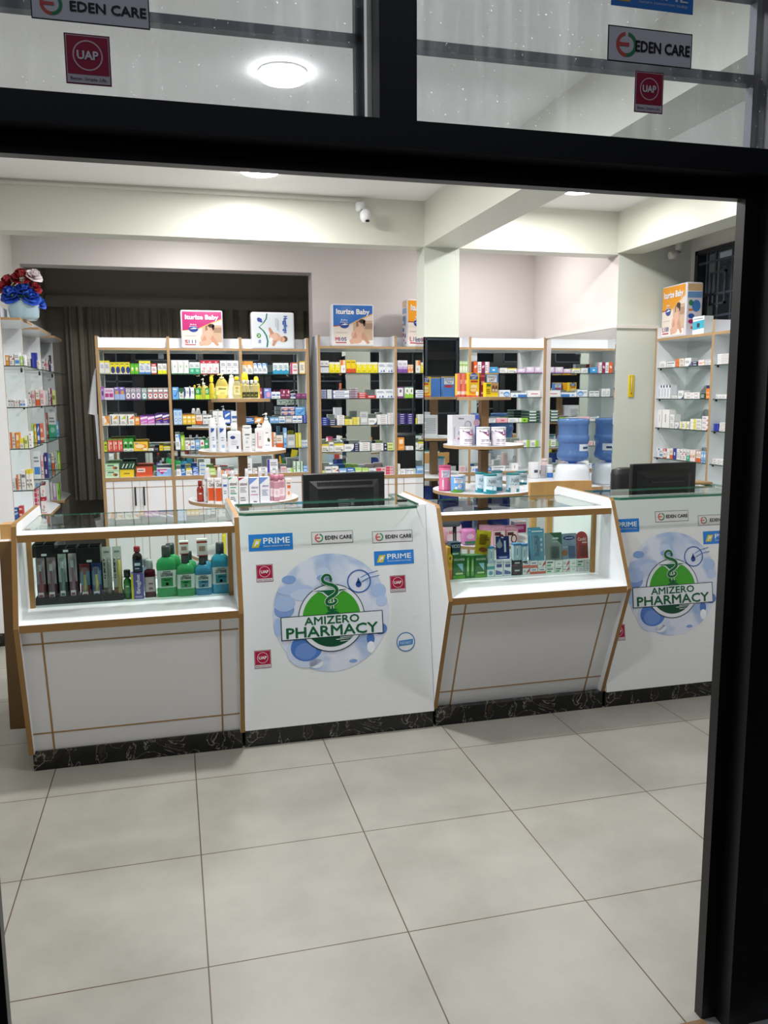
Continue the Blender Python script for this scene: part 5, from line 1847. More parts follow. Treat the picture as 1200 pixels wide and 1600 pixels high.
# right wall shelving (boxes face the room)
VR = (820, 380, 3.158)
PR = ('X', 4.215 + .03)
R7 = 'right wall under orange pack'
R8 = 'at the door frame'
rr = -math.pi / 2
row(VR, 0, SHR[0], R7, [(661, 697, 584, 'white'), (699, 740, 584, 'white2'), (743, 786, 570, 'owh', 1, 2), (788, 820, 566, 'warc'), (823, 852, 584, 'navyst', 1, 2), (856, 888, 576, 'pnk_w'), (890, 922, 574, 'white2', 1, 2)], PR, rr)
row(VR, 1, SHR[1], R7, [(648, 718, 701, 'tallw', 4), (722, 750, 751, 'white', 2), (756, 784, 727, 'warc'), (787, 862, 736, 'wstack', 2, 2), (866, 892, 740, 'dkgrn2'), (894, 915, 702, 'navor')], PR, rr)
row(VR, 2, SHR[2], R7, [(638, 675, 822, 'tallplain'), (678, 714, 821, 'tallplain'), (717, 738, 845, 'white', 1, 2), (740, 760, 885, 'warc'), (763, 812, 880, 'wylstripe', 2), (816, 872, 868, 'wylstripe', 1, 3), (875, 906, 854, 'medw', 1, 3)], PR, rr)
row(VR, 3, SHR[3], R7, [(634, 648, 1012, 'wred'), (650, 664, 1012, 'tallw'), (666, 680, 1014, 'wblue'), (682, 697, 1014, 'red_top'), (699, 714, 1014, 'tallplain'), (716, 730, 1012, 'orange_foot'), (732, 746, 1012, 'bluest'), (748, 764, 1014, 'white'), (766, 796, 1018, 'wred', 2), (798, 812, 1020, 'teal_foot'), (814, 842, 1020, 'pnk_w', 2), (845, 868, 1028, 'orange_foot', 2), (870, 893, 1030, 'lblue', 2)], PR, rr)
row(VR, 0, SHR[0], R8, [(946, 1022, 545, 'wstack', 1, 6)], PR, rr)
row(VR, 1, SHR[1], R8, [(924, 1010, 746, 'white', 4)], PR, rr)
row(VR, 2, SHR[2], R8, [(922, 956, 891, 'bluebx', 2), (960, 1003, 886, 'wred', 1, 2)], PR, rr)
row(VR, 3, SHR[3], R8, [(915, 990, 1066, 'wstack', 3, 2)], PR, rr)


# left rack: goods near the front end of each shelf
def rack(b, si, where, items):
    row((0, 400, 3.8077), si, ZL[si], where, items, plane=('Y', Y0S[b] + .06), depth=.06)


K1, K2, K3 = 'in the rack bay under flowers', 'in the middle rack bay', 'in the curtain-end rack bay'
rack(0, 0, K1, [(28, 52, 590, 'orange'), (53, 80, 582, 'wred'), (82, 114, 574, 'wblue'), (117, 134, 595, 'limeg'), (136, 149, 586, 'white')])
rack(0, 1, K1, [(45, 80, 850, 'white2', 2), (82, 112, 855, 'wred', 2), (115, 150, 850, 'wblue', 2)])
rack(0, 2, K1, [(56, 86, 1048, 'owh'), (88, 113, 1050, 'orange'), (115, 140, 1085, 'lemon'), (142, 163, 1070, 'limew'), (165, 186, 1045, 'wstack', 1, 3)])
rack(0, 3, K1, [(68, 92, 1325, 'white'), (94, 120, 1300, 'owh'), (122, 150, 1275, 'white2'), (152, 188, 1270, 'wyel', 2)])
rack(0, 4, K1, [(80, 106, 1500, 'bluew', 1, 2), (108, 134, 1490, 'redw', 1, 4)])
rack(1, 0, K2, [(157, 180, 610, 'white'), (183, 214, 575, 'bluebx'), (217, 232, 620, 'wred')])
rack(1, 1, K2, [(166, 184, 792, 'wred'), (186, 206, 800, 'pinkish'), (208, 232, 792, 'orange_foot'), (234, 258, 796, 'pinkish')])
rack(1, 2, K2, [(182, 198, 996, 'limeg'), (200, 214, 1000, 'yel_txt'), (216, 232, 998, 'blue_wh'), (234, 252, 996, 'redtall')])
rack(1, 3, K2, [(192, 236, 1160, 'wblue'), (240, 256, 1185, 'pinkish'), (258, 276, 1172, 'purnav', 1, 2)])
rack(1, 4, K2, [(200, 232, 1375, 'pinkred', 1, 5), (235, 264, 1345, 'red_cap', 1, 2)])
rack(2, 0, K3, [(247, 268, 612, 'wred'), (270, 286, 620, 'pinkish'), (288, 298, 590, 'dark'), (300, 312, 640, 'purp_edge')])
rack(2, 1, K3, [(264, 284, 800, 'tallplain'), (286, 306, 786, 'w_mar'), (308, 328, 800, 'limew')])
rack(2, 2, K3, [(270, 280, 932, 'redtall'), (282, 330, 930, 'teal_foot'), (332, 346, 985, 'lblue')])
rack(2, 3, K3, [(282, 300, 1180, 'lblue'), (302, 320, 1170, 'orange_foot'), (322, 338, 1160, 'grn_str'), (340, 354, 1160, 'lime2')])
rack(2, 4, K3, [(296, 310, 1345, 'tallplain'), (312, 330, 1352, 'lilac_w'), (332, 352, 1352, 'limebox')])

# ------------------------------------------------------------------ bottles, tins, packs
def loft(mb, prof, e, rx, ry, col='#fff', seg=28, mi=0, cols=None):
    """stacked rounded-square sections; prof = [(scale, z)]"""
    i = len(mb.v)
    for s_, z in prof:
        for k in range(seg):
            a = 2 * math.pi * k / seg
            c, q = math.cos(a), math.sin(a)
            mb.v.append((rx * s_ * math.copysign(abs(c) ** (2 / e), c), ry * s_ * math.copysign(abs(q) ** (2 / e), q), z))
    for j in range(len(prof) - 1):
        for k in range(seg):
            l = (k + 1) % seg
            mb.f.append((i + j * seg + k, i + j * seg + l, i + (j + 1) * seg + l, i + (j + 1) * seg + k))
            mb.c.append(cols[j] if cols else col); mb.m.append(mi); mb.sm.append(True)
    mb.f.append(tuple(i + k for k in range(seg))[::-1]); mb.c.append(cols[0] if cols else col); mb.m.append(mi); mb.sm.append(False)
    b = i + (len(prof) - 1) * seg
    mb.f.append(tuple(b + k for k in range(seg))); mb.c.append(cols[-1] if cols else col); mb.m.append(mi); mb.sm.append(False)


def wrap(mb, e, rx, ry, z0, z1, col, half=62, grow=.0006, n=12):
    def P(deg, z):
        a = math.radians(deg)
        c, q = math.cos(a), math.sin(a)
        return ((rx + grow) * math.copysign(abs(c) ** (2 / e), c), (ry + grow) * math.copysign(abs(q) ** (2 / e), q), z)
    for k in range(n):
        d0 = -90 - half + 2 * half * k / n
        d1 = -90 - half + 2 * half * (k + 1) / n
        mb.face([P(d0, z0), P(d1, z0), P(d1, z1), P(d0, z1)], col, 0, True)


SHAPES = {
    'oval': (2.2, [(.90, 0), (1, .04), (1, .70), (.93, .84), (.60, .94), (.34, 1)]),
    'drop': (2.2, [(.72, 0), (.86, .03), (1, .22), (1, .40), (.86, .72), (.62, .9), (.42, 1)]),
    'square': (5, [(.94, 0), (1, .03), (1, .86), (.92, .94), (.40, .985), (.36, 1)]),
    'round': (2, [(.94, 0), (1, .03), (1, .74), (.86, .86), (.46, .95), (.42, 1)]),
    'straight': (2, [(.95, 0), (1, .02), (1, .98), (.96, 1)]),
    'tube': (2.4, [(.86, 0), (.9, .04), (1, .6), (1, .985), (.98, 1)]),
    'listerine': (3.6, [(.94, 0), (1, .03), (1, .20), (.96, .23), (.96, .68), (1, .72), (1, .82), (.88, .91), (.56, .975), (.44, 1)]),
    'curvy': (2.2, [(.84, 0), (.92, .04), (1, .3), (.84, .62), (.66, .86), (.5, 1)]),
}
CAPS = {
    'screw': [(1, 0), (1, .85), (.9, 1)],
    'flip': [(1, 0), (1.02, .3), (.98, .8), (.8, 1)],
    'dome': [(1, 0), (1, .4), (.8, .8), (.4, 1)],
    'taper': [(1, 0), (.96, .15), (.72, .7), (.62, 1)],
}
_PARTS = {}


def pmesh(key, fn):
    if key not in _PARTS:
        mb = MB()
        fn(mb)
        _PARTS[key] = mb.mesh('part')
    return _PARTS[key]


def bottle(name, label, cat, loc, w_, h, shape, body, cap=None, lab=None, mat='plastic', ratio=.75, group=None, rz=0, prints=None):
    """cap = (kind, width fraction, height fraction, colour); lab = (z0, z1, colour, text, text colour)"""
    e, prof = SHAPES[shape]
    ch = cap[2] * h if cap else 0
    hb = h - ch
    rx, ry = w_ / 2, w_ / 2 * ratio
    root = empty(name, loc, rz)
    tag(root, label, cat, group)
    k = (name, round(w_, 4), round(h, 4), shape, body, cap, lab, mat, str(prints))

    def body_(mb):
        loft(mb, [(s_, z * hb) for s_, z in prof], e, rx, ry, body)
    me = pmesh(k + ('b',), body_)
    if not me.materials:
        me.materials.append(MATS[mat])
    link('body', me, root)
    if cap:
        kind, cw, _, cc = cap

        def cap_(mb):
            r = w_ / 2 * cw
            if kind == 'pump':
                mb.lathe([(r, hb), (r, hb + ch * .30), (r * .9, hb + ch * .34), (r * .26, hb + ch * .36), (r * .26, hb + ch * .72)], cc, 16)
                mb.lathe([(r * .62, hb + ch * .70), (r * .66, hb + ch * .95), (r * .5, hb + ch)], cc, 16)
                mb.tube([(0, 0, hb + ch * .84), (-r * 1.3, -r * .4, hb + ch * .84), (-r * 1.9, -r * .6, hb + ch * .74)], r * .2, cc, 8)
            else:
                mb.lathe([(r * s_, hb + z * ch) for s_, z in CAPS[kind]], cc, 20, sy=max(ratio, .8))
        me = pmesh(k + ('c',), cap_)
        if not me.materials:
            me.materials.append(MATS['plastic'])
        link('pump' if kind == 'pump' else 'cap', me, root)
    if lab:
        def lab_(mb):
            z0, z1 = lab[0] * hb, lab[1] * hb
            wrap(mb, e, rx, ry, z0, z1, lab[2])
            g = .0010
            F = Frame((-rx * .62, -ry - g, z0), (rx * 1.24, 0, 0), (0, 0, z1 - z0), (0, -1, 0))
            for p in (prints or []):
                if p[0] == 'r':
                    mb.rect(F, *p[1:5], .0002, p[5])
                elif p[0] == 'e':
                    mb.ell(F, *p[1:5], .0002, p[5], 18)
                elif p[0] == 't':
                    mb.text(F, p[1], p[2], p[3], p[4], p[5], .0006, p[6], .04, p[7] if len(p) > 7 else 0)
                elif p[0] == 'p':
                    mb.poly(F, p[1], .0002, p[2])
            if lab[3]:
                mb.text(F, lab[3], .08, .55, .92, .85, .0005, lab[4], .03)
        me = pmesh(k + ('l',), lab_)
        if not me.materials:
            me.materials.append(MATS['vinyl'])
        link('label', me, root)
    return root


def spot(view, x0, x1, yt, Y):
    ox, oy, sc = view
    a = at(ox + x0 / sc, oy + yt / sc, Y=Y)
    b = at(ox + x1 / sc, oy + yt / sc, Y=Y)
    return (a.x + b.x) / 2, b.x - a.x, (a.z + b.z) / 2


def disc_spot(view, x0, x1, yt, sx, r, zt, depth, row_=0):
    """stand on the front rim of a round shelf (row_ metres further in)"""
    Y = SY - r * .7
    for _ in range(6):
        c, w_, z = spot(view, x0, x1, yt, Y)
        lim = r - .012
        far = max(abs(c - w_ / 2 - sx), abs(c + w_ / 2 - sx))
        Y = SY - math.sqrt(max(lim * lim - far * far, .0004)) + row_
    Y = min(Y, SY + .12)
    c, w_, z = spot(view, x0, x1, yt, Y)
    return c, Y + depth / 2, w_, z - zt


def disc_carton(view, x0, x1, yt, sx, r, zt, key, label, group, row_=0, d=.06, cat='box', name='medicine_box', zb=None):
    c, y, w_, h = disc_spot(view, x0, x1, yt, sx, r, zt if zb is None else zb, d, row_)
    return put(key, w_ - .0015, h, d, (c, y - d / 2, (zt if zb is None else zb) + .001), 0, label, group, cat, name)


# designs for the stands and counters
dz('orange_half', 'white carton with big orange lower half', '#ece8e6', ('b', 0, .02, '#e8e4e0'), ('r', .1, .1, .96, .62, '#d9541e'), ('r', .0, .1, .06, .62, '#d9541e'), ('t', 'Chole', .25, .68, .95, .84, '#55404a'), L(.1, .88, .7, .94, 1))
dz('seb_g', 'white carton with green corner and green bars', '#e8e9ea', ('p', [(0, 1), (0, .9), (.5, 1)], '#3f9a66'), ('t', 'sebamed', .12, .70, .88, .82, '#5c2a34'), ('r', .15, .60, .8, .635, '#3f9a66'), ('r', .15, .37, .85, .41, '#3f9a66'), L(.15, .44, .7, .56, 2), L(.15, .1, .8, .3, 3))
dz('seb_r', 'white carton with dark red corner', '#e8e8ea', ('p', [(0, 1), (0, .88), (.6, 1)], '#a82a3c'), ('t', 'sebamed', .12, .70, .88, .82, '#5c2a34'), L(.12, .44, .8, .66, 4), L(.12, .12, .7, .3, 2))
dz('seb_b', 'white carton with blue corner and pink line', '#e9e9ef', ('p', [(0, 1), (0, .72), (.92, 1)], '#6f8fd0'), ('t', 'sebamed', .2, .58, .88, .68, '#8f7fae'), ('r', .12, .33, .9, .36, '#c06a96'), L(.2, .44, .7, .52, 2), ('r', .4, .05, .75, .09, '#55585e'))
dz('seb_b2', 'white carton with blue corner and grey lines', '#e9e9ef', ('p', [(0, 1), (0, .72), (.92, 1)], '#6f8fd0'), ('t', 'sebamed', .25, .62, .88, .72, '#8f7fae'), L(.2, .28, .8, .54, 4, '#8a8fb0'))
dz('orangy', 'small white carton with orange marks', '#eadfd8', ('r', .3, .55, .8, .7, '#d9653c'), ('e', .5, .3, .18, .1, '#e0885c'), L(.2, .78, .8, .9, 1))
dz('flait_y', 'yellow baby cereal carton with a bowl picture', '#f0c428', ('b', 0, .07, '#d9532a'), ('p', [(.12, .72), (.88, .72), (.88, .94), (.5, 1), (.12, .94)], '#2f4f9c'), ('t', 'FRANCE', .16, .85, .84, .93, '#f2f4f8'), ('t', 'LAIT', .3, .75, .7, .83, '#f2f4f8'), ('r', .2, .6, .85, .68, '#c8402f'), ('e', .5, .42, .3, .1, '#f2e3b0'), ('e', .45, .24, .36, .14, '#e08a2c'), ('e', .45, .28, .3, .07, '#f0d08a'), ('e', .8, .14, .12, .1, '#f0efe8'))
dz('dkred_tall', 'tall dark red carton', '#8a2838', ('r', .12, .5, .88, .66, '#d9a48a'), ('r', .12, .12, .88, .2, '#d9b4b0'), ('b', .84, .92, '#b85a60'))
dz('flait_b', 'blue baby cereal carton with white name panel', '#4f83cc', ('p', [(.08, .62), (.92, .62), (.92, .92), (.08, .92)], '#e8ecf4'), ('t', 'FRANCE', .14, .79, .86, .89, '#2a3f8c'), ('t', 'LAIT', .28, .66, .72, .76, '#2a3f8c'), ('r', .2, .46, .85, .58, '#c03440'), ('b', .96, 1, '#e0b83c'))
dz('cow_y', 'yellow carton with brown cow picture', '#f0cf22', ('r', .42, .3, 1, 1, '#c9a070'), ('e', .6, .62, .12, .2, '#7a4f34'), ('e', .84, .6, .11, .2, '#7a4f34'), ('e', .6, .48, .08, .08, '#efe4d4'), ('e', .84, .46, .08, .08, '#efe4d4'), ('r', .06, .72, .38, .9, '#4f7a2a'), L(.06, .2, .36, .6, 3, '#8f7a1c'))
dz('pump_box', 'large white carton with a breast pump picture', '#e2e2ea', ('r', .84, 0, 1, 1, '#4a62c0'), ('e', .9, .74, .12, .12, '#c8a0b8'), ('t', 'chicco', .22, .86, .42, .92, '#26365e'), ('e', .58, .66, .13, .15, '#8f92a2'), ('e', .57, .66, .10, .12, '#d4d5de'), ('p', [(.25, .45), (.5, .62), (.52, .58), (.28, .40)], '#8f92a2'), ('e', .27, .4, .06, .08, '#a9acba'), ('r', .2, .18, .4, .24, '#b06a7c'), ('r', .06, .2, .1, .6, '#b0b2bc'))
dz('paper_box', 'white carton with printed paper panel', '#dfe0e4', L(.1, .2, .9, .9, 8, '#a6a9b2'))
dz('nico', 'dark green carton with pale blue arrow', '#2a6b2e', ('p', [(.3, .65), (.8, .65), (.8, .3)], '#8fc6d8'), ('t', 'nicorette', .08, .78, .92, .9, '#d6e8d0'), ('b', 0, .14, '#59a02e'), ('r', .2, .18, .8, .26, '#b8d890'))
dz('nico_n', 'narrow green carton', '#2f7432', ('r', .25, .1, .75, .9, '#5fae3c'), ('r', .35, .3, .65, .8, '#a8d68a'))
dz('vicks', 'small dark blue and green carton', '#1f3f5c', ('t', 'VICKS', .1, .6, .9, .85, '#dfeae4'), ('b', 0, .3, '#2f7a52'), ('r', .2, .08, .8, .2, '#cfe0d4'))
dz('oran_y', 'orange and yellow carton at the counter edge', '#e8a81e', ('e', .6, .66, .5, .14, '#f2d22c'), ('e', .55, .66, .2, .05, '#b0402a'), ('b', 0, .3, '#d9702a'))
dz('term', 'pale blue narrow carton with thermometer picture', '#bfd6e6', ('r', .35, .15, .65, .85, '#eef3f7'), ('r', .44, .3, .56, .7, '#5a86b4'), ('b', .88, 1, '#4f8fc4'))
dz('tealw', 'small white and teal carton', '#dbe6e6', ('b', .55, .8, '#3f9aa0'), ('e', .5, .28, .3, .16, '#5f9fb0'))
dz('wnv', 'white carton with navy block', '#e4e5ea', ('r', .2, .55, .85, .75, '#3d4a8e'), ('p', [(.1, .1), (.9, .1), (.9, .25), (.1, .4)], '#5a6aa6'), L(.2, .82, .8, .92, 1))
dz('blk', 'black carton with red mark', '#26262b', ('r', .25, .55, .75, .75, '#c9c9cc'), ('r', .15, .25, .5, .35, '#a83440'))
dz('sm_red', 'small white and red carton', '#e6e2e0', ('r', 0, 0, 1, .4, '#d0604c'), ('r', .2, .6, .8, .75, '#4a68a8'))
dz('sm_swoop', 'small white carton with red swoop', '#e6e4e4', ('p', [(.5, 0), (1, .5), (1, 1), (.7, .6)], '#b83440'), L(.1, .4, .5, .8, 2))
dz('sm_green', 'small white carton with green marks', '#e4e8e2', ('r', .1, .15, .6, .4, '#3f9a58'), ('r', .1, .6, .8, .8, '#4a4f56'))
dz('sm_white', 'small plain white carton', '#e6e7e7', ('r', .3, .4, .75, .55, '#9aa09c'))
dz('pads_pk', 'pink and white pads carton with dark circle', '#e6b2c8', ('b', .85, 1, '#d9a0bc'), ('r', .08, .1, .92, .86, '#efe4ea'), ('e', .66, .38, .26, .3, '#5a2436'), ('e', .66, .38, .17, .2, '#e8dde2'), ('r', .12, .6, .62, .8, '#5a2436'))
dz('mag_pack', 'magenta pads carton', '#b8307c', ('r', .2, .3, .8, .6, '#d99abf'), ('b', .75, 1, '#d6bccb'))

# --- stand by the curtained opening
G1t, G1m, G1l = 'baby bottles on the top of the stand', 'lotions on the middle of the stand', 'skin care on the lower shelf of the stand'
VA = (310, 520, 5.7167)
VB = (130, 480, 3.3333)


def dbottle(view, x0, x1, yt, sx, r, zt, row_, name, label, cat, group, shape, body, **kw):
    ratio = kw.get('ratio', .75)
    c, y, w_, h = disc_spot(view, x0, x1, yt, sx, r, zt, 0.05, row_)
    return bottle(name, label, cat, (c, y - .025 + w_ * ratio / 2 + .002, zt + .001), w_, h, shape, body, group=group, **kw)


YB, YC2 = '#e9d23c', '#f0d42a'
T1 = 1.617
dbottle(VA, 22, 60, 408, S1X, .18, T1, .16, 'baby_oil_bottle', 'small yellow pump bottle at the left of the stand top, behind', 'bottle', G1t, 'drop', '#e6d96a', cap=('pump', .5, .32, '#e6e2c8'), mat='liquid')
dbottle(VA, 92, 138, 392, S1X, .18, T1, .12, 'shampoo_bottle', 'yellow bottle with yellow cap behind the big pump bottle', 'bottle', G1t, 'oval', '#e4d452', cap=('flip', .7, .25, YC2), mat='liquid')
dbottle(VA, 144, 272, 366, S1X, .18, T1, .0, 'baby_shampoo_bottle', 'largest yellow pump bottle, on the top of the round stand', 'bottle', G1t, 'drop', '#ecdc74', cap=('pump', .32, .20, '#eee6b0'), mat='liquid', ratio=.5, lab=(.18, .62, '#f0e08a', 'Johnsons', '#6a6a3a'), prints=[('r', .2, .1, .8, .16, '#a89a3a'), ('r', .25, .24, .75, .29, '#a89a3a')])
dbottle(VA, 258, 330, 345, S1X, .18, T1, .07, 'lotion_bottle', 'white pump bottle between the yellow ones, top of the stand', 'bottle', G1t, 'curvy', '#e8e6dc', cap=('pump', .5, .22, '#f0efe8'), ratio=.7)
dbottle(VA, 306, 376, 392, S1X, .18, T1, .0, 'baby_oil_bottle', 'clear pale yellow oil bottle with yellow cap, stand top', 'bottle', G1t, 'oval', '#e8e0ac', cap=('flip', .62, .16, YC2), mat='liquid', ratio=.55, lab=(.2, .7, '#e6dca0', None, '#888'), prints=[('e', .5, .75, .3, .12, '#c9a03a'), ('r', .2, .3, .8, .36, '#9a9050'), ('r', .3, .45, .7, .5, '#9a9050')])
dbottle(VA, 372, 458, 352, S1X, .18, T1, .10, 'shampoo_bottle', 'wide yellow bottle with domed yellow cap, back of stand top', 'bottle', G1t, 'oval', '#e9da58', cap=('dome', .72, .36, YC2), mat='liquid')
dbottle(VA, 484, 550, 390, S1X, .18, T1, .11, 'shampoo_bottle', 'narrower yellow bottle with domed cap, right end of stand top', 'bottle', G1t, 'oval', '#e9da58', cap=('dome', .66, .24, YC2), mat='liquid')
for k in range(4):
    dbottle(VA, 388 + 36 * k, 422 + 36 * k, 424, S1X, .175, T1, .0, 'oil_bottle', '%s of four small clear oil bottles with dark labels, stand top' % ORD[k], 'bottle', G1t, 'square', '#ded7a8', cap=('screw', .8, .22, '#e4e4e0'), mat='liquid', lab=(.05, .45, '#3b3a24', None, '#888'), prints=[('r', .1, .3, .9, .55, '#8f8a3a')])
T1 = 1.302
for k, lb in enumerate(('tall white foam bottle with blue patch, left end of middle shelf', 'second tall white foam bottle with blue patch, middle shelf')):
    dbottle(VB, 652 + 45 * k, 693 + 50 * k, 578, S1X, .27, T1, .0, 'foam_bottle', lb, 'bottle', G1m, 'straight', '#e6e8ec', cap=('taper', .94, .20, '#ececec'), ratio=.9, lab=(.06, .95, '#e4e7ee', None, '#888'), prints=[('p', [(.1, .72), (.6, .78), (.9, .9), (.1, .92)], '#33549c'), ('r', .3, .5, .8, .54, '#8a94b0'), ('r', .3, .4, .8, .44, '#8a94b0'), ('r', .4, .1, .9, .22, '#9fb6d8')])
dbottle(VB, 750, 821, 606, S1X, .27, T1, .0, 'lotion_bottle', 'square white lotion bottle with navy oval mark, middle shelf', 'bottle', G1m, 'square', '#e4e4e8', cap=('flip', .5, .24, '#ededed'), ratio=.55, lab=(.06, .84, '#e2e3e8', None, '#888'), prints=[('e', .3, .78, .3, .1, '#34427e'), ('r', .1, .55, .8, .58, '#9a9ca6'), ('r', .1, .45, .8, .48, '#9a9ca6'), ('r', .1, .35, .7, .38, '#9a9ca6'), ('r', .72, .1, .95, .28, '#4a4a52')])
dbottle(VB, 828, 878, 617, S1X, .27, T1, .0, 'cream_tube', 'white cream tube standing right of the stand pole', 'tube', G1m, 'tube', '#ebeaea', cap=('screw', .9, .10, '#e2e2e2'), ratio=.6, lab=(.1, .9, '#e9e8e8', None, '#888'), prints=[('r', .1, .75, .9, .82, '#6f7076'), ('r', .3, .58, .8, .62, '#8f9096'), ('e', .4, .4, .22, .08, '#c6ccd0'), ('r', .15, .1, .8, .14, '#9a9ca2')])
dbottle(VB, 893, 938, 590, S1X, .27, T1, .0, 'lotion_bottle', 'white pump bottle with upright pink lettering, middle shelf', 'bottle', G1m, 'square', '#ebe6e6', cap=('pump', .5, .22, '#f0eeee'), ratio=.55, lab=(.06, .86, '#ebe5e6', None, '#888'), prints=[('r', .08, .1, .26, .9, '#d28a92'), ('r', .35, .55, .8, .58, '#8a8a92'), ('r', .35, .65, .8, .68, '#8a8a92'), ('r', .3, .08, .95, .2, '#d9a4aa')])
dbottle(VB, 926, 981, 552, S1X, .27, T1, .05, 'lotion_bottle', 'largest white pump bottle with olive picture, right end of middle shelf', 'bottle', G1m, 'round', '#e9eae8', cap=('pump', .36, .20, '#f0f0ee'), ratio=.7, lab=(.08, .74, '#e8e9e8', None, '#888'), prints=[('e', .72, .42, .16, .1, '#5a6a2e'), ('e', .85, .38, .12, .08, '#6f7a3a'), ('r', .3, .75, .7, .79, '#7a7a86'), ('r', .2, .12, .9, .16, '#9a9ab0')])
T1 = 1.0
dbottle(VB, 590, 626, 906, S1X, .34, T1, .0, 'medicine_bottle', 'small red-brown bottle at the left end of the lower shelf', 'bottle', G1l, 'round', '#8f2a1c', cap=('screw', .62, .22, '#9a2a20'), ratio=1, lab=(.1, .62, '#a63a24', None, '#888'), prints=[('r', .2, .7, .8, .85, '#e0d6d0')], mat='plastic')
dbottle(VB, 622, 668, 836, S1X, .34, T1, .035, 'lotion_bottle', 'curved white bottle with tapered cap beside the red-brown one', 'bottle', G1l, 'curvy', '#ececec', cap=('taper', .8, .36, '#d8d8da'), ratio=.6, lab=(.2, .5, '#e6e6e6', None, '#888'), prints=[('r', .2, .3, .8, .4, '#555'), ('r', .2, .55, .8, .65, '#555')])
for k, (x0, x1, yt) in enumerate(((690, 727, 835), (758, 797, 852), (835, 868, 842), (905, 936, 838), (940, 966, 838), (968, 992, 834), (996, 1022, 832))):
    dbottle(VB, x0, x1, yt, S1X, .34, T1, .085, 'lotion_bottle', 'white bottle with tapered cap, %s of seven behind the boxes' % ORD[k], 'bottle', G1l, 'curvy', '#e9e9ea', cap=('taper', .8, .42, '#d9d9dc'), ratio=.6)
for k in range(2):
    disc_carton(VB, 645 + 38 * k, 682 + 40 * k, 893, S1X, .34, T1, 'orange_half', 'white carton with big orange lower half, %s, lower stand shelf' % ('left one' if k == 0 else 'right one'), G1l)
bottle_spots = disc_spot(VB, 722, 752, 872, S1X, .34, T1, .05, 0)
dbottle(VB, 722, 752, 872, S1X, .34, T1, .0, 'cream_tube', 'white tube with blue band between the cartons, lower shelf', 'tube', G1l, 'tube', '#e9eaee', cap=('screw', .95, .16, '#ececec'), ratio=.7, lab=(.05, .95, '#e8e9ee', None, '#888'), prints=[('r', 0, .72, 1, .82, '#4a6ab8'), ('r', .1, .5, .8, .54, '#8a8f9a'), ('r', .1, .4, .8, .44, '#8a8f9a')])
for x0, x1, yt, key in ((756, 804, 887, 'seb_g'), (809, 859, 888, 'seb_r'), (863, 915, 889, 'seb_b'), (919, 970, 886, 'seb_b2'), (1052, 1086, 897, 'orangy')):
    disc_carton(VB, x0, x1, yt, S1X, .34, T1, key, D[key][0] + ', lower shelf of the lotion stand', G1l, d=.05)
for k, (x0, x1, yt) in enumerate(((972, 1000, 872), (990, 1022, 876), (1012, 1050, 872))):
    dbottle(VB, x0, x1, yt, S1X, .335, T1, (.05, 0, .02)[k], 'micellar_bottle', 'clear pink bottle, %s of three at the right of the lower shelf' % ORD[k], 'bottle', G1l, 'square', '#efc3cf', cap=('screw', .8, .2, '#dc8fa4'), mat='liquid', ratio=.6, lab=(.2, .6, '#eee0e4', None, '#888'), prints=[('e', .5, .5, .3, .3, '#e8c4ce')])
# packs low on the same stand, seen through the mouthwash counter
for k, (x, y, zz, c1, c2, lb) in enumerate(((.90, 1.55, .661, '#dfd13c', '#a89a2c', 'yellow soft pack low on the stand behind the mouthwash'), (1.10, 1.53, .661, '#d8d4d6', '#c03a48', 'white and red soft pack low on the lotion stand'), (1.02, 1.645, .661, '#7d6fb6', '#d8d4e6', 'violet soft pack low on the lotion stand'))):
    mb = MB()
    mb.bbox(-.075, -.04, 0, .075, .05, .15 + .03 * k, .018, c1)
    F = Frame((-.075, -.0403, 0), (.15, 0, 0), (0, 0, .15 + .03 * k), (0, -1, 0))
    mb.rect(F, .2, .3, .8, .6, .0005, c2)
    mb.rect(F, .3, .68, .7, .76, .0005, c2)
    tag(mb.build('soft_pack', 'film', None, (x, y, zz)), lb, 'pack', 'packs on the low shelf of the lotion stand')

# --- stand in front of the pillar
G2t, G2m, G2l, G2p = 'cereal cartons on the top of the pillar stand', 'goods on the middle of the pillar stand', 'milk tins on the lower shelf of the pillar stand', 'pads packs low on the pillar stand'
VC = (640, 520, 5.4545)
T1 = 1.617
for k in range(2):
    disc_carton(VC, 427 + 39 * k, 463 + 39 * k, 346, S2X, .18, T1, 'redtall', 'tall red and cream carton, %s one, left end of pillar stand top' % ('left', 'right')[k], G2t, .035, cat='carton', name='cereal_carton', d=.05)
disc_carton(VC, 503, 595, 342, S2X, .18, T1, 'flait_y', D['flait_y'][0] + ', pillar stand top', G2t, .0, cat='carton', name='cereal_carton', d=.055)
disc_carton(VC, 607, 645, 346, S2X, .18, T1, 'dkred_tall', 'tall dark red carton, right of the pole on the pillar stand', G2t, .07, cat='carton', name='cereal_carton', d=.05)
disc_carton(VC, 652, 752, 346, S2X, .18, T1, 'flait_b', D['flait_b'][0] + ', pillar stand top', G2t, .075, cat='carton', name='cereal_carton', d=.055)
disc_carton(VC, 650, 757, 425, S2X, .18, T1, 'cow_y', D['cow_y'][0] + ', front of pillar stand top', G2t, .0, cat='carton', name='cereal_carton', d=.05)
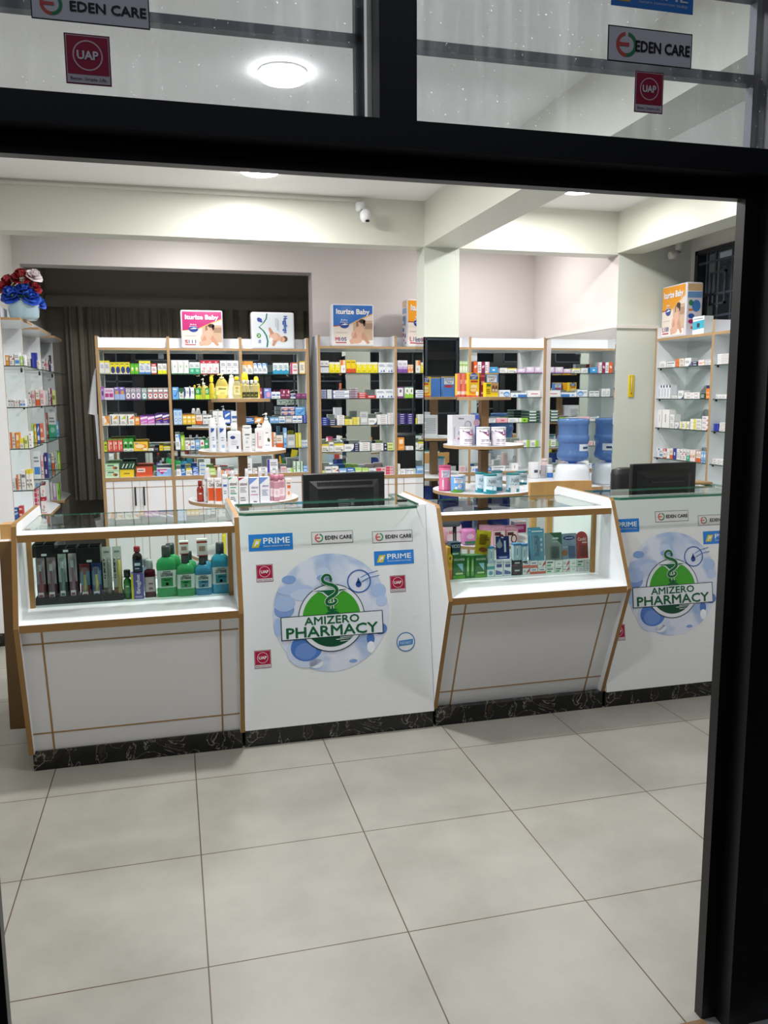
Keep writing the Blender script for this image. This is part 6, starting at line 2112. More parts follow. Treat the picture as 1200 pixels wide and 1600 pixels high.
# cartons at the rear of the top, seen in the pillar mirror
for k, (key, c1, c2, lb) in enumerate((('flait_b', 0, 0, 'blue carton at the rear of the pillar stand top, seen mirrored'), ('flait_y', 0, 0, 'yellow carton at the rear of the pillar stand top, seen mirrored'))):
    put(key, .095, .155, .05, (S2X - .012 - .10 * k if k else S2X + .085, SY + .125, T1 + .001), math.pi, lb, G2t, 'carton', 'cereal_carton')
T1 = 1.302
VD = (480, 460, 3.15789)
disc_carton(VD, 716, 850, 596, S2X, .27, T1, 'pump_box', D['pump_box'][0] + ', pillar stand', G2m, .085, cat='carton', name='breast_pump_carton', d=.10)
put('paper_box', .135, .175, .07, (S2X - .10, SY + .20, T1 + .001), math.pi, 'white printed carton at the rear of the pillar stand, seen mirrored', G2m, 'carton', 'breast_pump_carton')


def tin(view, x0, x1, yt, sx, r, zt, row_, label, group, body, lid, prints, bands=(), h_lid=.1):
    c, y, w_, h = disc_spot(view, x0, x1, yt, sx, r, zt, .05, row_)
    y = y - .025 + w_ / 2
    root = empty('milk_tin', (c, y, zt + .001))
    tag(root, label, 'tin', group)
    R = w_ / 2
    mb = MB()
    hb = h * (1 - h_lid)
    zs2 = sorted({0, .03, 1.0} | {b[0] for b in bands} | {b[1] for b in bands})
    pr, cl = [], []
    for a, b in zip(zs2, zs2[1:]):
        cc = body
        for q in bands:
            if q[0] <= (a + b) / 2 <= q[1]:
                cc = q[2]
        pr += [(R * .985, a * hb), (R * .985, b * hb)]
        cl += [cc, cc]
    mb.lathe(pr, body, 32, cols=cl[:len(pr) - 1])
    mb.build('can', 'plastic', root)
    mb = MB()
    mb.lathe([(R, hb), (R, h * .985), (R * .96, h)], lid, 32)
    mb.build('lid', 'plastic', root)
    mb = MB()
    for p in prints:   # printed on the curved front
        def bend(u, v, k):
            a = -math.pi / 2 + (u - .5) * 2.0
            rr = R * .985 + .0006 + k
            return (rr * math.cos(a), rr * math.sin(a), v * hb)
        if p[0] == 't':
            vs, fs = text_geo(p[1], 0)
            i = len(mb.v)
            for x, yy in vs:
                mb.v.append(bend(p[2] + x * (p[4] - p[2]), p[3] + yy * (p[5] - p[3]), .0008))
            for f in fs:
                mb.f.append(tuple(i + q for q in f)); mb.c.append(p[6]); mb.m.append(0); mb.sm.append(False)
        else:
            u0, v0, u1, v1, cc = p[1:6]
            n = 8
            for k in range(n):
                a, b = u0 + (u1 - u0) * k / n, u0 + (u1 - u0) * (k + 1) / n
                if p[0] == 'e':
                    ha = (v1 - v0) / 2 * math.sqrt(max(0, 1 - (2 * k / n - 1) ** 2)); hb_ = (v1 - v0) / 2 * math.sqrt(max(0, 1 - (2 * (k + 1) / n - 1) ** 2))
                    m_ = (v0 + v1) / 2
                    mb.face([bend(a, m_ - ha, .0003), bend(b, m_ - hb_, .0003), bend(b, m_ + hb_, .0003), bend(a, m_ + ha, .0003)], cc)
                elif p[0] == 'w':   # wave: v0 left .. v1 right, filled down to p[6]
                    va, vb = v0 + (v1 - v0) * k / n, v0 + (v1 - v0) * (k + 1) / n
                    mb.face([bend(a, p[6], .0003), bend(b, p[6], .0003), bend(b, vb, .0003), bend(a, va, .0003)], cc)
                else:
                    mb.face([bend(a, v0, .0003), bend(b, v0, .0003), bend(b, v1, .0003), bend(a, v1, .0003)], cc)
    mb.build('print', 'vinyl', root)
    return root


for k, (x0, x1, row_) in enumerate(((765, 829, 0), (848, 912, 0), (924, 993, .02))):
    tin(VD, x0, x1, 656, S2X, .27, T1, row_, 'white tin with lilac swoosh, %s of three on the pillar stand' % ORD[k], G2m, '#dcd6e0', '#e9e9ee',
        [('w', .05, .95, .62, .62, '#9a6f9c', .85), ('w', .62, .95, .95, .45, '#b891b6', .95), ('r', .2, .34, .85, .38, '#6a5f80'), ('r', .2, .26, .75, .29, '#8f86a0'), ('r', .15, .12, .9, .15, '#8f86a0'), ('r', .6, .62, .9, .7, '#c23a5c')], [(.92, 1, '#e6e6ea')])
T1 = 1.0
VE = (640, 720, 3.75)
tin(VE, 184, 252, 30, S2X, .34, T1, .10, 'pink milk tin with figure one, left on the pillar stand', G2l, '#d0628a', '#c9507c',
    [('r', .06, .58, .80, .88, '#e9ecf2'), ('t', 'FRANCE', .12, .74, .72, .86, '#2a3f8c'), ('t', 'LAIT', .22, .60, .62, .71, '#2a3f8c'), ('e', .66, .42, .95, .58, '#c9a23c'), ('t', '1', .14, .18, .24, .48, '#f2eef2'), ('w', .3, .95, .10, .42, '#e9a8c4', .06)], [(0, .06, '#b03f6c')], .07)
tin(VE, 272, 338, 84, S2X, .34, T1, .125, 'blue and white tin mostly hidden behind the figure-three tin', G2l, '#9fc0e0', '#e2e6ea', [('r', .1, .5, .9, .8, '#dfe6ee')], [], .08)
tin(VE, 255, 325, 88, S2X, .34, T1, .0, 'blue and green milk tin with figure three, front of pillar stand', G2l, '#5f9bd6', '#e4e8ee',
    [('r', .10, .60, .90, .92, '#e9edf4'), ('t', 'FRANCE', .2, .77, .8, .89, '#2a3f8c'), ('t', 'LAIT', .32, .63, .68, .74, '#2a3f8c'), ('e', .42, .26, .72, .54, '#e8eef6'), ('t', '3', .50, .30, .64, .5, '#c03440'), ('e', .15, .22, .4, .38, '#f0f0ec'), ('w', .0, .22, 1, .16, '#5f9a3c', .0)], [(0, .12, '#4f8a34')], .08)
NANP = [('r', .02, .42, .98, .92, '#c9dce6'), ('t', 'NAN', .22, .58, .82, .80, '#26486a'), ('w', 0, .26, 1, .16, '#1f8a9c', .0), ('r', .1, .46, .4, .49, '#7fa0b0')]
for k, (x0, x1, yt, row_, num, lb) in enumerate(((398, 456, 70, .085, None, 'teal-lidded milk tin left of the figure-two tin'), (494, 556, 62, .155, None, 'teal-lidded milk tin behind the figure-two tin'),
                                               (640, 700, 64, .15, None, 'teal-lidded milk tin behind the figure-one tin'), (450, 524, 80, .0, '2', 'teal-lidded milk tin showing figure two, front of stand'), (584, 658, 75, .02, '1', 'teal-lidded milk tin showing figure one, next to chair'))):
    tin(VE, x0, x1, yt, S2X, .34, T1, row_, lb, G2l, '#b9d0dc', '#1f8a94', NANP + ([('t', num, .46, .24, .58, .44, '#2a6f9c')] if num else []), [(0, .12, '#2c8fa6')], .09)
mb = MB()
mb.box(-.018, -.015, 0, .018, .015, .045, '#e6e6e6')
tag(mb.build('price_block', 'card', None, (2.70, 1.50, 1.001)), 'tiny white block between the teal-lidded tins', 'block', G2l)
# pads packs on the low shelf (seen through the showcase)
T1 = .66


def soft(x0, x1, yt, row_, c1, prints, label, zb=None, d=.10, bev=.02):
    c, y, w_, h = disc_spot(VE, x0, x1, yt, S2X, .34, T1 if zb is None else zb, d, row_)
    mb = MB()
    mb.bbox(-w_ / 2, -d / 2, 0, w_ / 2, d / 2, h, min(bev, h * .3), c1)
    F = Frame((-w_ / 2, -d / 2 - .0002, 0), (w_, 0, 0), (0, 0, h), (0, -1, 0))
    for p in prints:
        if p[0] == 'r':
            mb.rect(F, *p[1:5], .0004, p[5])
        elif p[0] == 'e':
            mb.ell(F, *p[1:5], .0006, p[5], 18)
        else:
            mb.text(F, p[1], *p[2:6], .0009, p[6], .04)
    return tag(mb.build('soft_pack', 'film', None, (c, y, (T1 if zb is None else zb) + .001)), label, 'pack', G2p)


soft(200, 315, 372, .0, '#e7a4bc', [('r', .1, .62, .9, .9, '#e8d4de'), ('e', .75, .3, .2, .26, '#f2dfe4'), ('e', .35, .3, .2, .26, '#f0d4dc'), ('t', 'LOA', .3, .52, .6, .68, '#c02a60')], 'pink soft pack with pale flowers, left on the low shelf', d=.11, bev=.03)
soft(320, 394, 402, .0, '#dc86c4', [('r', .08, .08, .92, .26, '#2f7a5c'), ('e', .5, .55, .3, .16, '#efc4e2')], 'pink and green soft pack beside the flowered pack', d=.08)
for k, (x0, x1, yt, row_) in enumerate(((430, 488, 396, .03), (490, 563, 398, .0), (566, 636, 400, .0))):
    disc_carton(VE, x0, x1, yt, S2X, .34, T1, 'pads_pk', 'pink pads carton with dark circle, %s of three in front, low shelf' % ORD[k], G2p, row_, d=.07, cat='pads carton', name='pads_carton')
for k, (x0, x1, yt, row_) in enumerate(((428, 486, 384, .12), (488, 560, 385, .10), (562, 632, 386, .09))):
    disc_carton(VE, x0, x1, yt, S2X, .34, T1, 'pads_pk', 'pink pads carton with dark circle, %s of three behind, low shelf' % ORD[k], G2p, row_, d=.07, cat='pads carton', name='pads_carton')
disc_carton(VE, 612, 684, 358, S2X, .34, T1, 'mag_pack', 'magenta pads carton at the right end of the low shelf', G2p, .17, d=.06, cat='pads carton', name='pads_carton')
for k, (x, y, w_, h, c, lb) in enumerate(((S2X - .16, SY + .10, .22, .26, '#26408f', 'large dark blue soft pack at the rear of the low shelf'), (S2X + .12, SY + .14, .24, .27, '#2a48a8', 'bright blue soft pack at the rear right of low shelf'))):
    mb = MB()
    mb.bbox(-w_ / 2, -.07, 0, w_ / 2, .07, h, .03, c)
    F = Frame((-w_ / 2, -.0702, 0), (w_, 0, 0), (0, 0, h), (0, -1, 0))
    mb.rect(F, .3, .72, .62, .82, .0005, '#c6d0ea')
    mb.ell(F, .5, .5, .2, .1, .0005, '#5a7ac8')
    tag(mb.build('soft_pack', 'film', None, (x, y, .661)), lb, 'pack', G2p)

# cups and tubs on the worktop
GW = 'small goods on the white worktop'
bottle('cup_stack', 'stack of white paper cups on the worktop by the dispenser', 'cups', (3.635, 3.20, .901), .095, .14, 'tube', '#ebebeb', ratio=1, group=GW, lab=(.3, .6, '#e6e6e8', None, '#888'), prints=[('r', .2, .2, .8, .8, '#4a4a58')])
bottle('tub', 'clear plastic tub between the cups and the blue-white jar', 'tub', (3.715, 3.17, .901), .055, .11, 'straight', '#dfe4e8', ratio=1, group=GW, mat='clear_plastic')
bottle('jar', 'white jar with blue lower half on the worktop', 'jar', (3.785, 3.20, .901), .065, .115, 'straight', '#e8ebf0', cap=('screw', .9, .16, '#e6e6ea'), ratio=1, group=GW, lab=(.02, .45, '#3f7cc8', None, '#888'), prints=[])
bottle('jar', 'small pale pink jar on the worktop behind the blue-white jar', 'jar', (3.79, 3.31, .901), .06, .16, 'straight', '#e6c9cc', cap=('screw', .9, .18, '#ead6d8'), ratio=1, group=GW)
mb = MB()
mb.bbox(-.05, -.03, 0, .05, .03, .06, .01, '#e6e9f0')
F = Frame((-.05, -.0303, 0), (.1, 0, 0), (0, 0, .06), (0, -1, 0))
mb.ell(F, .7, .7, .2, .15, .0004, '#3a5cb0'); mb.rect(F, .2, .3, .4, .7, .0004, '#33508f')
tag(mb.build('soft_pack', 'film', None, (3.80, 3.03, .901)), 'white pack with blue marks beside the dispenser', 'pack', GW)

# ------------------------------------------------------------------ mouthwash counter
VM = (30, 830, 3.42857)
ZS = .704
GM = 'goods in the mouthwash counter'


def mouthwash(x0, x1, yt, Y, col, lcol, label, big):
    c, w_, z = spot(VM, x0, x1, yt, Y)
    h = z - ZS
    return bottle('mouthwash_bottle', label, 'bottle', (c, Y + w_ * .36, ZS), w_, h, 'listerine', col, cap=('screw', .44, .22, '#4b4e52'), mat='liquid', ratio=.66, group='mouthwash bottles',
                  lab=(.24, .68, '#dfe6e4', None, '#888'), prints=[('r', .04, .06, .96, .58, lcol), ('t', 'LISTERINE', .04, .66, .96, .84, '#16242c'), ('r', .1, .86, .9, .88, '#8a9a98'), ('e', .5, .2, .12, .1, '#dfe9e4'), ('r', .25, .42, .75, .47, '#dfe9e4'), ('r', .2, .9, .8, .95, '#5a6a68')])


mouthwash(728, 840, 84, .445, '#56cf86', '#2f8f4c', 'large green mouthwash bottle, front row', 1)
mouthwash(838, 937, 128, .435, '#5fd08c', '#37975a', 'smaller green mouthwash bottle, front row', 0)
mouthwash(936, 1028, 138, .435, '#5ab8de', '#2f7f9f', 'smaller blue mouthwash bottle, front row', 0)
mouthwash(1024, 1126, 66, .445, '#52bcd8', '#2f8594', 'large blue mouthwash bottle at the right end, front row', 1)
mouthwash(752, 862, 72, .545, '#56cf86', '#2f8f4c', 'large green mouthwash bottle, behind the front green one', 1)
mouthwash(860, 950, 112, .53, '#5fd08c', '#37975a', 'smaller green mouthwash bottle in the second row', 0)
mouthwash(950, 1035, 120, .53, '#5ab8de', '#2f7f9f', 'smaller blue mouthwash bottle in the second row', 0)
dz('capbox', 'small white and dark red carton', '#e4dfdc', ('b', .78, .9, '#b0342f'), ('r', .2, .3, .8, .6, '#a98a80'), ('b', 0, .06, '#b0342f'))
for x0, x1, y0, y1, Y, lb in ((857, 905, 58, 160, .448, 'white carton with dark red bands on the smaller green bottle'), (950, 1006, 46, 150, .448, 'white carton with dark red bands on the smaller blue bottle')):
    c, w_, z1 = spot(VM, x0, x1, y0, Y)
    hz = spot(VM, 838, 937, 128, .435)[2] if x0 < 900 else spot(VM, 936, 1028, 138, .435)[2]
    put('capbox', w_, max(z1 - hz, .06), .035, (c, Y, hz + .002), 0, lb, GM, 'carton', 'syrup_carton')

# toothbrush displays: black tray and rack, packs standing in it
BR = [('#e3cfd2', '#a01c30', '#c8324a'), ('#d2bcc6', '#7a1c3c', '#a03a5a'), ('#dcebe4', '#2f6a50', '#5fa38a'), ('#e9dfe4', '#8a2a50', '#c05a86'),
      ('#6fb2de', '#b03040', '#e0cf3c'), ('#66a4d8', '#2a4f9c', '#e0cf3c'), ('#b9b8b2', '#7a7a7a', '#9a9a96'), ('#c8c4a8', '#d9c22a', '#e6d23c')]
DIS = [(65, 190, 72, 140, 372, 'left-end black toothbrush display with deep slotted top'), (188, 305, 90, 118, 366, 'second black toothbrush display with thin flat top'),
       (305, 434, 84, 172, 362, 'third black toothbrush display holding blue packs')]
for i, (x0, x1, yt, yb, ybase, lb) in enumerate(DIS):
    Y = .445
    c, w_, z1 = spot(VM, x0, x1, yt, Y)
    z2 = spot(VM, x0, x1, yb, Y)[2]
    w_ -= .004
    root = empty('toothbrush_display', (c, Y, ZS))
    tag(root, lb, 'display stand', 'toothbrush displays')
    h1, h2 = z1 - ZS, z2 - ZS
    mb = MB()
    mb.box(-w_ / 2, 0, 0, w_ / 2, .09, .006)
    mb.box(-w_ / 2, 0, .006, w_ / 2, .004, .034); mb.box(-w_ / 2, .086, .006, w_ / 2, .09, .034)
    mb.box(-w_ / 2, .004, .006, -w_ / 2 + .003, .086, .034); mb.box(w_ / 2 - .003, .004, .006, w_ / 2, .086, .034)
    mb.build('tray', 'black_plastic', root)
    mb = MB()
    mb.box(-w_ / 2, .087, .034, w_ / 2, .090, h2)
    mb.build('back_panel', 'black_plastic', root)
    mb = MB()
    mb.box(-w_ / 2, -.004, h2, w_ / 2, 0, h1 - .004); mb.box(-w_ / 2, .087, h2, w_ / 2, .091, h1)
    mb.box(-w_ / 2, 0, h2, -w_ / 2 + .003, .087, h1); mb.box(w_ / 2 - .003, 0, h2, w_ / 2, .087, h1)
    mb.box(-.0015, 0, h2, .0015, .087, h1)
    for q in (.03, .058):
        mb.box(-w_ / 2 + .003, q, h1 - .012, -.0015, q + .003, h1); mb.box(.0015, q, h1 - .012, w_ / 2 - .003, q + .003, h1)
    mb.build('slotted_top', 'black_plastic', root)
    mb = MB()
    mb.box(-.010, -.0048, h2 + .006, .012, -.0040, min(h2 + .016, h1 - .004), '#dfe0e2')
    mb.build('price_tag', 'card', root)
    for k in range(2):
        bg, c1, c2 = BR[i * 2 + k]
        pw = w_ / 2 - .009
        px_ = c + (-w_ / 4 if k == 0 else w_ / 4)
        p = empty('toothbrush_pack', (px_, Y + .0150, ZS + .007))
        tag(p, '%s pack in the %s toothbrush display' % (('red brush', 'dark red brush', 'mint green brush', 'white and pink brush', 'blue pack with red brush', 'blue pack with yellow-topped blue brush')[i * 2 + k] + ', %s' % ('left', 'right')[k], ('left-end', 'second', 'third')[i]), 'toothbrush pack', 'toothbrush packs')
        ph = h2 - .016
        mb = MB()
        mb.box(-pw / 2, .020, 0, pw / 2, .022, ph, bg)
        mb.box(-pw / 2, .018, 0, pw / 2, .0198, ph * .40, c1)
        if i == 2:
            mb.box(-pw / 2, .0185, ph * .80, pw / 2, .0198, ph, c1)
        mb.build('card', 'card', p)
        mb = MB()
        mb.bbox(-pw * .36, -.005, .012, pw * .36, .017, ph * .93, .006, '#f5f6f8')
        mb.build('blister', 'clear_plastic', p)
        mb = MB()
        mb.tube([(0, .006, .02), (.002, .006, ph * .4), (0, .006, ph * .66), (0, .006, ph * .86)], [.0055, .0065, .004, .005], c2, 8)
        mb.box(-.006, -.004, ph * .72, .006, .004, ph * .87, '#eef0ee' if i != 2 else c1)
        mb.build('toothbrush', 'plastic', p)
        mb = MB()
        mb.box(-pw * .3, -.0075, ph * .10, pw * .3, -.0064, ph * .24, '#e6dfe2')
        mb.box(-pw * .22, -.0082, ph * .14, pw * .22, -.0076, ph * .19, c1)
        mb.build('sticker', 'vinyl', p)
# hanging toothbrush packs without a rack
c, w_, z1 = spot(VM, 434, 545, 88, .445)
root = empty('toothbrush_display', (c, .445, ZS))
tag(root, 'low black tray holding two pale toothbrush cards', 'display stand', 'toothbrush displays')
mb = MB()
mb.box(-w_ / 2, 0, 0, w_ / 2, .09, .006)
mb.box(-w_ / 2, 0, .006, w_ / 2, .004, .030); mb.box(-w_ / 2, .086, .006, w_ / 2, .09, .030)
mb.build('tray', 'black_plastic', root)
for k in range(2):
    pw = w_ / 2 - .005
    ph = z1 - ZS - .008
    p = empty('toothbrush_pack', (c + (-.5 + k) * w_ / 2, .458, ZS + .007))
    tag(p, ('pale toothbrush card with grey brush, left in low tray', 'pale toothbrush card with yellow brush, right in low tray')[k], 'toothbrush pack', 'toothbrush packs')
    bg, c1, c2 = BR[6 + k]
    mb = MB()
    mb.box(-pw / 2, .020, 0, pw / 2, .022, ph, '#cfd0cc')
    F = Frame((-pw / 2, .0198, 0), (pw, 0, 0), (0, 0, ph), (0, -1, 0))
    mb.rect(F, 0, 0, 1, .20, .0004, '#b88a5a' if k else '#8f7a66')
    mb.rect(F, .06, .36, .36, .80, .0004, '#e4e4de')
    mb.text(F, 'G-BOEY', .10, .38, .30, .78, .0009, '#20242c', .04, 90)
    mb.rect(F, .2, .88, .8, .92, .0004, '#8a8c90')
    mb.build('card', 'card', p)
    mb = MB()
    mb.bbox(.0, -.004, .012, pw * .42, .019, ph * .80, .005, '#f4f4ee')
    mb.build('blister', 'clear_plastic', p)
    mb = MB()
    mb.tube([(pw * .22, .007, .02), (pw * .22, .007, ph * .45), (pw * .22, .007, ph * .74)], [.007, .008, .006], c1, 8)
    mb.build('toothbrush', 'plastic', p)

c, w_, z1 = spot(VM, 552, 598, 212, .45)
bottle('mouthwash_bottle', 'small green bottle with black cap beside the purple carton', 'bottle', (c, .475, ZS), w_, z1 - ZS, 'round', '#2f7d34', cap=('screw', .8, .26, '#17181a'), ratio=.8, group=GM, lab=(.25, .75, '#3f8f3c', None, '#888'), prints=[('r', .2, .6, .8, .75, '#cfe0c8')])
dz('brug', 'purple carton with upright white lettering and yellow edge', '#6a5aa8', ('r', 0, 0, .18, 1, '#dfd62a'), ('t', 'Bruglue', .42, .22, .82, .95, '#e6e2f0', 90), ('r', .3, .05, .9, .12, '#b6aed6'))
c, w_, z1 = spot(VM, 597, 662, 226, .445)
put('brug', w_, z1 - ZS, .045, (c, .445, ZS), 0, 'purple carton with upright white lettering, yellow edge, under brown bottle', GM, 'carton', 'syrup_carton')
zt = z1 + .001
c, w_, z1 = spot(VM, 601, 655, 85, .45)
bottle('medicine_bottle', 'dark brown bottle with red cap standing on the purple carton', 'bottle', (c, .467, zt), min(w_, .052), z1 - zt, 'round', '#26181c', cap=('screw', .66, .20, '#a02a28'), ratio=.8, group=GM, lab=(.08, .62, '#20304c', None, '#888'), prints=[('r', .05, .5, .95, .75, '#dfe4ee'), ('r', .1, .2, .8, .3, '#c8d0e0')])
c, w_, z1 = spot(VM, 664, 725, 158, .45)
bottle('mouthwash_bottle', 'maroon bottle with pale cap left of the green mouthwash', 'bottle', (c, .48, ZS), w_, z1 - ZS, 'square', '#6a2436', cap=('screw', .62, .24, '#c2c4c6'), ratio=.7, group=GM, mat='liquid', lab=(.2, .72, '#cbb9bd', None, '#888'), prints=[('r', .3, .15, .9, .3, '#7a4a54'), ('r', .3, .5, .9, .6, '#7a4a54')])
c, w_, z1 = spot(VM, 655, 690, 150, .58)
bottle('mouthwash_bottle', 'tall bottle with grey cap behind the maroon bottle', 'bottle', (c, .60, ZS), w_ * 1.3, z1 - ZS, 'round', '#9fb4c4', cap=('screw', .8, .2, '#8f979c'), ratio=.8, group=GM)

# ------------------------------------------------------------------ counter with green packs and thermometers
VT = (680, 790, 4.0)
GT = 'goods in the counter between the desks'


def tput(x0, x1, yt, key, label, Y=.423, zb=ZS, d=.05, cat='box', name='medicine_box', top=None):
    c, w_, z1 = spot(VT, x0, x1, yt, Y)
    put(key, w_ - .0015, (top or z1) - zb - .001, d, (c, Y, zb + .0008), 0, label, GT, cat, name)
    return z1


def zt_(x0, x1, y, Y=.423):
    return spot(VT, x0, x1, y, Y)[2]


SW = 'in the counter between the desks'
tput(76, 108, 262, 'oran_y', 'orange and yellow carton at the left edge ' + SW, cat='carton', name='syrup_carton')
za = tput(112, 190, 312, 'nico', 'dark green carton with pale arrow, left one ' + SW, cat='carton', name='gum_carton')
tput(192, 219, 312, 'nico_n', 'narrow green carton, left of the two ' + SW, cat='carton', name='gum_carton')
tput(221, 247, 312, 'nico_n', 'narrow green carton, right of the two ' + SW, cat='carton', name='gum_carton')
zc = tput(249, 322, 310, 'nico', 'dark green carton with pale arrow, right one ' + SW, cat='carton', name='gum_carton')
tput(96, 160, 231, 'vicks', 'small dark blue carton on top of the left green carton', zb=za)
zd = tput(325, 371, 362, 'tealw', 'small white and teal carton right of the green cartons')
tput(331, 372, 257, 'term', 'narrow thermometer carton on the small teal carton', zb=zd, cat='carton', name='thermometer_carton', d=.04)
ze = tput(373, 425, 341, 'wnv', 'white carton with navy block, left one ' + SW)
tput(428, 478, 341, 'wnv', 'white carton with navy block, right one ' + SW)
for j, (y0, lb) in enumerate(((390, 'lower'), (342, 'upper'))):
    z0 = ZS if j == 0 else zt_(480, 545, 390) + .001
    zf_ = tput(481, 545, y0, 'blk', 'black carton with red mark, %s of two ' % lb + SW, zb=z0, cat='pill packet', name='pill_packet')
xs = [546, 592, 642, 692, 748, 797, 840, 886, 932, 970]
keys = ['sm_red', 'sm_red', 'sm_swoop', 'sm_green', 'sm_white', 'sm_swoop', 'sm_white', 'sm_green', 'sm_white']
keys2 = ['sm_swoop', 'sm_red', 'sm_red', 'sm_green', 'sm_green', 'sm_swoop', 'sm_white', 'sm_white', 'sm_white']
for j, kk in enumerate((keys2, keys)):
    for k in range(9):
        xm = (xs[k] + xs[k + 1]) / 2
        ytop_ = (348 if j else 392) - (xm - 546) * .030
        z0 = ZS if j == 0 else zt_(xs[k], xs[k + 1], 392 - (xm - 546) * .030) + .001
        zz = tput(xs[k] + 1, xs[k + 1] - 1, ytop_, kk[k], '%s, %s from left in the %s row under the cards' % (D[kk[k]][0], ORD[k], ('lower', 'upper')[j]), zb=z0, cat='pill packet', name='pill_packet')
ZT = zz + .002


def card(x0, x1, y0, y1, zb, name, label, bg, prints, bubble=None, tilt=0, Y=.431, arch=False, lean=8):
    c, w_, z1 = spot(VT, x0, x1, y0, Y)
    h = max(z1 - zb, .05)
    root = empty(name, (c, Y, zb + .0025))
    root.rotation_euler = (math.radians(-lean), math.radians(tilt), 0)
    tag(root, label, 'blister card', 'blister cards in the counter')
    mb = MB()
    if arch:
        n = 14
        pts = [(-w_ / 2, 0)] + [(w_ / 2, 0)] + [(w_ / 2 * math.cos(math.pi * k / n), h - w_ / 2 + w_ / 2 * math.sin(math.pi * k / n)) for k in range(n + 1)]
        mb.prism(pts, 1, 0, .002, bg)
    else:
        mb.prism([(-w_ / 2, 0), (w_ / 2, 0), (w_ / 2, h), (-w_ / 2, h)], 1, 0, .002, bg)
    F = Frame((-w_ / 2, 0, 0), (w_, 0, 0), (0, 0, h), (0, -1, 0))
    o = .0003
    for p in prints:
        if p[0] == 'r':
            mb.rect(F, *p[1:5], o, p[5])
        elif p[0] == 'e':
            mb.ell(F, *p[1:5], o, p[5], 20)
        elif p[0] == 'p':
            mb.poly(F, p[1], o, p[2])
        else:
            mb.text(F, p[1], *p[2:6], o, p[6], .03, p[7] if len(p) > 7 else 0)
        o += .0002
    mb.build('backing_card', 'card', root)
    if bubble:
        u0, v0, u1, v1, col = bubble
        mb = MB()
        mb.bbox(-w_ / 2 + u0 * w_, -.014, v0 * h, -w_ / 2 + u1 * w_, -.0015, v1 * h, .005, col)
        mb.build('bubble', 'clear_plastic', root)
    return root


card(245, 338, 160, 308, zc, 'blister_card', 'yellow blister card leaning on top of the right green carton', '#c9b11e', [('r', .1, .7, .5, .95, '#d9c43a'), ('r', .55, .6, .9, .66, '#5a3a1c'), ('r', .55, .7, .9, .74, '#7a6420'), ('e', .55, .2, .3, .1, '#8a4a24')], (.2, .4, .7, .85, '#d9c648'), tilt=9, lean=6)
card(385, 468, 196, 335, ze, 'blister_card', 'navy blister card with grey drop on the white cartons', '#25306e', [('e', .26, .62, .22, .14, '#9aa0ac'), ('p', [(.08, .66), (.44, .66), (.3, .92)], '#9aa0ac'), ('r', .6, .3, .75, .8, '#d0d4e6'), ('r', .0, 0, 1, .16, '#3a4ea0'), ('r', .2, .05, .8, .11, '#c6cee8'), ('e', .5, .94, .1, .025, '#e6e6ee')])
tput(490, 539, 237, 'term', 'thermometer carton on the black cartons, left one', zb=zf_, cat='carton', name='thermometer_carton', d=.035)
tput(541, 578, 240, 'term', 'thermometer carton beside the hanging cards, right one', zb=ZT, cat='carton', name='thermometer_carton', d=.035)
for k, (x0, x1, y0, Y) in enumerate(((588, 668, 142, .449), (604, 690, 150, .431))):
    card(x0, x1, y0, 340, ZT, 'blister_card', ('rear pale blue thermometer card, left of the row', 'front pale blue thermometer card with white stick')[k], '#7fb0cc', [('r', 0, .86, 1, 1, '#5a93b4'), ('r', .2, .2, .55, .75, '#a9cadc'), ('e', .78, .66, .09, .05, '#dfe9f0'), ('e', .78, .5, .09, .05, '#dfe9f0'), ('e', .78, .34, .09, .05, '#dfe9f0'), ('r', .1, .9, .9, .94, '#d6e6ee'), ('r', .33, .26, .43, .72, '#f0f2f4'), ('r', .35, .52, .41, .64, '#55748a')], (.22, .14, .54, .8, '#cfe2ec'), Y=Y)
card(692, 800, 174, 330, ZT, 'blister_card', 'grey blister card with green top corner', '#9aa4a2', [('p', [(.3, 1), (1, 1), (1, .55)], '#3f6a4c'), ('p', [(0, 0), (.5, 0), (.25, .7), (0, .8)], '#9aa29f'), ('r', .45, .76, .8, .82, '#dfe6e0'), ('r', .45, .66, .75, .69, '#c8d2cc')], (.3, .06, .78, .5, '#c4cbc9'))
card(797, 893, 178, 327, ZT, 'blister_card', 'blue-grey blister card with navy oval', '#93a4ba', [('e', .5, .82, .38, .08, '#24357c'), ('r', .25, .8, .75, .84, '#c6d0e8'), ('e', .18, .26, .18, .12, '#b0714c'), ('r', .1, .45, .5, .5, '#b8c4d0')], (.42, .05, .82, .52, '#a8c4de'))
card(888, 962, 166, 328, ZT, 'blister_card', 'red arch-topped blister card at the right end', '#b8302e', [('t', 'Candid', .16, .66, .84, .78, '#f2e4e0'), ('e', .58, .3, .22, .15, '#d8dcd8'), ('e', .58, .3, .13, .09, '#b8302e'), ('r', .5, .56, .9, .62, '#e8d0cc')], (.3, .08, .9, .5, '#d98a80'), arch=True)

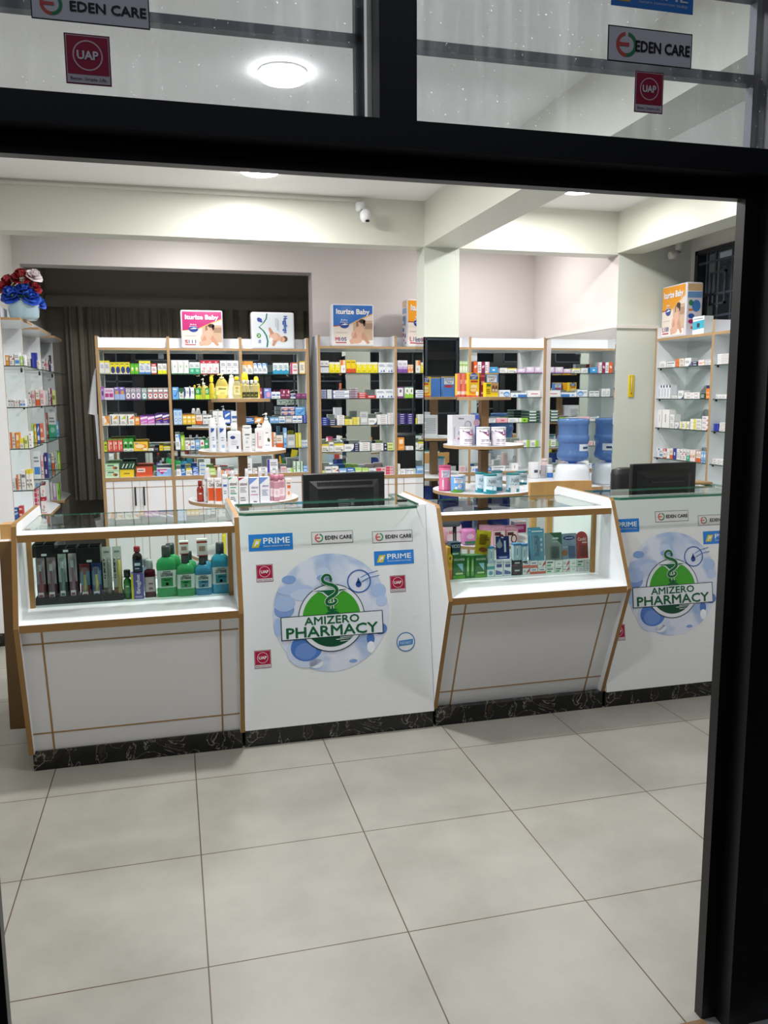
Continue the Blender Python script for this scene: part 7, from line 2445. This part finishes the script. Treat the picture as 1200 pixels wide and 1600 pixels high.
# ------------------------------------------------------------------ nappy packs on the cabinets
def nappy(loc, w_, h, d, c1, title, code, label, rz=0, top=.42, tilt=0, sidep=False, plain=False):
    root = empty('nappy_pack', loc, rz)
    root.rotation_euler = (math.radians(-tilt), 0, rz)
    tag(root, label, 'nappy pack', 'nappy packs on the shelving')
    mb = MB()
    mb.bbox(-w_ / 2, 0, 0, w_ / 2, d, h, .016, '#e2dfe6')
    mb.build('wrapper', 'film', root)
    mb = MB()
    F = Frame((-w_ / 2 + .012, -.0005, .012), (w_ - .024, 0, 0), (0, 0, h - .024), (0, -1, 0))
    sk, sk2, hr = '#dcae98', '#c99680', '#3a2a22'
    if not plain:
        mb.rect(F, 0, 0, 1, 1, .0, '#e4d8cf')
        mb.rect(F, .5, .12, 1, .62, .0003, '#c9ab92')
        mb.rect(F, .58, .3, .7, .62, .0006, '#8f7058')
        mb.rect(F, .8, .4, 1, .55, .0006, '#a88a74')
        mb.rect(F, 0, 0, 1, .12, .0006, '#ece6e2')
        mb.poly(F, [(0, 1), (1, 1), (1, .80), (.72, .68), (.4, .52), (0, 1 - top)], .0009, c1)
        mb.poly(F, [(0, 1 - top), (.4, .52), (.4, .505), (0, .975 - top)], .001, '#a83a30')
        mb.poly(F, [(.4, .52), (.72, .68), (1, .80), (1, .77), (.72, .655), (.4, .50)], .001, '#e8b25c')
        for q, cc, k in ((.004, '#2f4f9c', .0012), (0, '#f6f4f8', .0016)):
            mb.text(F, title, .08 + q, .74 - q, .92 + q, .90 - q, k, cc, .045)
        mb.ell(F, .28, .50, .12, .085, .0014, '#27408f')
        mb.poly(F, [(.18, .50), (.3, .54), (.39, .52), (.3, .50)], .0017, '#dfe6f2')
        mb.text(F, 'Baby', .20, .60, .36, .65, .0016, '#f0f0f6', 0)
        mb.text(F, 'Diaper', .18, .545, .38, .59, .0017, '#f0f0f6', 0)
        # printed crawling baby
        mb.ell(F, .60, .24, .15, .15, .0013, sk); mb.ell(F, .66, .34, .12, .14, .0015, sk)
        mb.poly(F, [(.76, .34), (.70, .22), (.86, .02), (.93, .05), (.80, .26)], .0016, sk2)
        mb.poly(F, [(.56, .34), (.50, .22), (.42, .03), (.50, .02), (.60, .22)], .0016, sk2)
        mb.ell(F, .56, .10, .16, .07, .0017, sk)
        mb.ell(F, .72, .54, .085, .10, .0018, sk); mb.ell(F, .735, .60, .085, .055, .0020, hr); mb.ell(F, .785, .55, .03, .08, .0020, hr)
        mb.ell(F, .70, .535, .01, .012, .0022, '#2a1d18'); mb.ell(F, .75, .535, .01, .012, .0022, '#2a1d18'); mb.ell(F, .725, .485, .02, .008, .0022, '#a8564c')
        mb.text(F, code[0], .05, .09, .13, .19, .0015, '#c02a5a', .02)
        mb.text(F, code[1:], .15, .09, .33, .19, .0015, '#2f3f8f', .015)
        mb.rect(F, .05, .04, .33, .065, .0015, '#b02a4a')
        mb.rect(F, .05, .30, .36, .32, .0012, '#c8bcb8')
    else:
        mb.rect(F, 0, 0, 1, 1, .0, '#dfe6ec')
        ed = [(.36, 1), (.34, .84), (.27, .72), (.16, .60), (.27, .48), (.34, .34), (.37, .18), (.35, 0)]
        mb.ribbon(F, ed, .022, .0006, '#3f9a4a'); mb.ribbon(F, [(a - .02, b) for a, b in ed[3:]], .018, .0005, '#2f4fa0'); mb.ribbon(F, [(a - .015, b) for a, b in ed[:3]], .014, .0005, '#2f4fa0')
        mb.text(F, title, .74, .42, .86, .93, .0009, '#3a62b4', .05, -90)
        mb.rect(F, .60, .50, .615, .86, .0006, '#8fa0b8'); mb.rect(F, .64, .46, .65, .82, .0006, '#8fa0b8'); mb.rect(F, .56, .60, .57, .86, .0006, '#8fa0b8')
        mb.poly(F, [(.12, .76), (.24, .72), (.22, .84), (.14, .88), (.10, .84)], .0006, '#4a55a8')
        mb.ell(F, .14, .34, .055, .07, .0006, '#4a9a3c'); mb.text(F, 'M', .11, .31, .17, .37, .0009, '#e8f0e4', .04, -90)
        mb.text(F, '90', .12, .12, .19, .22, .0009, '#6a70a8', .03, -90)
        mb.ell(F, .55, .30, .14, .13, .0008, sk); mb.ell(F, .50, .32, .11, .12, .0010, '#e3bba8'); mb.poly(F, [(.44, .36), (.38, .54), (.42, .60), (.52, .42)], .0012, sk2)
        mb.poly(F, [(.50, .2), (.46, .05), (.52, .03), (.60, .2)], .0012, sk2); mb.poly(F, [(.44, .3), (.38, .2), (.42, .14), (.5, .24)], .0012, '#f0f0f2')
        mb.ell(F, .74, .24, .10, .09, .0014, sk); mb.ell(F, .79, .25, .07, .085, .0016, '#7a5a48'); mb.ell(F, .725, .235, .07, .075, .0018, sk)
        mb.ell(F, .71, .26, .01, .009, .002, '#2a1d18'); mb.ell(F, .71, .21, .01, .009, .002, '#2a1d18')
    if sidep:
        for sx in (-1, 1):
            S = Frame((sx * (w_ / 2 + .0005), .012 if sx > 0 else d - .012, .012), (0, (d - .024) * sx, 0), (0, 0, h - .024), (sx, 0, 0))
            mb.rect(S, 0, .86, 1, 1, 0, '#d8b48a'); mb.rect(S, 0, .72, 1, .84, 0, '#6f9ac8')
            mb.rect(S, 0, 0, 1, .72, 0, '#d9d4dc')
            mb.ell(S, .62, .56, .3, .12, .0005, '#4a7fc0'); mb.ell(S, .25, .62, .16, .06, .0005, '#3f8a60'); mb.rect(S, .1, .46, .4, .5, .0005, '#d9782c')
            mb.ell(S, .3, .36, .22, .05, .0005, '#3a62b4'); mb.ell(S, .3, .25, .2, .045, .0005, '#b02a6a'); mb.ell(S, .72, .22, .14, .05, .0005, '#3a3f8f')
            mb.rect(S, .3, .1, .6, .15, .0005, '#c8402f'); mb.rect(S, .6, .05, .9, .07, .0005, '#3a62b4')
    mb.build('print', 'film', root)
    return root


nappy((.831, YC + .012, 2.0232), .335, .303, .14, '#b52a72', 'Iturize Baby', 'S111', 'pink nappy pack on top of the curtain-side shelving', top=.52)
nappy((1.407, YC + .012, 2.0232), .355, .298, .13, '#dfe6ec', 'Huggilogo', 'M90', 'white and green nappy pack standing on its side', plain=True)
nappy((2.087, YC + .012, 2.0492), .365, .352, .14, '#2a6fc4', 'Iturize Baby', 'M105', 'blue nappy pack on the shelving left of the pillar', top=.52)
nappy((2.735, YC + .012, 2.0492), .345, .405, .15, '#e89a1c', 'Iturize Baby', 'L100', 'orange nappy pack half hidden behind the square pillar', top=.46, sidep=True)
nappy((4.235, 2.105, 2.0512), .33, .385, .14, '#e89a1c', 'Iturize Baby', 'L100', 'orange nappy pack on the right wall shelving under the window', rz=-math.pi / 2 - .05, top=.46, sidep=True)
put('teal_vial', .13, .125, .075, (4.24, 1.80, 2.051), -math.pi / 2, 'white and teal carton with vial picture beside the orange pack', None, 'carton', 'medicine_carton')

# beige tray on the right desk glass
mb = MB()
mb.bbox(3.36, .62, 1.1135, 3.55, .74, 1.127, .004)
tag(mb.build('tray', 'edge_oak'), 'flat beige tray on the right desk beside the monitor', 'tray')
